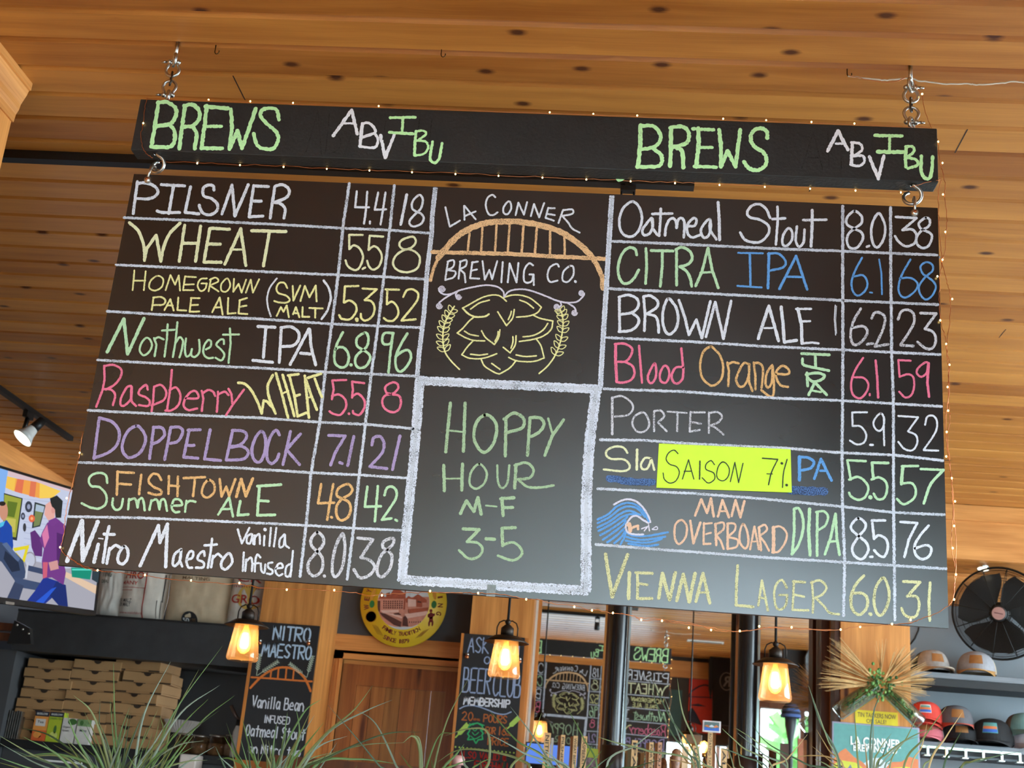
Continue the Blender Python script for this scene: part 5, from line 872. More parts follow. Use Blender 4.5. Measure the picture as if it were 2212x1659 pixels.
# ---------------------------------------------------------------- pendant lamps
IRON = mat('dark_bronze_iron', (52, 42, 36), 0.45, metal=0.6); CORD = mat('black_cord', (22, 22, 22), 0.6, var=0)
AMB = glassy('amber_lamp_glass', (255, 236, 214), 0.28, (255, 208, 160), 0.14, 0.05); BULBG = glassy('bulb_glass', (255, 238, 196), 0.35, (255, 220, 140), 0.2)
FIL = mat('glowing_filament', (255, 190, 90), 0.5, var=0, emit=34.0, ecol=(255, 216, 152))
def pendant(label, xr_, yr_, Y):
    p = onY(xr_, yr_, Y); x, y, z = p; c = (x, y, z)
    t = thing('pendant_lamp', label, 'pendant lamp', c, 'pendant lamps over the bar')
    MB().tube([(x, y, ZC), (x, y, z + 0.11)], 0.0068, CORD, 8).lathe([(0.045, 0), (0.045, -0.02), (0, -0.022)], (x, y, ZC - 0.0005), IRON, 18).build('stem', t)
    MB().ball((x, y, z + 0.105), 0.016, IRON, 8).lathe([(0.0, 0.095), (0.014, 0.09), (0.034, 0.072), (0.034, 0.030), (0.0, 0.03)], c, IRON, 24).build('socket', t)
    mb = MB()
    for s_ in (-1, 1): mb.tube([(x, y, z + 0.105), (x + s_ * 0.022, y, z + 0.112), (x + s_ * 0.045, y, z + 0.10), (x + s_ * 0.055, y, z + 0.075), (x + s_ * 0.055, y, z + 0.03)], 0.0035, IRON, 6)
    mb.build('bail', t)
    MB().lathe([(0.034, 0.034), (0.066, 0.030), (0.092, 0.014), (0.120, -0.002), (0.116, -0.004), (0.09, 0.009), (0.064, 0.023), (0.03, 0.026)], c, IRON, 36).build('shade', t)
    MB().lathe([(0.062, 0.012), (0.064, -0.01), (0.074, -0.09), (0.085, -0.16), (0.084, -0.172), (0.076, -0.184), (0.066, -0.186)], c, AMB, 36).build('glass', t)
    b = MB().lathe([(0.014, 0.005), (0.016, -0.02), (0.030, -0.06), (0.036, -0.10), (0.030, -0.128), (0.014, -0.144), (0.0, -0.147)], c, BULBG, 24).build('bulb', t)
    MB().lathe([(0.0, -0.036), (0.014, -0.04), (0.021, -0.08), (0.021, -0.108), (0.014, -0.118), (0.0, -0.12)], c, FIL, 14).build('filament', b)
    return t
pendant('amber glass pendant lamp under a dark iron shade, in front of the NITRO MAESTRO board', 533, 1352, 6.75)
pendant('amber glass pendant lamp under a dark iron shade, in front of the BEER CLUB board', 1094, 1387, 6.75)
pendant('amber glass pendant lamp under a dark iron shade, hanging between black pole and pine post', 1675, 1436, 6.75)
# ---------------------------------------------------------------- signs on the back wall
# single-line hand lettering
GL = {'A':"0,0 .5,1 1,0;.22,.38 .78,.38",'B':"0,0 0,1;~0,1 .7,.95 .7,.58 0,.52;~0,.52 .95,.48 .9,.05 0,0",'C':"~1,.85 .6,1 .1,.75 .05,.25 .5,0 1,.15",'D':"0,0 0,1;~0,1 .8,.9 1,.5 .8,.1 0,0",'E':"1,1 0,1 0,0 1,0;0,.52 .8,.52",'F':"1,1 0,1 0,0;0,.52 .8,.52",'G':"~1,.85 .5,1 .05,.6 .2,.1 .7,0 1,.4;1,.42 .6,.42",'H':"0,0 0,1;1,0 1,1;0,.5 1,.5",'I':".5,0 .5,1",'K':"0,0 0,1;.95,1 0,.45 1,0",'L':"0,1 0,0 1,0",'M':"0,0 .15,1 .5,.3 .85,1 1,0",'N':"0,0 0,1 1,0 1,1",'O':"~.5,1 .08,.75 .08,.25 .5,0 .92,.25 .92,.75 .5,1",'P':"0,0 0,1;~0,1 .9,.95 .9,.55 0,.48",'R':"0,0 0,1;~0,1 .9,.95 .85,.55 0,.5;.3,.5 1,0",'S':"~.95,.85 .5,1 .08,.8 .4,.52 .9,.3 .6,.02 .05,.12",'T':"0,1 1,1;.5,1 .5,0",'U':"~0,1 .02,.25 .5,0 .98,.25 1,1",'V':"0,1 .5,0 1,1",'W':"0,1 .25,0 .5,.7 .75,0 1,1",'Y':"0,1 .5,.5 1,1;.5,.5 .5,0",
 '0':"~.5,1 .1,.7 .1,.3 .5,0 .9,.3 .9,.7 .5,1",'1':".5,1 .5,0",'2':"~.05,.8 .5,1 .9,.75 .5,.35 .05,0;.05,0 1,0",'6':"~.9,1 .3,.65 .05,.25 .5,0 .95,.25 .5,.52 .08,.3",'@':"~.7,.35 .4,.6 .3,.3 .6,.25 .8,.6 .5,.95 .05,.5 .4,.02 .95,.15",
 'a':"~.9,.55 .4,.66 .08,.3 .4,0 .9,.3;.9,.62 .95,0",'e':"~.1,.35 .9,.38 .6,.66 .15,.45 .2,.08 .9,.06",'i':".5,.6 .5,0;.5,.82 .5,.86",'l':".5,1.0 .5,0",'m':"0,.62 0,0;~0,.45 .3,.65 .5,.4;.5,.45 .5,0;~.5,.45 .8,.65 1,.4;1,.45 1,0",'n':"0,.62 0,0;~0,.4 .5,.68 .95,.4;.95,.42 .95,0",'o':"~.5,.65 .08,.45 .1,.1 .5,0 .9,.15 .9,.5 .5,.65",'r':"0,.62 0,0;~0,.4 .4,.65 .9,.58",'t':".5,.95 .5,0;.1,.66 .95,.66",'u':"~0,.62 .05,.1 .5,0 .9,.2 .95,.62;.95,.5 1,0",'z':"0,.6 .9,.6 0,0 .95,0",'p':"0,.6 0,-.35;~0,.5 .6,.68 .95,.35 .6,0 0,.1",'d':".9,1 .9,0;~.9,.5 .4,.66 .08,.3 .4,0 .9,.2"}
def hand(mb, txt, x0, x1, z0, z1, Y, m, w, lift=0.0008, gap=0.28):
    adv = [0.45 if ch in 'Iil1' else (0.55 if ch == ' ' else (1.3 if ch in 'MWm' else 1.0)) for ch in txt]
    tot = sum(adv) + gap * (len(txt) - 1); u = (x1 - x0) / tot; x = x0
    for ch, a_ in zip(txt, adv):
        for st in GL.get(ch, '').split(';'):
            st = st.strip()
            if not st: continue
            sm = st[0] == '~'; P = [Vector([float(q) for q in t.split(',')]) for t in st.lstrip('~').split()]
            P = [Vector((x + p.x * a_ * u, z0 + p.y * (z1 - z0))) for p in P]
            LIFT[0] = (LIFT[0] + 0.00002) % 0.0006
            cv = lambda p, l: Vector((p.x, Y - l, p.y))
            if sm: mb.stroke(spline(P, 6), w, m, cv, lift + LIFT[0], 0.08)
            else:
                for a2, b2 in zip(P, P[1:]): mb.stroke([a2, b2], w, m, cv, lift + LIFT[0], 0.08)
        x += (a_ + gap) * u
def wline(mb, s, Y, m, w, sm=True, lift=0.0009):
    P = [Vector([float(q) for q in t.split(',')]) for t in s.split()]; P = [onY(p.x, p.y, Y) for p in P]; P = [Vector((p.x, p.z)) for p in P]
    LIFT[0] = (LIFT[0] + 0.00002) % 0.0006
    mb.stroke(spline(P, 7) if sm else P, w, m, lambda p, l: Vector((p.x, Y - l, p.y)), lift + LIFT[0], 0.06)
def ear(mb, base, tip, Y, m, n=8, sp=6.0, w=0.006):
    b, t = Vector(base), Vector(tip); d = t - b; nn = Vector((-d.y, d.x)).normalized()
    wline(mb, '%f,%f %f,%f' % (b.x, b.y, t.x, t.y), Y, m, w * 0.8, False)
    for k in range(n):
        p = b + d * (0.25 + 0.75 * k / n); dn = d.normalized()
        for s_ in (1, -1):
            q = p + dn * sp * 0.7 + nn * s_ * sp * 0.65; wline(mb, '%f,%f %f,%f' % (p.x, p.y, q.x, q.y), Y, m, w, False)
C1 = chalk('paint_pen_pale_blue', (186, 206, 226), 0.9, 200); C2 = chalk('paint_pen_white', (216, 216, 222), 0.9, 200); C3 = chalk('paint_pen_orange', (222, 122, 58), 0.85, 200); C4 = chalk('paint_pen_brown_orange', (176, 100, 56), 0.85, 200); C5 = chalk('paint_pen_green', (62, 170, 106), 0.85, 200); C6 = chalk('paint_pen_lime', (176, 206, 98), 0.85, 200); C7 = chalk('paint_pen_red', (170, 50, 44), 0.85, 200); C8 = chalk('paint_pen_blue_grey', (150, 162, 190), 0.9, 200); C9 = chalk('paint_pen_cream', (190, 200, 176), 0.9, 200)
SLATE = mat('slate_black', (31, 29, 30), 0.6, var=0.1, vs=12)
FRM = wood('orange_frame_wood', (168, 92, 34), (214, 134, 60), (90, 40, 14), axis=2)
Yn = 8.965
x0, x1, z0, z1 = rect(535, 1346, 672, 1648, Yn)
nb_ = thing('chalkboard_sign', 'tall chalkboard sign reading NITRO MAESTRO above an orange bridge, on the pine post', 'chalkboard', ((x0 + x1) / 2, Yn + 0.01, z0))
MB().box(x0, x1, Yn, Yn + 0.02, z0, z1, SLATE).build('panel', nb_)
fx = onY(520, 1500, Yn).x
MB().box(x0 - 0.022, x0, Yn - 0.004, Yn + 0.034, z0 - 0.06, z1 - 0.02, FRM).box(x0 - 0.022, x1 + 0.01, Yn - 0.003, Yn + 0.034, z0 - 0.06, z0, FRM).build('frame', nb_)
mb = MB()
for txt, a, b, c, d, m, w in (('NITRO', 591, 671, 1355, 1384, C1, 0.013), ('MAESTRO', 566, 673, 1393, 1421, C1, 0.012), ('Vanilla Bean', 545, 657, 1507, 1532, C2, 0.0085), ('INFUSED', 571, 626, 1547, 1563, C2, 0.007), ('Oatmeal Stout', 531, 660, 1570, 1594, C2, 0.0085), ('on Nitro tap', 537, 650, 1611, 1630, C2, 0.0085)):
    X0_, X1_, Z0_, Z1_ = rect(a, c, b, d, Yn); hand(mb, txt, X0_, X1_, Z0_, Z1_, Yn, m, w)
wline(mb, "541,1486 560,1466 582,1450 606,1442 634,1445 655,1461 666,1480 671,1493", Yn, C3, 0.016); wline(mb, "543,1463 590,1466 640,1470 674,1472", Yn, C3, 0.012, False)
for a, b in ((586, 1448), (602, 1444), (619, 1443), (635, 1447)): wline(mb, "%d,%d %d,%d" % (a, b, a - 2, 1466), Yn, C3, 0.012, False)
ear(mb, (554, 1459), (562, 1412), Yn, C9, 8, 6, 0.005); ear(mb, (556, 1459), (602, 1428), Yn, C9, 8, 6, 0.005); ear(mb, (663, 1463), (676, 1416), Yn, C9, 8, 6, 0.005); ear(mb, (662, 1463), (625, 1433), Yn, C9, 8, 6, 0.005)
mb.build('lettering', nb_)
COPS = mat('copper_cap', (206, 130, 84), 0.35, metal=0.9)
mb = MB()
for q in ((668, 1387), (563, 1386)):
    p = onY(*q, Yn); mb.lathe([(0, -0.03), (0.01, -0.03), (0.01, 0)], p + Vector((0, 0, 0.005)), STEEL, 12, axis=(0, 1, 0)).ball(p + Vector((0.002, -0.03, -0.014)), 0.014, COPS, 8)
mb.build('wall_bolts', nb_)
Yc = 9.265
x0, x1, z0, z1 = rect(988, 1372, 1122, 1690, Yc)
cb_ = thing('chalkboard_sign', 'tall chalkboard sign reading BEER CLUB MEMBERSHIP with a green hop, beside the mirrors', 'chalkboard', ((x0 + x1) / 2, Yc + 0.01, z0))
MB().box(x0, x1, Yc, Yc + 0.02, z0, z1, SLATE).build('panel', cb_)
MB().box(x0 - 0.02, x0, Yc - 0.003, Yc + 0.034, z0, z1, FRM).box(x1, x1 + 0.03, Yc + 0.01, Yc + 0.034, z0, z1, FRM).build('frame', cb_)
mb = MB()
for txt, a, b, c, d, m, w in (('ASK', 1012, 1056, 1377, 1410, C8, 0.0095), ('ABOUT', 1068, 1126, 1384, 1413, C8, 0.0095), ('OUR', 1046, 1090, 1420, 1435, C8, 0.009), ('BEER', 1001, 1060, 1444, 1497, C8, 0.0105), ('CLUB', 1066, 1124, 1454, 1505, C8, 0.0105), ('MEMBERSHIP', 1002, 1101, 1509, 1525, C2, 0.0105), ('20', 998, 1022, 1538, 1556, C4, 0.0085), ('oz', 1023, 1037, 1551, 1556, C4, 0.006), ('POURS', 1045, 1095, 1545, 1561, C4, 0.0085), ('FOR', 1049, 1070, 1571, 1585, C4, 0.0085), ('16', 1077, 1094, 1571, 1588, C4, 0.009), ('oz', 1094, 1104, 1583, 1589, C4, 0.005), ('PRICE', 1054, 1098, 1594, 1610, C4, 0.0085), ('ALSO VALID @', 992, 1094, 1626, 1640, C7, 0.0085), ('FIREHALL', 1025, 1104, 1647, 1662, C7, 0.0095)):
    X0_, X1_, Z0_, Z1_ = rect(a, c, b, d, Yc); hand(mb, txt, X0_, X1_, Z0_, Z1_, Yc, m, w)
wline(mb, "993,1531 1003,1526 1016,1524 1032,1526 1052,1533 1072,1541 1090,1543 1104,1538", Yc, C8, 0.0085)
wline(mb, "1013,1569 1020,1564 1032,1562 1042,1568 1043,1577 1038,1577 1044,1584 1041,1588 1043,1597 1033,1598 1028,1606 1023,1597 1010,1598 1014,1590 1010,1585 1015,1578 1012,1572 1013,1569", Yc, C5, 0.010, False)
for s in ("1019,1572 1026,1579 1032,1572", "1020,1582 1026,1588 1034,1582", "1017,1590 1026,1596 1038,1590", "1014,1563 1022,1566 1028,1562 1036,1563 1046,1567"): wline(mb, s, Yc, C5, 0.006)
for b_, t_, tt_ in (((984, 1593), (1010, 1565), 0), ((1096, 1574), (1120, 1551), 0)):
    ear(mb, b_, t_, Yc, C6, 9, 5.5, 0.012)
for k in range(16):
    p = onY(984 + 8.4 * k, 1613.5 + 0.85 * k, Yc); mb.add([p + Vector((0.0062 * math.cos(t), -0.0012, 0.0062 * math.sin(t))) for t in [math.pi * j / 5 for j in range(10)]], [list(range(10))], C6)
mb.build('lettering', cb_)
mb = MB()
for q in ((1010, 1416), (1123, 1426)):
    p = onY(*q, Yc); mb.lathe([(0, -0.03), (0.01, -0.03), (0.01, 0)], p + Vector((0, 0, 0.006)), STEEL, 12, axis=(0, 1, 0)).ball(p + Vector((0.0, -0.03, -0.014)), 0.014, COPS, 8)
mb.build('wall_bolts', cb_)
# round maltster's sign
Ys = YW - 0.045
cs = onY(872, 1303.5, Ys); rs = (onY(965, 1303, Ys).x - onY(779, 1303, Ys).x) / 2
rg = thing('round_sign', 'round yellow tin sign with an old red brick maltings picture above the door', 'sign', (cs.x, Ys + 0.01, cs.z - rs))
YEL = mat('sign_yellow', (232, 196, 44), 0.45, var=0.06, vs=8); SKY = mat('sign_sky', (202, 206, 208), 0.5, var=0.04); BR1 = mat('sign_brick_pink', (206, 138, 116), 0.5, var=0.12, vs=40); BR2 = mat('sign_brick_red', (168, 84, 58), 0.5, var=0.15, vs=40); BR3 = mat('sign_brick_dark', (84, 46, 40), 0.5); PALE = mat('sign_roof_pale', (226, 184, 168), 0.5); MRN = mat('sign_maroon', (122, 34, 30), 0.5, var=0); SGR = mat('sign_leaf_green', (36, 110, 52), 0.5); BRN = mat('sign_brown_line', (150, 92, 30), 0.5, var=0)
MB().lathe([(0, -0.012), (rs, -0.012), (rs + 0.002, -0.006), (rs, 0.0), (0, 0)], cs, YEL, 72, axis=(0, 1, 0), cap=False).build('disc', rg)
mb = MB(); lv2 = [0.0125]
def sg(m, s):     # polygon in sign pixels of the close view, clipped to the picture circle
    lv2[0] += 0.00012; P = []
    for t in s.split():
        x, y = [float(q) for q in t.split(',')]; p = onY(760 + x / 9.617, 1240 + y / 9.617, Ys); P.append((p.x, p.z))
    ri = rs * 0.605; out = []
    for (ax_, az), (bx2, bz) in zip(P, P[1:] + P[:1]):
        for k in range(6):
            X, Z = ax_ + (bx2 - ax_) * k / 6, az + (bz - az) * k / 6; dx, dz = X - cs.x, Z - cs.z; d = math.hypot(dx, dz)
            if d > ri: X, Z = cs.x + dx / d * ri, cs.z + dz / d * ri
            out.append(Vector((X, Ys - lv2[0], Z)))
    mb.add(out, [list(range(len(out)))], m)
ri = rs * 0.605
mb.add([Vector((cs.x + ri * math.cos(k * math.pi / 36), Ys - 0.0124, cs.z + ri * math.sin(k * math.pi / 36))) for k in range(72)], [list(range(72))], SKY)
sg(BR1, "540,500 1040,500 1180,490 1330,480 1610,480 1610,1100 540,1100"); sg(BR2, "560,520 620,370 660,420 680,480 720,480 720,400 790,390 800,440 870,330 890,270 910,330 960,330 980,270 1000,330 1040,360 1100,400 1100,520"); sg(BR3, "540,560 600,560 590,800 540,760"); sg(BR2, "1120,530 1180,460 1260,500 1380,420 1500,500 1560,540 1560,600 1130,600"); sg(BR2, "1110,280 1135,280 1110,740 1075,740")
for j in range(4):
    for i in range(9): sg(BR3, "%d,%d %d,%d %d,%d %d,%d" % (660 + i * 47, 560 + j * 45, 684 + i * 47, 558 + j * 45, 684 + i * 47, 586 + j * 45, 660 + i * 47, 588 + j * 45))
sg(PALE, "1170,520 1340,540 1340,680 1170,690"); sg(PALE, "600,760 980,750 980,800 660,820"); sg(BR3, "580,800 700,830 1040,1000 1020,1110 880,1060 640,880"); sg(PALE, "700,820 900,830 1060,900 1040,930"); sg(BR3, "860,830 980,810 1040,860 900,850"); sg(BR3, "1080,900 1150,850 1180,1100 1060,1080"); sg(PALE, "1100,840 1560,770 1600,850 1160,930"); sg(BR2, "1180,740 1600,700 1600,770 1200,830"); sg(BR1, "1170,940 1480,880 1400,1020 1180,1100")
for i in range(6): sg(BR3, "%d,990 %d,985 %d,1020 %d,1024" % (1200 + i * 44, 1218 + i * 44, 1218 + i * 44, 1200 + i * 44))
sg(BR2, "1350,520 1470,560 1470,700 1350,690"); sg(BR3, "1370,560 1450,580 1450,610 1370,600"); sg(BR3, "760,400 800,390 800,440 760,450")
mb.build('picture', rg)
mb = MB()
def arc(txt, rad, a0, a1, h, m, inward, bold=0.02):
    n = len(txt)
    for i, ch in enumerate(txt):
        if ch == ' ': continue
        an = R(a0 + (a1 - a0) * i / max(1, n - 1)); c0_ = Vector((cs.x + rad * math.cos(an), cs.z + rad * math.sin(an)))
        up_ = Vector((math.cos(an), math.sin(an))) * (1 if not inward else -1); rt_ = Vector((up_.y, -up_.x))
        w = h * (0.35 if ch in 'I1' else (1.0 if ch in 'MW' else 0.72))
        def MM_(u, v, c0_=c0_, up_=up_, rt_=rt_): p = c0_ + rt_ * u + up_ * v; return Vector((p.x, Ys - 0.0135, p.y))
        mb.text(ch, -w / 2, w / 2, -h / 2, h / 2, 0, m, bold, M=MM_)
arc('FAMILY TRADITION', rs * 0.70, 237, 306, rs * 0.095, MRN, True); arc('SINCE 1879', rs * 0.87, 247, 283, rs * 0.095, MRN, True)
arc('WEYERMANN MALTING', rs * 0.86, 190, -12, rs * 0.12, MRN, False, 0.03)
def blob(m, x, y, rx, rz, rot=0.0, n=14):
    p = onY(760 + x / 9.617, 1240 + y / 9.617, Ys); k_ = 1 / 9.617 / 2749 * 9.6; mb.add([Vector((p.x + k_ * (rx * math.cos(t) * math.cos(rot) - rz * math.sin(t) * math.sin(rot)), Ys - 0.0134, p.z + k_ * (rx * math.cos(t) * math.sin(rot) + rz * math.sin(t) * math.cos(rot)))) for t in [2 * math.pi * j / n for j in range(n)]], [list(range(n))], m)
blob(SGR, 425, 630, 52, 78); blob(SGR, 1712, 640, 54, 78); blob(BRN, 405, 890, 115, 115); blob(YEL, 405, 890, 106, 106)
for j in range(5): blob(BRN, 405 - 60 + 30 * j, 890, 5, 90, -0.4)
for x, y, rx, rz, rot in ((450, 430, 40, 130, -0.25), (1720, 420, 40, 120, 0.25)): blob(mat('sign_grain', (204, 140, 44), 0.5), x, y, rx, rz, rot)
for x, y, rot in ((540, 1170, 0.62), (1470, 1240, -0.75)):
    for j in range(5): blob(BRN, x + 26 * (j - 2), y + (8 if rot > 0 else -8) * (j - 2), 4, 130, rot)
for args in ((1650, 770, 30, 34), (1650, 870, 52, 66), (1650, 950, 40, 60), (1612, 1030, 20, 60), (1680, 1030, 20, 60), (1600, 870, 18, 40), (1712, 850, 20, 30)): blob(MRN, *args)
mb.build('lettering', rg)
# ---------------------------------------------------------------- bar mirrors, black poles, taps
MIR = bpy.data.materials.new('silvered_mirror'); MIR.use_nodes = True; _b = MIR.node_tree.nodes['Principled BSDF']; _b.inputs['Metallic'].default_value = 1.0; _b.inputs['Roughness'].default_value = 0.012; _b.inputs['Base Color'].default_value = (0.86, 0.88, 0.87, 1)
_n = MIR.node_tree.nodes.new('ShaderNodeTexNoise'); _n.inputs['Scale'].default_value = 2.0; _bp = MIR.node_tree.nodes.new('ShaderNodeBump'); _bp.inputs['Strength'].default_value = 0.004; MIR.node_tree.links.new(_n.outputs[0], _bp.inputs['Height'])
def mY(X, Z): return MM.y - ((X - MM.x) * MN.x + (Z - MM.z) * MN.z) / MN.y
BEV = mat('mirror_bevel_edge', (196, 214, 220), 0.15, var=0, metal=0.6)
for lab, a, b, s1, s2 in (('wall mirror beside the BEER CLUB board, with a white strip along its edge', 1161, 1301, 'W', 'T'), ('wall mirror between the two black poles', 1357, 1588, 'B', 'T'), ('wall mirror between black pole and dark frame, showing the shop window', 1640, 1768, 'B', None)):
    X0_, X1_ = onP(a, 1450, MM, MN).x, onP(b, 1450, MM, MN).x; z0, z1 = 1.3, zh - 0.03
    t = thing('wall_mirror', lab, 'mirror', ((X0_ + X1_) / 2, mY((X0_ + X1_) / 2, z0), z0), 'mirrors behind the bar')
    P = [Vector((x, mY(x, z), z)) for z in (z0, z1) for x in (X0_, X1_)]; d = Vector((0, 0.006, 0))
    MB().hexa([P[0], P[1], P[1] + d, P[0] + d, P[2], P[3], P[3] + d, P[2] + d], MIR).build('glass', t)
    mb = MB()
    def strip(x0_, x1_, m, f=0.012): 
        Q = [Vector((x, mY(x, z) - f, z)) for z in (z0, z1) for x in (x0_, x1_)]; d2 = Vector((0, f + 0.01, 0)); mb.hexa([Q[0], Q[1], Q[1] + d2, Q[0] + d2, Q[2], Q[3], Q[3] + d2, Q[2] + d2], m)
    if s1 == 'W': strip(X0_ - 0.052, X0_ - 0.026, mat('white_strip', (226, 222, 214), 0.5)); strip(X0_ - 0.026, X0_, TRIMV)
    if s1 == 'B': strip(X0_ - 0.012, X0_ + 0.004, BEV, 0.004)
    if s2 == 'T': strip(X1_, X1_ + 0.016, TRIMV)
    mb.build('edge_strip', t)
POLE = mat('black_enamel_pipe', (20, 20, 22), 0.22, var=0.05, spec=0.6)
for lab, a, b in (('black round pole rising in front of the mirrors, nearer the BEER CLUB board', 1311, 1352), ('black round pole rising in front of the mirrors, nearer the last pendant lamp', 1594, 1636)):
    Yp = 9.3; xl_, xr2 = onY(a, 1450, Yp).x, onY(b, 1450, Yp).x; r = (xr2 - xl_) / 2; x = (xl_ + xr2) / 2; zb0 = onY(1330, 1612, Yp).z
    t = thing('support_pole', lab, 'pole', (x, Yp, 1.2), 'black poles in front of the mirrors')
    MB().lathe([(r, 1.2), (r, zh + 0.0)], (x, Yp, 0.0), POLE, 40).build('tube', t)
    MB().lathe([(r + 0.001, -0.3), (r + 0.012, -0.3), (r + 0.010, 0.0), (r + 0.001, 0.004)], (x, Yp, zb0), mat('oxblood_base', (44, 26, 24), 0.4), 40).build('collar', t)
# bar back counter
struct('wall_low_bar', MB().box(p2l - 0.4, c3l + 0.5, 8.72, 8.98, 0, onY(1300, 1690, 8.8).z, DARKW))
zbar = onY(1300, 1690, 8.8).z
HT = wood('pale_handle_wood', (190, 142, 88), (226, 184, 128), (130, 80, 40), axis=2, kden=3); HTB = mat('handle_brown_side', (128, 78, 40), 0.5, var=0.15, vs=20)
def tap(label, xl, xr, yt, side=-1, m=None, txt='', Y=8.84, group='beer tap handles'):
    x0_, x1_ = onY(xl, yt + 30, Y).x, onY(xr, yt + 30, Y).x; zt_ = onY((xl + xr) / 2, yt, Y).z
    t = thing('tap_handle', label, 'tap handle', ((x0_ + x1_) / 2, Y + 0.02, zbar), group); m = m or HT
    w = x1_ - x0_; f0 = x0_ + (w * 0.42 if side < 0 else 0); f1 = x1_ - (w * 0.42 if side > 0 else 0)
    mb = MB()
    mb.prism([(f0, Y, zbar + 0.02), (f1, Y, zbar + 0.02), (f1, Y, zt_), (f0, Y, zt_)], (0, 0.035, 0), m)
    if side: mb.prism([(x0_ if side < 0 else f1, Y + 0.004, zbar + 0.02), (f0 if side < 0 else x1_, Y + 0.004, zbar + 0.02), (f0 if side < 0 else x1_, Y + 0.004, zt_ - 0.004), (x0_ if side < 0 else f1, Y + 0.012, zt_ - 0.008)], (0, 0.03, 0), HTB)
    mb.build('grip', t)
    MB().lathe([(0.012, 0), (0.012, 0.02), (0.008, 0.024)], ((f0 + f1) / 2, Y + 0.018, zbar), STEEL, 14).build('ferrule', t)
    if txt:
        mb = MB(); L_ = min(0.2, (zt_ - zbar) * 0.6); fw = (f1 - f0)
        mb.text(txt, 0, L_, 0, fw * 0.6, 0, INKK, 0.01, M=lambda u, v: Vector((f0 + fw * 0.2 + v, Y - 0.001, zt_ - 0.015 - L_ + u)) if False else Vector((f1 - fw * 0.2 - (fw * 0.6 - v), Y - 0.001, zt_ - 0.015 - u)))
        mb.build('lettering', t)
    return t, f0, f1, zt_
tap('pale wooden tap handle, first beside the BEER CLUB board', 1174.5, 1188, 1583, 0, txt='NITRO')
tap('white tap handle behind the first pale wooden one', 1189, 1194, 1594, 0, mat('white_handle', (220, 218, 212), 0.4), Y=8.9)
tap('pale and brown tap handle, second pale one from the BEER CLUB board', 1204, 1219, 1587, -1, txt='PILSNER')
tap('brown sided tap handle, third pale one from the BEER CLUB board', 1230.5, 1246.5, 1589, -1, txt='WHEAT BEER')
tap('pale tap handle just before the first black pole', 1255, 1267, 1590, 0, txt='RASPBERRY')
tap('tall pale tap handle just after the first black pole', 1364, 1376.5, 1599, 0, txt='IPA')
tap('dim olive stand-in for a tap handle reflection at the foot of the middle mirror', 1355, 1363, 1607, 0, mat('olive_reflection', (120, 106, 62), 0.5), Y=8.92)  # solid piece added where the mirror shows a darker handle reflection
tap('orange brown tap handle with white edge in the middle mirror row', 1395, 1411, 1603, -1, txt='PORTER')
tap('pink brown tap handle beside the orange brown one', 1414, 1429, 1603, -1, mat('pinkish_handle', (206, 150, 116), 0.5), txt='STOUT')
tap('pale yellow and pink tap handle under the small mirrored lamp', 1473, 1487, 1612, 0, mat('pink_yellow_handle', (226, 190, 150), 0.5, var=0.2, vs=14), Y=8.86)
tap('short pale tap handle left of the bare bulb', 1496, 1511, 1611, 0, txt='LAGER')
tap('short pale tap handle right of the sign topped one', 1557, 1570, 1616, 0, txt='ALE')
tap('round topped brown stand-in for a tap handle reflection at the foot of the window mirror', 1686, 1704, 1606, 0, mat('brown_reflection', (84, 48, 30), 0.5, var=0.2, vs=20), Y=8.9)  # another reflected handle, added as a solid brown piece
tap('tall red brown tap handle beside the dark mirror frame', 1724, 1743, 1596, 1, mat('red_brown_handle', (160, 90, 56), 0.5, var=0.2, vs=20))
t, f0, f1, zt_ = tap('tall tap handle topped with a framed mountain picture, near the second pole', 1529, 1546, 1580, 1, txt='ROTATING TAP')
x0, x1, z0, z1 = rect(1517, 1557, 1557, 1583, 8.83) if False else rect(1517, 1557, 1557, 1583, 8.83)
x0, x1, z0, z1 = rect(1517, 1557, 1557, 1583, 8.83)
x0, x1 = onY(1517.5, 1570, 8.83).x, onY(1557, 1570, 8.83).x; z1, z0 = onY(1537, 1557, 8.83).z, onY(1537, 1582, 8.83).z
def picture(mb, x0, x1, z0, z1, Y, teal, cols):
    mb.add([Vector((x, Y, z)) for x, z in ((x0, z0), (x1, z0), (x1, z1), (x0, z1))], [(0, 1, 2, 3)], teal)
    W_, H_ = x1 - x0, z1 - z0
    for i, (m, s) in enumerate(cols): mb.add([Vector((x0 + W_ * float(t.split(',')[0]), Y - 0.0003 * (i + 1), z0 + H_ * float(t.split(',')[1]))) for t in s.split()], [list(range(len(s.split())))], m)
TEAL = mat('print_teal', (98, 156, 150), 0.6); ORM = mat('print_orange_mountain', (216, 126, 78), 0.6); LIM = mat('print_lime', (206, 206, 66), 0.6); BLU = mat('print_water_blue', (56, 104, 196), 0.6); PIN = mat('print_grey_pine', (120, 124, 140), 0.6); SNO = mat('print_snow', (206, 212, 220), 0.6); PINKW = mat('sign_card_white', (216, 206, 206), 0.5)
MOUNT = [(SNO, ".25,.2 .45,.42 .55,.44 .75,.2"), (ORM, "0,.2 0,.36 .08,.5 .14,.56 .24,.42 .34,.34 .44,.2"), (ORM, "1,.2 1,.46 .9,.5 .8,.4 .68,.38 .58,.2"), (LIM, "0,.16 0,.26 .1,.34 .26,.32 .38,.2"), (LIM, "1,.16 1,.28 .86,.32 .7,.28 .64,.18"), (PIN, "0,.08 0,.2 .06,.16 .1,.26 .14,.16 .2,.28 .24,.14 .3,.24 .34,.12 .5,.15 .62,.12 .68,.24 .72,.14 .78,.2 .84,.16 .88,.3 .92,.16 1,.2 1,.08"), (BLU, "0,0 0,.1 .2,.14 .8,.13 1,.1 1,0")]
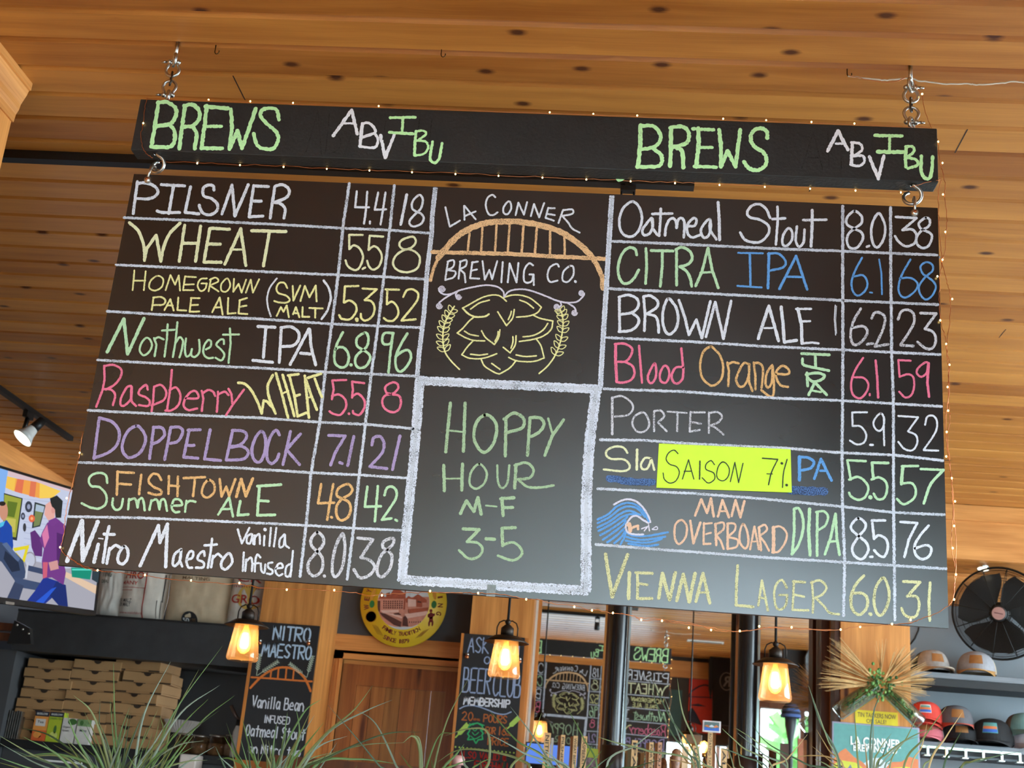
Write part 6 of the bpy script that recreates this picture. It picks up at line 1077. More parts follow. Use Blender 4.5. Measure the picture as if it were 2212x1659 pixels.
mb = MB().box(x0, x1, 8.828, 8.845, z0, z1, PINKW, 0.003); W_ = x1 - x0
mb.build('sign_card', t); mb = MB(); picture(mb, x0 + W_ * 0.09, x1 - W_ * 0.09, z0 + (z1 - z0) * 0.14, z1 - (z1 - z0) * 0.12, 8.8265, mat('print_dark_teal', (92, 112, 110), 0.6), [(SNO, ".2,.4 .5,.7 .8,.4"), (ORM, ".02,.5 .2,.66 .4,.42 .3,.36"), (ORM, ".98,.5 .8,.7 .6,.42 .7,.36"), (BLU, "0,0 0,.36 .4,.3 .5,.18 .6,.3 1,.36 1,0")]); mb.build('picture', t)
# carved tap handle and pink handle behind the grass
def knob(label, xp, yt, w, m, Y, name='tap_handle'):
    p = onY(xp, yt, Y); r = w / 2 / 2749 * (Y * 0.946 + 0.1); t = thing(name, label, 'tap handle', (p.x, Y, zbar), 'beer tap handles')
    MB().lathe([(0, 0), (r * 0.5, 0.0), (r * 0.55, 0.05), (r * 0.9, (p.z - zbar) * 0.35), (r * 0.72, (p.z - zbar) * 0.5), (r, (p.z - zbar) * 0.72), (r * 0.8, (p.z - zbar) * 0.92), (r * 0.35, (p.z - zbar) * 0.99), (0, p.z - zbar)], (p.x, Y, zbar), m, 20).build('grip', t)
    MB().lathe([(0.012, -0.02), (0.012, 0.02), (0.008, 0.024)], (p.x, Y, zbar), STEEL, 12).build('ferrule', t)
knob('marbled brown carved tap handle under the mirrored lamp', 1461, 1616, 24, mat('carved_brown', (136, 92, 66), 0.4, var=0.5, vs=40), 8.84)
struct('wall_low_service', MB().box(-2.2, p2l - 0.4, 8.72, 8.9, 0, zbar, DARKW))
knob('pale pink rounded tap handle half hidden in grass below the BEER CLUB board', 990, 1631, 32, mat('pale_pink_ceramic', (222, 164, 156), 0.35, var=0.1, vs=20), 8.8)
# blue till screen; lime carton added in place of a reflection
x0, x1 = onY(1137, 1628, 8.95).x, onY(1247, 1632, 8.95).x; z1, z0 = onY(1190, 1609, 8.95).z, onY(1190, 1652, 8.95).z
ms = thing('till_screen', 'plain bright blue till screen behind the first tap handles', 'screen', ((x0 + x1) / 2, 8.95, zbar))
MB().box(x0 - 0.008, x1 + 0.008, 8.952, 8.975, z0 - 0.008, z1 + 0.008, BLACKP, 0.003).box((x0 + x1) / 2 - 0.03, (x0 + x1) / 2 + 0.03, 8.955, 8.975, zbar, z0, BLACKP).build('case', ms)
MB().box(x0, x1, 8.950, 8.953, z0, z1, glow('blue_screen', (98, 140, 236))).build('screen', ms)
x0, x1 = onY(1266, 1627, 9.0).x, onY(1292, 1627, 9.0).x; z1 = onY(1280, 1617, 9.0).z; zm = onY(1280, 1637, 9.0).z
lm = thing('reflection_carton', 'lime green carton added in place of a reflection, with tartan base, left of the first pole', 'carton', ((x0 + x1) / 2, 9.02, 0))
MB().box(x0, x1, 9.0, 9.06, zm, z1, mat('lime_reflection', (156, 168, 34), 0.5)).build('top', lm); MB().box(x0, x1, 9.0, 9.06, 1.2, zm, mat('tartan_band', (120, 96, 104), 0.6, var=0.5, vs=60)).build('band', lm)
struct('wall_low_shelf', MB().box(p2l, c3l, 8.985, 9.5, 0, 1.2, DARKW))
# bare bulb on the back bar
p = onY(1521, 1612, 9.1); bb_ = thing('bare_bulb', 'lit clear bare bulb on a brass holder beside the sign topped tap handle', 'light bulb', (p.x, 9.1, p.z - 0.06))
BG = MB().lathe([(0.012, -0.05), (0.018, -0.03), (0.034, 0.0), (0.026, 0.026), (0.0, 0.036)], p, BULBG, 20).build('glass', bb_)
MB().ball(p + Vector((-0.004, 0, 0)), 0.018, FIL, 8, (0.8, 0.8, 1.4)).build('filament', bb_)
MB().lathe([(0.0, -0.075), (0.016, -0.075), (0.016, -0.045), (0.0, -0.045)], p, mat('brass', (190, 140, 70), 0.3, metal=1.0), 14).tube([p + Vector((0, 0, -0.07)), p + Vector((0.02, 0.02, -0.12)), Vector((p.x + 0.02, 9.12, 1.2))], 0.006, IRON).build('holder', bb_)
# ---------------------------------------------------------------- right post: poster, yellow sign, barley in glasses
Yr = 8.985
x0, x1, z0, z1 = rect(1797, 1565, 1987, 1690, Yr)
po = thing('tin_poster', 'teal tin poster of orange mountains reading LA CONNER BREWING under the barley', 'poster', ((x0 + x1) / 2, Yr, z0))
mb = MB().box(x0, x1, Yr, Yr + 0.012, z0, z1, mat('tin_edge_grey', (152, 148, 168), 0.5), 0.004); mb.build('plate', po)
mb = MB(); w_, h_ = x1 - x0, z1 - z0
picture(mb, x0 + w_ * 0.02, x1 - w_ * 0.02, z0, z1 - h_ * 0.03, Yr - 0.0008, TEAL, MOUNT); mb.build('picture', po)
mb = MB(); a = rect(1837, 1594, 1946, 1613, Yr); mb.text('LA CONNER', *a, Yr - 0.0045, WHT, 0.035); a = rect(1843, 1610, 1938, 1626, Yr); mb.text('BREWING CO', *a, Yr - 0.0045, WHT, 0.035); mb.build('lettering', po)
x0, x1, z0, z1 = rect(1848, 1536, 1940, 1568, Yr)
ys = thing('paper_notice', 'small yellow notice reading TIN TACKERS NOW ON SALE! above the teal poster', 'notice', ((x0 + x1) / 2, Yr, z0))
MB().box(x0, x1, Yr + 0.008, Yr + 0.0145, z0, z1, mat('notice_yellow', (232, 206, 48), 0.7, var=0.03)).build('sheet', ys)
mb = MB(); a = rect(1853, 1541, 1936, 1551, Yr); mb.text('TIN TACKERS NOW', *a, Yr + 0.0072, INKB, 0.01); a = rect(1872, 1554, 1915, 1563, Yr); mb.text('ON SALE!', *a, Yr + 0.0072, INKB, 0.01); mb.build('lettering', ys)
# two glasses of hops and a spray of barley
CLG = glassy('clear_glass', (236, 240, 236), 0.06, (220, 230, 220), 0.35, 0.04)
HOP1 = mat('hop_green', (92, 140, 70), 0.7, var=0.35, vs=60); HOP2 = mat('hop_light_green', (144, 180, 100), 0.7, var=0.3, vs=60); HOP3 = mat('hop_dark_green', (52, 92, 44), 0.7, var=0.3, vs=60)
STRAW = mat('barley_straw', (216, 176, 118), 0.7, var=0.2, vs=20); STRAW2 = mat('barley_straw_dark', (176, 132, 78), 0.7, var=0.2, vs=20)
Yv = 8.86
for lab, m0, b0, w in (('left clear beer glass full of green barley, tilted down on the post', (1892, 1483), (1808, 1541), 36), ('right clear beer glass full of green barley, tilted down on the post', (1917, 1492), (1990, 1563), 33)):
    p0, p1 = onY(*m0, Yv), onY(*b0, Yv); d = (p1 - p0); L_ = d.length; d.normalize(); r = w / 2 / 2749 * 8.7
    t = thing('beer_glass', lab, 'glass', p1, 'glasses of barley on the post')
    MB().lathe([(r * 1.05, -0.01), (r, L_ * 0.3), (r * 0.98, L_ * 0.7), (r * 0.95, L_ * 0.97), (r * 0.8, L_), (0.0, L_), (0.0, L_ * 0.9), (r * 0.8, L_ * 0.84), (r * 0.88, L_ * 0.7), (r * 0.95, 0.0)], p0, CLG, 28, axis=d).build('tumbler', t)
    mb = MB(); rnd = random.Random(5)
    for k in range(90):
        u = rnd.random() ** 0.8 * L_ * 0.74; an = rnd.random() * 6.28; rr = r * 0.72 * math.sqrt(rnd.random()); o1 = d.orthogonal().normalized(); o2 = d.cross(o1)
        mb.ball(p0 + d * u + o1 * rr * math.cos(an) + o2 * rr * math.sin(an), 0.011, (HOP1, HOP2, HOP3)[k % 3], 5, (0.8, 0.8, 1.5))
    for k in range(14):
        o1 = d.orthogonal().normalized(); o2 = d.cross(o1); an = k * 0.45; mb.tube([p0 + d * L_ * 0.1 + (o1 * math.cos(an) + o2 * math.sin(an)) * r * 0.6, p0 + d * L_ * 0.8 + (o1 * math.cos(an) + o2 * math.sin(an)) * r * 0.5], 0.003, HOP2 if k % 2 else STRAW, 5)
    mb.build('green_stems', t)
    MB().tube([p0 + d * L_ * 0.15, Vector(((p0 + d * L_ * 0.1).x, 9.0, (p0 + d * L_ * 0.1).z + 0.03))], 0.004, STEEL, 6).build('wall_hook', t)
bq = thing('barley_spray', 'spray of dry golden barley with green heads fanned over the two glasses', 'dried barley', onY(1903, 1480, Yv))
rnd = random.Random(11); heads, awns = MB(), MB()
cen = Vector((1903, 1478))
fans = [((1806, 1384), 5), ((1800, 1402), 4), ((1790, 1428), 8), ((1784, 1448), 8), ((1778, 1470), 9), ((1784, 1484), 7), ((1902, 1388), 1), ((1944, 1404), 3), ((1964, 1402), 6), ((1976, 1425), 7), ((1990, 1440), 8), ((2003, 1458), 9), ((2006, 1476), 9), ((1994, 1496), 8), ((1975, 1512), 6), ((1960, 1500), 6)]
for (tx_, ty_), n in fans:
    T = Vector((tx_, ty_)); D = T - cen; st = cen + D * 0.12
    mid = cen + D * 0.42
    a_ = onY(st.x, st.y, Yv - 0.02 + rnd.uniform(-0.04, 0.04)); b_ = onY(mid.x, mid.y + 3, Yv - 0.05 + rnd.uniform(-0.05, 0.05))
    heads.tube([a_, a_.lerp(b_, 0.5), b_], [0.002, 0.008, 0.004], STRAW2 if rnd.random() < 0.4 else STRAW, 6)
    for k in range(2 * n + 6):
        e = T + Vector((rnd.uniform(-16, 16), rnd.uniform(-10, 10))); q = a_.lerp(b_, rnd.uniform(0.25, 1.0)); en = onY(e.x, e.y, Yv - 0.05 + rnd.uniform(-0.08, 0.08))
        awns.tube([q, q.lerp(en, 0.5) + Vector((0, 0, 0.004)), en], [0.0028, 0.0022, 0.0009], STRAW if rnd.random() < 0.65 else STRAW2, 4, cap=False)
for k in range(70):
    e = cen + Vector((rnd.gauss(0, 17), rnd.gauss(6, 14))); p = onY(e.x, e.y, Yv - 0.02 + rnd.uniform(-0.05, 0.03)); heads.ball(p, 0.010, (HOP1, HOP2, HOP3)[k % 3], 5, (rnd.uniform(0.7, 1.3), 0.9, rnd.uniform(0.8, 1.7)))
for k in range(24):
    p = onY(1896 + rnd.gauss(0, 8), 1462 + rnd.gauss(0, 11), Yv - 0.03); heads.ball(p, 0.009, (HOP2, HOP1)[k % 2], 5, (1.2, 0.9, 1.4))
heads.build('barley_heads', bq); ao = awns.build('awns', bq); ao['kind'] = 'stuff'
# ---------------------------------------------------------------- cap shelves
SHW = wood('grey_washed_shelf', (82, 86, 92), (128, 132, 138), (50, 52, 56), axis=0, rough=0.5, kden=2.0, ksize=0.04)
BLK = mat('black_underside', (22, 22, 24), 0.6)
Ysf = 9.16
def shelf(lab, xl, y1, xr, dep):
    a = onY(xl, y1, Ysf); x1_ = 3.3; zt_ = a.z
    t = thing('wall_shelf', lab, 'shelf', (2.4, 9.5, zt_), 'cap shelves on the grey wall')
    MB().box(c3r + 0.002, x1_, Ysf, YW - 0.001, zt_ - 0.038, zt_, SHW, 0.002).build('board', t)
    MB().box(c3r + 0.002, x1_, Ysf + 0.012, YW - 0.001, zt_ - 0.09, zt_ - 0.039, BLK).build('dark_underside', t)  # black block forming the dark underside of the shelf
    return zt_
zs1 = shelf('upper grey washed wall shelf with two caps', 2090, 1457, 2212, 0.3)
zs2 = shelf('lower grey washed wall shelf with stacked caps and hook rail below', 2090, 1608, 2212, 0.3)
def cap(label, px_, pyb, w, z, yaw, cf, cbk, cbr, patch, tilt=0.0, Yc_=9.3, zoff=0.0, group='caps on the wall shelves', hh=0.76):
    p = onY(px_, pyb, Yc_); a = w / 2 / 2749 * (Yc_ * 0.946 + 0.4); H = a * 2 * hh * 0.74; c = Vector((p.x, Yc_ + 0.03, z + zoff))
    t = thing('baseball_cap', label, 'cap', c, group); NA, NV = 40, 9
    rot = Matrix.Rotation(yaw, 3, 'Z') @ Matrix.Rotation(tilt, 3, 'X')
    def pt(an, v):
        ca, sa = math.cos(an), math.sin(an); k = math.cos(v) ** 0.62; fr = max(0.0, -sa)
        return c + rot @ Vector((a * k * ca, a * 1.12 * k * sa * (1.0), 0.012 + H * (math.sin(v) ** 0.9) * (1 + 0.10 * fr * (1 - abs(v - 0.9)))))
    fr_, bk_ = MB(), MB()
    for i in range(NA):
        a0, a1 = 2 * math.pi * i / NA, 2 * math.pi * (i + 1) / NA; am = (a0 + a1) / 2; front = math.sin(am) < -0.30
        tgt, mm = (fr_, cf) if front else (bk_, cbk)
        for j in range(NV):
            v0, v1 = math.pi / 2 * j / NV, math.pi / 2 * (j + 1) / NV; tgt.add([pt(a0, v0), pt(a1, v0), pt(a1, v1), pt(a0, v1)], [(0, 1, 2, 3)], mm, True)
    fr_.build('crown_front', t); bk_.build('crown_back', t)
    bm_ = MB(); n = 18; vs = []; th = 0.006
    for lay in (0, 1):
        for r_ in (0, 1, 2):
            for i in range(n + 1):
                an = -math.pi / 2 + (i / n - 0.5) * 2.5; u = (i / n - 0.5) * 2
                ext = (1 - abs(u) ** 2.6) * a * 1.25 * r_ / 2
                q = Vector((a * 1.0 * math.cos(an) * (1 - 0.02 * r_), a * 1.12 * math.sin(an) - ext, 0.012 - 0.030 * (abs(u) ** 2) * (1.0) * r_ / 2 - 0.012 * r_ / 2 + 0.018 - lay * th))
                vs.append(c + rot @ q)
    m1 = n + 1; L3 = 3 * m1; fs = []
    for r_ in (0, 1):
        for i in range(n): fs += [(r_ * m1 + i, r_ * m1 + i + 1, (r_ + 1) * m1 + i + 1, (r_ + 1) * m1 + i), (L3 + r_ * m1 + i, L3 + (r_ + 1) * m1 + i, L3 + (r_ + 1) * m1 + i + 1, L3 + r_ * m1 + i + 1)]
    for i in range(n): fs.append((2 * m1 + i, 2 * m1 + i + 1, L3 + 2 * m1 + i + 1, L3 + 2 * m1 + i))
    bm_.add(vs, fs, cbr, True); bm_.build('brim', t)
    MB().ball(pt(0, math.pi / 2) + Vector((0, 0, 0.002)), 0.008, cbk, 6, (1, 1, 0.6)).build('button', t)
    if patch:
        def pp(u, w_, lift=0.003):
            an = -math.pi / 2 + u; q0 = pt(an, w_); n_ = (q0 - (c + Vector((0, 0, H * 0.2)))).normalized(); return q0 + n_ * lift
        pm = MB()
        if patch == 'leather': cols = [(mat('leather_patch', (150, 98, 50), 0.6, var=0.1, vs=40), -0.36, 0.36, 0.34, 0.78)]
        else: cols = [(PINKW if patch == 'boxed' else mat('patch_teal', (84, 156, 160), 0.6), -0.36, 0.36, 0.34, 0.80), (TEAL, -0.30, 0.30, 0.40, 0.74), (ORM, -0.33, 0.33, 0.50, 0.62), (BLU, -0.33, 0.33, 0.37, 0.49)]
        for k, (m_, u0, u1, w0, w1) in enumerate(cols):
            n = 8; pm.add([pp(u0 + (u1 - u0) * i / n, w_, 0.003 + 0.0006 * k) for w_ in (w0, (w0 + w1) / 2, w1) for i in range(n + 1)], [(r_ * (n + 1) + i, r_ * (n + 1) + i + 1, (r_ + 1) * (n + 1) + i + 1, (r_ + 1) * (n + 1) + i) for r_ in (0, 1) for i in range(n)], m_, True)
        pm.build('patch', t)
    return t
HG = mat('heather_grey_cloth', (150, 142, 136), 0.85, var=0.16, vs=30); HM = mat('dark_mesh', (58, 60, 60), 0.85, var=0.3, vs=160); HT_ = mat('tan_mesh', (196, 176, 146), 0.85, var=0.2, vs=160); HTB2 = mat('camel_brim', (176, 128, 70), 0.8); HGB = mat('pale_grey_cloth', (148, 146, 150), 0.85, var=0.08, vs=40)
HR = mat('red_cloth', (204, 60, 46), 0.8); HRW = mat('red_white_mesh', (214, 120, 106), 0.85, var=0.2, vs=160); HP = mat('salmon_pink_cloth', (206, 108, 116), 0.8); HW = mat('white_mesh', (206, 196, 184), 0.85, var=0.15, vs=160); HC = mat('coral_brim', (176, 78, 62), 0.8); HS = mat('slate_grey_cloth', (92, 90, 94), 0.85); HK = mat('black_cloth', (26, 25, 27), 0.8, var=0.1); HTE = mat('dusty_teal_cloth', (108, 142, 140), 0.85); HB = mat('taupe_cloth', (124, 98, 82), 0.85); HL = mat('lilac_grey_cloth', (176, 164, 170), 0.85, var=0.1)
HGT = mat('grey_tan_cloth', (164, 148, 130), 0.85, var=0.15, vs=30)
cap('heather grey cap with leather patch and dark mesh back, first on the upper shelf', 2014, 1448, 74, zs1 + 0.012, R(8), HG, HM, HGT, 'leather')
cap('grey cap with leather patch, camel brim and tan mesh, right on the upper shelf', 2112, 1455, 80, zs1 + 0.012, R(-16), HGB, HT_, HTB2, 'leather')
cap('salmon pink cap with white mesh under the red caps on the lower shelf', 2003, 1592, 72, zs2 + 0.012, R(-14), HP, HW, HP, 'leather')
cap('red cap without a visible patch, stacked between the pink cap and the top red cap', 2003, 1560, 70, zs2 + 0.012, R(-14), HR, HRW, HR, None, zoff=0.088)
cap('bright red cap with picture patch, topmost of the pink and red stack', 2002, 1545, 70, zs2 + 0.012, R(-14), HR, HRW, HR, 'boxed', zoff=0.118)
cap('black cap with leather patch under the coral brimmed one', 2076, 1596, 74, zs2 + 0.012, R(-8), HK, HS, HK, 'leather')
cap('slate grey cap with leather patch and coral brim stacked on the black one', 2066, 1560, 74, zs2 + 0.012, R(-6), HS, HS, HC, 'leather', zoff=0.098)
cap('all black cap with small mountain picture patch at the middle of the lower shelf', 2146, 1600, 88, zs2 + 0.012, R(-20), HK, HK, HK, 'pic')
cap('lilac grey cap at the frame edge on the lower shelf', 2224, 1600, 76, zs2 + 0.012, R(6), HL, HW, HL, None)
cap('dusty teal cap with taupe side resting on the lilac grey one', 2212, 1565, 70, zs2 + 0.012, R(10), HTE, HB, HTE, None, zoff=0.09)
# chrome hook rail
CHR = mat('chrome', (214, 216, 218), 0.12, metal=1.0, var=0)
zr_ = onY(2090, 1621, 9.14).z; hr = thing('hook_rail', 'chrome rail of square hooks below the lower cap shelf', 'hook rail', (2.3, 9.14, zr_))
xr0, xr1 = onY(1990, 1615, 9.14).x, onY(2206, 1630, 9.14).x
MB().box(xr0, xr1, 9.15, 9.158, zr_ - 0.004, zr_ + 0.012, CHR).box(xr0, xr1, 9.15, 9.158, zr_ - 0.05, zr_ - 0.036, mat('dark_steel', (70, 72, 76), 0.3, metal=0.8)).box(xr0 + 0.05, xr0 + 0.07, 9.158, YW, zr_ - 0.004, zr_ + 0.008, CHR).box(xr1 - 0.07, xr1 - 0.05, 9.158, YW, zr_ - 0.004, zr_ + 0.008, CHR).build('bar', hr)
for xp in (2004, 2045, 2086, 2124, 2164, 2203):
    x = onY(xp, 1626, 9.13).x; MB().box(x - 0.008, x + 0.010, 9.135, 9.15, zr_ - 0.05, zr_ + 0.010, CHR, 0.003).box(x - 0.032, x + 0.010, 9.10, 9.15, zr_ - 0.060, zr_ - 0.048, CHR, 0.003).build('hook', hr)
# wall fan
Pf = onY(2160, 1325, 9.2); nf = Vector((-0.36, -0.92, -0.16)).normalized(); u_ = nf.cross(Vector((0, 0, 1))).normalized(); w_ = u_.cross(nf)
fn = thing('wall_fan', 'large black wire cage wall fan with dusty pink hub badge on the right wall', 'fan', Pf)
RF = 0.318; WIRE = mat('fan_wire_black', (34, 32, 30), 0.4, metal=0.5); FBL = mat('fan_blade_dark', (44, 40, 38), 0.4, metal=0.4); FBK = mat('fan_motor', (30, 29, 29), 0.5)
def fp(r, an, h): return Pf + u_ * (r * math.cos(an)) + w_ * (r * math.sin(an)) + nf * h
dome = lambda r: 0.10 * math.sqrt(max(0.0, 1 - (r / RF) ** 2.6)) + 0.0
for nm, sg_ in (('front_guard', 1), ('back_guard', -0.8)):
    mb = MB()
    mb.tube([fp(RF, k * math.pi / 30, 0) for k in range(60)], 0.008 if sg_ > 0 else 0.006, WIRE, 7, closed=True)
    for k in range(32 if sg_ > 0 else 14):
        r = 0.07 + (RF - 0.07) * k / (32.0 if sg_ > 0 else 14.0); mb.tube([fp(r, j * math.pi / 26, dome(r) * sg_) for j in range(52)], 0.0019 if sg_ > 0 else 0.0013, WIRE, 4, closed=True)
    for k in range(12):
        an = k * math.pi / 6 + 0.2; mb.tube([fp(0.06 + (RF - 0.06) * j / 8, an, dome(0.06 + (RF - 0.06) * j / 8) * sg_ + 0.002) for j in range(9)], 0.0024, WIRE, 5)
    mb.build(nm, fn)
MB().lathe([(0.0, dome(0) + 0.008), (0.050, dome(0) + 0.006), (0.056, dome(0) - 0.004), (0.06, dome(0) - 0.01)], Pf, FBK, 28, axis=nf).build('hub', fn)
mb = MB().lathe([(0.0, dome(0) + 0.0105), (0.044, dome(0) + 0.0092)], Pf, mat('dusty_pink_badge', (176, 130, 122), 0.5), 28, axis=nf); mb.add([fp(0.0, 0, dome(0) + 0.0115) + u_ * a_ + w_ * b_ for a_, b_ in ((-0.028, -0.008), (0.028, 0.002), (0.027, 0.008), (-0.029, -0.002))], [(0, 1, 2, 3)], mat('badge_script', (96, 52, 50), 0.5)); mb.build('badge', fn)
for k in range(3):
    mb = MB(); vs = []
    for i in range(9):
        r = 0.05 + (RF * 0.88 - 0.05) * i / 8; wd = 1.05 + 0.3 * math.sin(math.pi * i / 9); a0 = 0.5 + k * 2.0944 + 0.25 * i / 8
        for j in range(5): vs.append(fp(r, a0 + wd * (j / 4 - 0.5) * 1.5, 0.035 - 0.05 * (j / 4)))
    mb.add(vs, [(i * 5 + j, i * 5 + j + 1, (i + 1) * 5 + j + 1, (i + 1) * 5 + j) for i in range(8) for j in range(4)], FBL, True); mb.build('blade', fn)
MB().lathe([(0.0, -0.15), (0.07, -0.14), (0.08, -0.02), (0.05, 0.03), (0, 0.03)], Pf, FBK, 24, axis=nf).tube([Pf - nf * 0.12, Vector((Pf.x + 0.1, YW, Pf.z - 0.05))], 0.025, FBK).build('motor', fn)
mb = MB().tube([onY(1986, 1345, YW - 0.012), onY(1984, 1362, YW - 0.012), onY(1976, 1380, YW - 0.012), onY(1966, 1392, YW - 0.012)], 0.0055, CORD, 6)
tag(mb.build('power_cord', at=onY(1980, 1370, YW)), 'dark cord drooping down the grey wall left of the fan', 'cord')
# small recessed spot under the header
pS = onZ(2124, 1212, zh); pS = Vector((pS.x, 9.22, zh)); sp_ = thing('ceiling_spotlight', 'small lit gimbal spotlight under the pine header above the fan', 'spotlight', pS)
dS = Vector((-0.45, -0.35, -0.8)).normalized(); p0 = pS + Vector((0, 0, 0.0))
pS2 = onY(2124, 1222, 9.22); dS = Vector((-0.1, -0.25, -1)).normalized()
MB().tube([Vector((pS2.x, 9.22, zh)), pS2], 0.01, STEEL).lathe([(0.012, -0.03), (0.03, -0.02), (0.046, 0.03), (0.042, 0.03), (0.02, -0.01)], pS2 + Vector((0, 0, -0.0)), STEEL, 24, axis=dS).build('housing', sp_)
MB().lathe([(0.0, 0.022), (0.041, 0.024)], pS2, MATS['spot_lens_lit'], 24, axis=dS).build('lens', sp_)
# ---------------------------------------------------------------- what the mirrors show: the entry behind
def mbox(name, label, cat, q0, q1, Y, m, th=0.03, group=None):
    a, b = mirY(q0[0], q0[1], Y), mirY(q1[0], q1[1], Y); o = MB().box(min(a.x, b.x), max(a.x, b.x), Y, Y + th, min(a.z, b.z), max(a.z, b.z), m).build(name, at=((a.x + b.x) / 2, Y, min(a.z, b.z)))
    return tag(o, label, cat, group)
YBK = 1.2015
a, b = mirY(1489, 1466, YBK), mirY(1541, 1566, YBK)
rx0, rx1, rz0, rz1 = min(a.x, b.x), max(a.x, b.x) + 0.1, min(a.z, b.z) - 0.12, max(a.z, b.z)
pic = thing('mirrored_wall_poster', 'red poster with black bridge arch and mountain, seen in the middle mirror', 'poster', ((rx0 + rx1) / 2, YBK, rz0))
MB().box(rx0, rx1, YBK, YBK + 0.015, rz0, rz1, mat('poster_red', (206, 56, 36), 0.6)).build('sheet', pic); mb = MB(); pw, ph = rx1 - rx0, rz1 - rz0; NV_ = mat('poster_navy', (36, 34, 52), 0.6)
Mp = lambda u, v, l=0.0165: Vector((rx0 + pw * u, YBK + l, rz0 + ph * v))
mb.stroke(spline([Vector((-0.02, 0.66)), Vector((0.15, 0.8)), Vector((0.5, 0.9)), Vector((0.85, 0.8)), Vector((1.0, 0.7))], 8), 0.03, NV_, lambda p, l: Mp(min(1, max(0, p.x)), p.y), 0); mb.stroke([Vector((0.0, 0.66)), Vector((1.0, 0.68))], 0.02, NV_, lambda p, l: Mp(p.x, p.y), 0)
mb.add([Mp(u, v) for u, v in ((0, .2), (0, .38), (.12, .46), (.26, .34), (.42, .16), (.42, .14))], [list(range(6))], NV_); mb.add([Mp(u, v) for u, v in ((0, .5), (.3, .54), (.55, .5), (.3, .49))], [list(range(4))], NV_); mb.build('print', pic)
mbox('mirrored_wall_panel', 'dark teal panel with red stitched dashes, seen beside the mirrored board', 'panel', (1443, 1489), (1470, 1590), YBK, mat('panel_teal', (58, 86, 80), 0.7), 0.02)
# hoodie, shirts and beanie on display by the shop window
def garment(label, q0, q1, Y, m, name='hanging_shirt', hanger=True, hz=None):
    a, b = mirY(q0[0], q0[1], Y), mirY(q1[0], q1[1], Y); x0, x1, z0, z1 = min(a.x, b.x), max(a.x, b.x), min(a.z, b.z), max(a.z, b.z)
    t = thing(name, label, 'clothing', ((x0 + x1) / 2, Y, z1), 'shirts hung by the shop window'); w = x1 - x0; h = z1 - z0; cx_ = (x0 + x1) / 2
    out = [(-.16, 1.0), (-.3, .93), (-.5, .76), (-.48, .42), (-.40, .30), (-.34, .5), (-.33, 0.02), (.33, 0), (.34, .5), (.40, .30), (.48, .42), (.5, .76), (.3, .93), (.16, 1.0), (.08, .95), (-.08, .95)]
    n = len(out); vs = []; 
    for yy, k in ((-0.05, .96), (0.0, 1.0), (0.05, .96)): vs += [Vector((cx_ + w * u * k, Y + yy * (0.6 if v > .9 else 1), z0 + h * v)) for u, v in out]
    mb = MB().add(vs, [list(range(n))[::-1], list(range(2 * n, 3 * n))] + [(r_ * n + i, r_ * n + (i + 1) % n, (r_ + 1) * n + (i + 1) % n, (r_ + 1) * n + i) for r_ in (0, 1) for i in range(n)], m); mb.build('cloth', t)
    if hanger:
        top = hz or z1 + 0.2
        MB().tube([(cx_ - w * .3, Y, z1 - h * .07), (cx_, Y, z1 + 0.05), (cx_ + w * .3, Y, z1 - h * .07)], 0.006, STEEL, 6).tube([(cx_, Y, z1 + 0.05), (cx_, Y, z1 + 0.1), (cx_ + 0.02, Y, z1 + 0.13), (cx_, Y, z1 + 0.16), (cx_, Y, top)], 0.004, STEEL, 6).build('hanger', t)
    return t, cx_, z0, z1, w, h
g = garment('black hooded top with grey ring emblem, seen in the mirror left of the second pole', (1532, 1384), (1590, 1570), 1.42, mat('black_fleece', (28, 24, 23), 0.9, var=0.2, vs=30), hz=ZC)
mb = MB(); gx, gz = g[1] + g[4] * 0.12, g[2] + g[5] * 0.52; GE = mat('emblem_grey', (118, 116, 112), 0.8)
mb.tube([Vector((gx + 0.085 * math.cos(k * math.pi / 16), 1.476, gz + 0.115 * math.sin(k * math.pi / 16))) for k in range(32)], 0.006, GE, 5, closed=True); mb.text('R', gx - 0.05, gx + 0.05, gz - 0.07, gz + 0.07, 1.475, GE, 0.02, flip=-1); mb.build('emblem', g[0])
garment('black long shirt on a wire hanger against the bright window, seen in the last mirror', (1690, 1370), (1742, 1500), 2.6, mat('charcoal_jersey', (40, 34, 32), 0.9), hz=ZC)
garment('grey checked shirt beside the dark mirror frame, seen in the last mirror', (1738, 1392), (1784, 1512), 2.7, mat('grey_check_cloth', (96, 98, 100), 0.9, var=0.5, vs=26), hz=ZC)
a = mirY(1708, 1550, 2.7); r = 0.125
bn = thing('beanie_hat', 'blue striped knitted beanie on a dark stand, seen in the last mirror', 'hat', a)
mb = MB()
for k in range(7): mb.lathe([(r * math.cos(k * 0.19), r * 1.5 * math.sin(k * 0.19)), (r * math.cos((k + 1) * 0.19), r * 1.5 * math.sin((k + 1) * 0.19))], a, mat('beanie_blue', (72, 96, 150), 0.9) if k % 2 == 0 else mat('beanie_navy', (28, 34, 54), 0.9), 24)
mb.build('knit', bn); MB().lathe([(0.03, -a.z), (0.03, -0.3), (0.07, -0.1), (0.075, 0.02), (0.0, 0.06)], a, mat('stand_dark', (44, 44, 50), 0.5), 16).build('stand', bn)
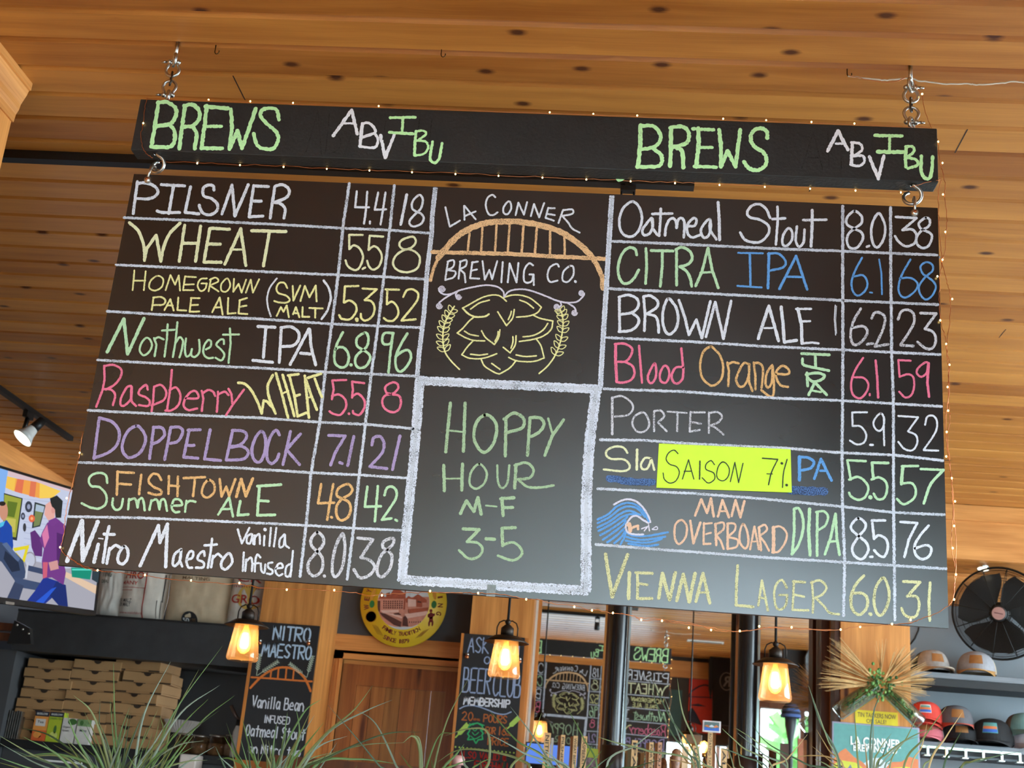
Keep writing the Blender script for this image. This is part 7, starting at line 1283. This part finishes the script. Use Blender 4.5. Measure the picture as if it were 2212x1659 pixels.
for lab, q0, q1 in (('slim dark slot vent in the ceiling seen in the middle mirror', (1485, 1381), (1541, 1388)),):
    def mz(q):
        d = ray(*q); P = O + d * ((MM - O).dot(MN) / d.dot(MN)); d2 = d - MN * (2 * d.dot(MN)); return P + d2 * ((ZC - P.z) / d2.z)
    a, b = mz(q0), mz(q1); x0, x1, y0, y1 = min(a.x, b.x), max(a.x, b.x) + 0.12, min(a.y, b.y), max(a.y, b.y)
    t = thing('ceiling_vent', lab, 'vent', ((x0 + x1) / 2, (y0 + y1) / 2, ZC), None)
    MB().box(x0, x1, y0, y1, ZC - 0.014, ZC - 0.001, mat('vent_white', (206, 206, 200), 0.5)).build('frame', t)
    mb = MB(); mb.box(x0 + 0.04, x1 - 0.02, y0 + 0.03 * (y1 - y0) + 0.03, y1 - 0.03, ZC - 0.017, ZC - 0.013, mat('vent_dark', (40, 36, 32), 0.6)); mb.build('grille', t)
# trees and a pink awning outside the shop window
LEAF = mat('street_tree_leaf', (96, 140, 66), 0.8, var=0.4, vs=3)
for i, (x, y, h, r) in enumerate(((5.5, -9, 3.4, 1.7), (9.5, -12, 4.2, 2.2), (3.6, -7.5, 1.9, 1.0), (-1.5, -12, 4.5, 2.0))):
    t = thing('street_tree', 'leafy green street tree outside, %s' % ('seen low in the last mirror', 'further off behind the first', 'small and nearest the shop window', 'beyond the front windows')[i], 'tree', (x, y, -0.1), 'trees outside')
    MB().tube([(x, y, -0.1), (x + 0.1, y, h * 0.5), (x, y, h)], [0.16, 0.12, 0.05], DARKW, 8).build('trunk', t)
    rnd = random.Random(i); mb = MB()
    for k in range(420):
        d = Vector((rnd.gauss(0, 1), rnd.gauss(0, 1), rnd.gauss(0, 1))).normalized() * r * (0.55 + 0.45 * rnd.random()); c = Vector((x, y, h)) + Vector((d.x, d.y, d.z * 0.8)); s = 0.22
        a_ = Vector((rnd.gauss(0, 1), rnd.gauss(0, 1), rnd.gauss(0, 1))).normalized(); b_ = a_.orthogonal().normalized()
        mb.add([c - a_ * s - b_ * s * 0.5, c + a_ * s - b_ * s * 0.5, c + a_ * s + b_ * s * 0.5, c - a_ * s + b_ * s * 0.5], [(0, 1, 2, 3)], LEAF)
    mb.build('foliage', t)
# ---------------------------------------------------------------- ornamental grass in front of the bar
struct('wall_low_divider', MB().box(-2.1, 1.9, 4.12, 4.62, 0, 1.40, DARKW))
GA = mat('grass_green', (86, 114, 58), 0.5, var=0.25, vs=5); GB = mat('grass_olive', (104, 110, 62), 0.5, var=0.25, vs=5); GC = mat('grass_grey_green', (116, 130, 112), 0.45, var=0.2, vs=5); GD = mat('grass_dark', (50, 70, 38), 0.5, var=0.25, vs=5); GE_ = mat('grass_tan', (166, 134, 84), 0.6, var=0.2, vs=5)
YG = 4.32
def blade(mb, P, w, m):
    Q = spline(P, 7); n = len(Q); vs = []
    for i, q in enumerate(Q):
        t_ = (Q[min(n - 1, i + 1)] - Q[max(0, i - 1)]).normalized(); sd = t_.cross(Vector((0.1, -1, 0.15))).normalized(); k = i / (n - 1); ww = w * (0.75 + 0.35 * math.sin(k * 2.2)) * (1 - k ** 2.2) + 0.0006
        up_ = sd.cross(t_) * ww * 0.25
        vs += [q - sd * ww * 0.5, q + up_, q + sd * ww * 0.5]
    mb.add(vs, [f for i in range(n - 1) for f in ((i * 3, i * 3 + 1, i * 3 + 4, i * 3 + 3), (i * 3 + 1, i * 3 + 2, i * 3 + 5, i * 3 + 4))], m, True)
CL = [
 (262, 'big grass tuft standing before the pizza boxes and tea boxes', "480,1396 375,1541 325,1665;369,1428 312,1541 288,1670;245,1430 248,1555 256,1670;429,1447 375,1550 345,1668;475,1480 390,1541 318,1660;506,1503 433,1561 350,1668;159,1502 202,1546 238,1668;473,1535 400,1590 330,1668;47,1572 115,1593 200,1668;26,1620 110,1650 180,1675;0,1590 60,1625 150,1676;48,1633 130,1630 220,1668;-10,1600 70,1645 140,1680;-10,1634 50,1655 120,1682;-10,1645 60,1665 120,1685;90,1600 120,1630 170,1676;181,1535 206,1590 232,1670;216,1510 216,1580 238,1672;280,1528 258,1590 250,1672;310,1540 285,1600 262,1672;342,1530 310,1600 275,1672;450,1510 395,1565 322,1668;408,1550 360,1610 305,1672;346,1545 350,1590 300,1660;440,1600 380,1612 310,1664;448,1642 400,1646 340,1672;115,1608 170,1640 215,1676;142,1536 165,1595 205,1672;205,1545 230,1600 246,1672;238,1512 244,1590 254,1672;378,1582 330,1628 290,1675;300,1560 276,1615 262,1674;364,1555 330,1610 285,1674"),
 (585, 'grass tuft standing before the NITRO MAESTRO board', "806,1480 763,1535 699,1590 640,1668;694,1510 653,1544 592,1668;847,1512 792,1535 711,1581 650,1668;708,1523 769,1593 818,1653 840,1680;766,1531 812,1564 855,1653 862,1680;489,1562 512,1630 530,1672;621,1538 613,1596 600,1670;671,1535 642,1599 612,1670;532,1564 555,1650 566,1672;910,1581 826,1587 700,1640 650,1672;484,1590 510,1635 535,1672;640,1530 646,1590 620,1668;560,1580 575,1630 585,1672;598,1560 590,1620 592,1672;679,1545 640,1610 605,1672;750,1590 690,1612 640,1670;880,1604 780,1610 690,1640 640,1674;860,1650 770,1640 680,1655;700,1560 660,1610 615,1672;523,1550 540,1620 560,1674;580,1600 586,1640 590,1676;650,1580 625,1630 606,1674;470,1640 500,1640 545,1674;718,1625 670,1640 630,1676;620,1575 606,1630 598,1674"),
 (945, 'sparse grass tuft with long bent blades before the BEER CLUB board', "1012,1466 966,1555 936,1668;980,1583 948,1590 922,1655 918,1680;1102,1526 1145,1581 1192,1653 1200,1680;1057,1535 1114,1598 1180,1660;1052,1583 1128,1625 1190,1672;1003,1607 985,1630 950,1680;960,1590 1008,1575 1052,1580 1057,1640 1040,1680;940,1650 985,1622 1040,1620 1120,1640 1140,1676;995,1617 1003,1650 1008,1680;885,1590 906,1598 912,1672;892,1575 905,1620 910,1674;870,1605 890,1590 905,1610 908,1674;862,1625 880,1650 895,1680;1024,1642 985,1652 950,1682;1061,1638 1035,1650 1010,1680;1037,1640 1040,1662 1042,1682;1090,1642 1086,1660 1080,1684;975,1645 955,1660 945,1682;930,1635 935,1660 938,1682"),
 (1230, 'low grass tuft before the first tap handles and blue screen', "1225,1528 1261,1596 1290,1668;1280,1604 1262,1650 1255,1680;1300,1622 1275,1650 1260,1682;1318,1634 1290,1655 1270,1682;1165,1612 1200,1640 1235,1680;1195,1640 1210,1660 1225,1682;1125,1605 1170,1632 1230,1676;1170,1540 1140,1620 1100,1676;1330,1640 1310,1660 1290,1684;1155,1640 1180,1655 1210,1684;1310,1660 1290,1668 1275,1686;1240,1640 1243,1664 1246,1684;1286,1590 1330,1604 1400,1622 1500,1662"),
 (1420, 'grass tuft of long dark blades before the middle mirror and second pole', "1401,1461 1420,1524 1455,1590 1500,1668;1405,1461 1445,1545 1510,1668;1428,1568 1373,1610 1310,1660;1434,1502 1455,1560 1480,1620 1515,1676;1463,1466 1475,1541 1512,1660;1585,1570 1640,1607 1700,1668;1538,1596 1552,1650 1556,1680;1624,1564 1660,1607 1740,1650 1790,1684;1560,1574 1602,1613 1670,1676;1593,1583 1650,1630 1700,1680;1440,1640 1490,1650 1540,1680;1432,1640 1380,1655 1330,1682;1543,1612 1600,1632 1660,1680;1475,1612 1520,1650 1540,1682;1560,1640 1580,1660 1590,1684;1572,1610 1584,1655 1588,1684;1590,1605 1598,1650 1600,1684;1455,1600 1480,1640 1500,1682"),
 (1780, 'thin grass tuft before the dark mirror frame', "1746,1480 1772,1561 1816,1665;1747,1482 1786,1593 1812,1670;1744,1587 1700,1640 1660,1680;1763,1575 1790,1620 1825,1676;1752,1610 1800,1650 1830,1682;1700,1640 1750,1632 1800,1640 1815,1680;1630,1640 1650,1660 1660,1684;1760,1640 1790,1655 1810,1684"),
 (1925, 'tall thin grass tuft before the teal mountain poster and cap shelves', "2079,1539 2043,1593 2004,1668;2078,1577 2055,1620 2036,1670;1912,1486 1887,1541 1880,1668;1845,1529 1850,1598 1856,1668;1887,1523 1886,1600 1884,1670;1985,1541 1959,1593 1920,1668;2003,1561 1991,1613 1966,1672;2045,1525 1994,1596 1950,1668;1926,1584 1900,1620 1888,1674;1922,1592 1908,1630 1896,1676;2036,1570 1980,1586 1920,1625 1890,1676;2150,1634 2100,1645 2070,1676;1990,1590 1950,1604 1905,1650 1895,1680;2210,1622 2130,1640 2060,1680;1868,1600 1872,1640 1876,1680;1945,1610 1925,1640 1910,1680;2030,1600 2010,1640 1990,1680"),
]
for gi, (bx_, lab, data) in enumerate(CL):
    bp_ = onY(bx_, 1690, YG); zb_ = 1.40
    t = thing('ornamental_grass', lab, 'grass plant', (bp_.x, YG + 0.02, zb_), 'grass tufts along the divider'); rnd = random.Random(20 + gi); mb = MB()
    for k, st in enumerate(data.split(';')):
        pts = [Vector([float(q) for q in s.split(',')]) for s in st.split()]; dy = rnd.uniform(-0.10, 0.10); P = []
        for i, p in enumerate(reversed(pts)): P.append(onY(p.x, p.y, YG + dy * i / max(1, len(pts) - 1)))
        base = Vector((bp_.x + (P[0].x - bp_.x) * 0.55 + rnd.uniform(-0.01, 0.01), YG + rnd.uniform(-0.03, 0.03), zb_ + 0.004)); tone = rnd.choice((GA, GA, GB, GB, GC, GD)) if gi < 4 else rnd.choice((GB, GD, GB, GC, GE_, GD))
        blade(mb, [base] + P, rnd.uniform(0.0060, 0.0092) * (1 if gi < 4 else 0.8), tone)
    nfill = (70, 55, 26, 22, 18, 8, 10)[gi]; spread = (0.34, 0.26, 0.22, 0.2, 0.24, 0.12, 0.2)[gi]
    for k in range(nfill):
        an = rnd.gauss(0, 0.5); L_ = rnd.uniform(0.16, 0.34) * (1 if gi < 2 else 0.72); b0 = Vector((bp_.x + rnd.gauss(0, 0.05), YG + rnd.uniform(-0.06, 0.06), zb_ + 0.004)); dirx = math.sin(an) * spread * 3
        tip = b0 + Vector((dirx * L_, rnd.uniform(-0.12, 0.12), L_ * (1 - 0.3 * abs(an)))); mid = b0.lerp(tip, 0.5) + Vector((0, 0, 0.05 * abs(an)))
        blade(mb, [b0, mid, tip], rnd.uniform(0.005, 0.0085), rnd.choice((GA, GB, GA, GD, GC)))
    mb.build('blades', t)
